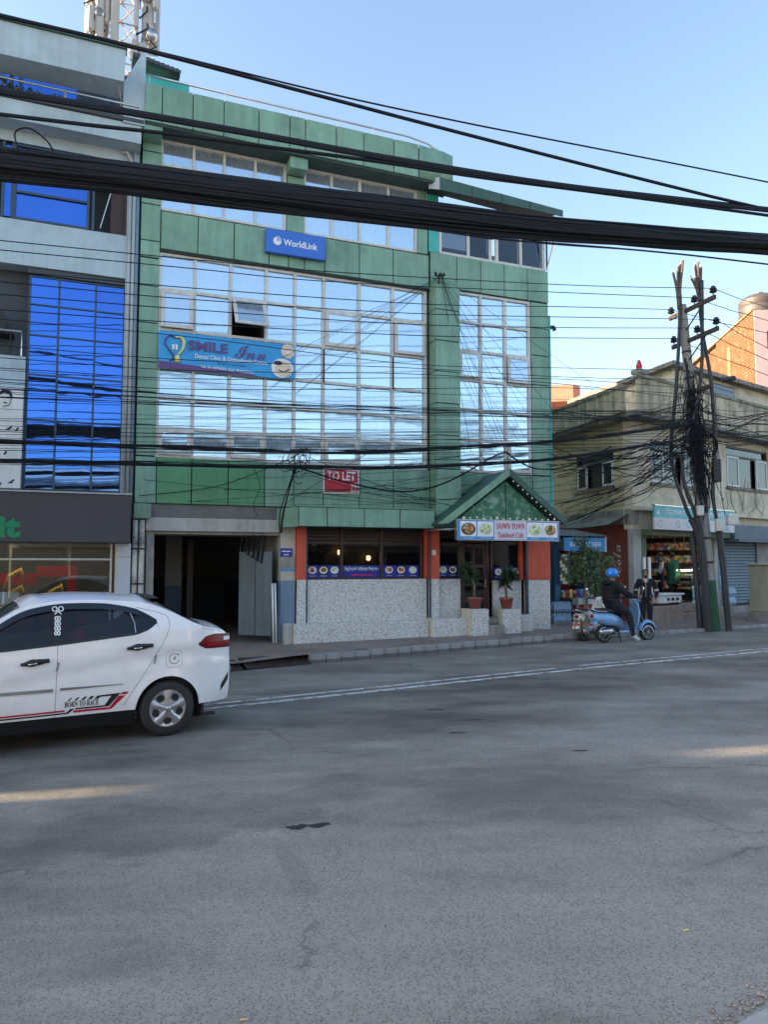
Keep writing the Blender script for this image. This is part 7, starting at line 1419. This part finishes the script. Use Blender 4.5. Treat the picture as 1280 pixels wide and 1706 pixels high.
for i, v in enumerate(hm.v):
    if v[2] < 1.53: hm.v[i] = (v[0], v[1], 1.53 - (1.53 - v[2]) * .25)
h = hm.build('helmet', 'helmet_blue', RD, True); q = MB(); V = []
for i in range(11):
    a = R(-62 + 124 * i / 10)
    for u, z in ((.128, 1.64), (.155, 1.58), (.150, 1.52)): V.append((.25 + u * 1.12 * math.cos(a), u * math.sin(a), z))
q.add(V, [(3 * i + j, 3 * i + 3 + j, 3 * i + 4 + j, 3 * i + 1 + j) for i in range(10) for j in (0, 1)]); q.build('visor', 'clear_glass', h, True)
q = MB(); q.ball((.10, 0, 1.40), .10, .17, .08, 14, 8); q.build('hood', 'jacket_black', RD, True)
q = MB()
for z in (1.0, 1.1, 1.2, 1.3): q.lathe([(.225 - .04 * abs(z - 1.15), -.008), (.23 - .04 * abs(z - 1.15), 0), (.225 - .04 * abs(z - 1.15), .008)], (.195 + (z - 1.0) * .1, 0, z), 18, cap=False)
q.build('quilt_seam', 'ink_black', RD, True)
# man talking to the rider
J = standing(((.02, .30, 1.14), (.10, .27, .92)), ((.02, -.29, 1.14), (.14, -.26, .93)), 1.34)
def zm(n, k, p):
    if n[:2] == 'to': return 4
    if '_' in n or n == 'head': return 2
    if n[:2] in ('hi', 'kn', 'an'): return 1
    if n == 'neck': return 2 if k > .5 else (5 if p.x > .03 and abs(p.y) < .06 else 0)
    if 1.12 < p.z < 1.175: return 3
    return 0
mp_ = (6.12, 17.32); MN = person('bearded man in black jacket with pale stripe standing beside the scooter', (*mp_, pave_z(*mp_)), R(200), .80, J, zm, ['jacket_black', 'trousers_navy', 'skin', 'reflective', 'dark_plastic', 'shirt_mint']); MN.rotation_euler = (0, 0, R(-108))
q = MB(); q.poly_y([(-.05, 1.47), (0, 1.33), (.05, 1.47)], -.004, .004); o = q.build('shirt_front', 'shirt_mint', MN); o.rotation_euler = (0, 0, R(90)); o.location = (.165, 0, 0)
MB().box(.166, .172, -.004, .004, .95, 1.34).build('zip', 'steel', MN); q = MB(); q.ball((.075, 0, 1.545), .030, .055, .045, 10, 8); q.build('beard', 'hair', MN, True)
# shopkeepers
J = standing(((.05, .24, 1.16), (.26, .14, 1.06)), ((.05, -.25, 1.16), (.26, -.12, 1.06)))
def zv(n, k, p): return 2 if ('_' in n or n in ('head',)) else 3 if n[:2] in ('el', 'wr') or (n == 'neck' and k < .6) else 1 if n[:2] in ('hi', 'kn', 'an', 'to') else 0
sp = ything('spot', 'x', 'x', 2.15, -.62, .66); lv = sp.location.copy(); bpy.data.objects.remove(sp); person('shopkeeper in maroon vest and white sleeves inside the dark shop', lv, R(175), .80, J, zv, ['maroon', 'trousers_navy', 'skin', 'shirt_white'])
J = standing(((.05, .20, 1.16), (.22, .06, 1.08)), ((.05, -.20, 1.16), (.22, -.06, 1.10)), 1.12)
def zs_(n, k, p): return 2 if ('_' in n or n == 'head') else 1 if p.z < .62 else (3 if abs(p.y - (p.z - 1.0) * .4) < .035 else 0)
sp = ything('spot', 'x', 'x', 2.72, -.60, .66); lv = sp.location.copy(); bpy.data.objects.remove(sp); SW = person('person wrapped in a dark green shawl standing inside the shop', lv, R(110), .80, J, zs_, ['shawl_green', 'trousers_navy', 'skin', 'shawl_edge'])
q = MB(); V = []; n = 20
for i in range(n + 1):
    a = 6.2832 * i / n
    for z, rr_ in ((1.44, .10), (1.36, .22), (1.15, .25), (.85, .24), (.62, .25)): V.append((rr_ * .75 * math.cos(a) * (1 + .05 * math.sin(5 * a)), rr_ * math.sin(a) * (1 + .05 * math.sin(7 * a)), z))
q.add(V, [(5 * i + j, 5 * i + 5 + j, 5 * i + 6 + j, 5 * i + 1 + j) for i in range(n) for j in range(4)]); q.build('shawl', 'shawl_green', SW, True)
# ================================================================ the rest of the street: what the glass reflects and what shades the road
mat('plaster_cream', (.80, .73, .62), .8, var=.1, streak=.15); mat('plaster_pink', (.76, .66, .56), .8, var=.1, streak=.15); mat('plaster_white', (.82, .79, .74), .8, var=.1, streak=.15)
def house(lab, loc, rz, w, d, h, m, floors, cols):
    t = thing('street_house', lab, 'building', loc, rz); MB().box(0, w, 0, d, -1, h).build('wall', m, t); MB().box(-.3, w + .3, -.3, d + .1, h, h + .15).build('roof', 'concrete', t); MB().box(0, w, -.02, .1, h + .15, h + .6).build('parapet', m, t)
    fh = h / floors; cw = w / cols
    for f in range(floors):
        for c in range(cols):
            x = cw * (c + .5); z = f * fh + fh * .5
            o = MB().box(x - cw * (.3 if f else .46), x + cw * (.3 if f else .46), -.06, .0, z - fh * (.26 if f else .5), z + fh * (.26 if f else .40)).build('window' if f else 'shopfront', 'frame_white' if f else 'charcoal', t)
            if f: MB().box(x - cw * .27, x + cw * .27, -.07, -.06, z - fh * .23, z + fh * .23).build('pane', 'shop_glass', o)
        MB().box(-.1, w + .1, -.35, 0, f * fh - .08, f * fh + .06).build('ledge', 'concrete', t)
    return t
# opposite side, behind the photographer (front faces the road)
house('cream three storey house across the street behind the photographer', (7.5, -2.6, 0), R(180 + 30), 9.5, 8, 5.4, 'plaster_cream', 2, 4)
house('pink two storey house across the street right of the photographer', (17.5, 3.4, 0), R(180 + 28), 9.0, 8, 5.0, 'plaster_pink', 2, 4)
house('white two storey house across the street far right', (28, 7.6, .3), R(180 + 20), 9.5, 8, 5.2, 'plaster_white', 2, 4)
house('cream two storey house across the street behind the photographer on the left', (-2.2, -8.4, 0), R(180 + 31), 9.5, 8, 5.4, 'plaster_white', 2, 4)
# tall unseen houses added as sun blockers; slit and slab shape road sun patches
HA = math.atan2(SH.y, SH.x) + math.pi; nv = Vector((-math.sin(HA), math.cos(HA))); dv = Vector((math.cos(HA), math.sin(HA)))
def hp(n_, a_): p = nv * n_ + dv * a_; return (p.x, p.y, -.6)
house('unseen tall cream house added far left to block the sun, nearer the road', hp(-1.7, -27), HA + R(90), 7.84, 8, 20, 'plaster_cream', 7, 3)
hb = house('unseen tall white house added far left to block the sun, behind the cream one', hp(6.28, -27), HA + R(90), 16, 8, 20, 'plaster_white', 7, 6)
MB().box(-.16, -.01, .0, .5, 10.15, 11.9).build('sun_block_slab', 'concrete', hb)  # slab added to block the sun between the two road patches
# roadside trees across the street
def big_tree(lab, loc, h, seed):
    r = random.Random(seed); t = thing('roadside_tree', lab, 'tree', loc, r.uniform(0, 6), 'trees across the street'); q = MB(); q.tube([(0, 0, -.2), (.05, 0, h * .35), (0, .1, h * .6), (.1, 0, h * .9)], [.2, .15, .1, .03], 8); cl = []
    for k in range(9):
        a = r.uniform(0, 6.3); z = r.uniform(.5, .95) * h; l = r.uniform(.5, 1.5); e = (l * math.cos(a), l * math.sin(a), z + .4); q.tube([(0, 0, z - .7), (e[0] * .5, e[1] * .5, z), e], [.06, .04, .015], 6); cl.append((*e, r.uniform(.5, .85)))
    q.build('trunk', 'trunk', t, True); leafy(t, cl, 260, .10, seed, 'leaf')
for i, (x, y, h, lab) in enumerate(((10.2, 1.2, 4.4, 'bushy tree beside the cream house across the street'), (13.8, 3.6, 5.0, 'taller bushy tree before the pink house across the street'), (21.5, 7.5, 4.8, 'bushy tree before the white house across the street'), (5.2, -1.2, 4.4, 'low bushy tree behind the photographer'))): big_tree(lab, (x, y, gz(x)), h, 50 + i)
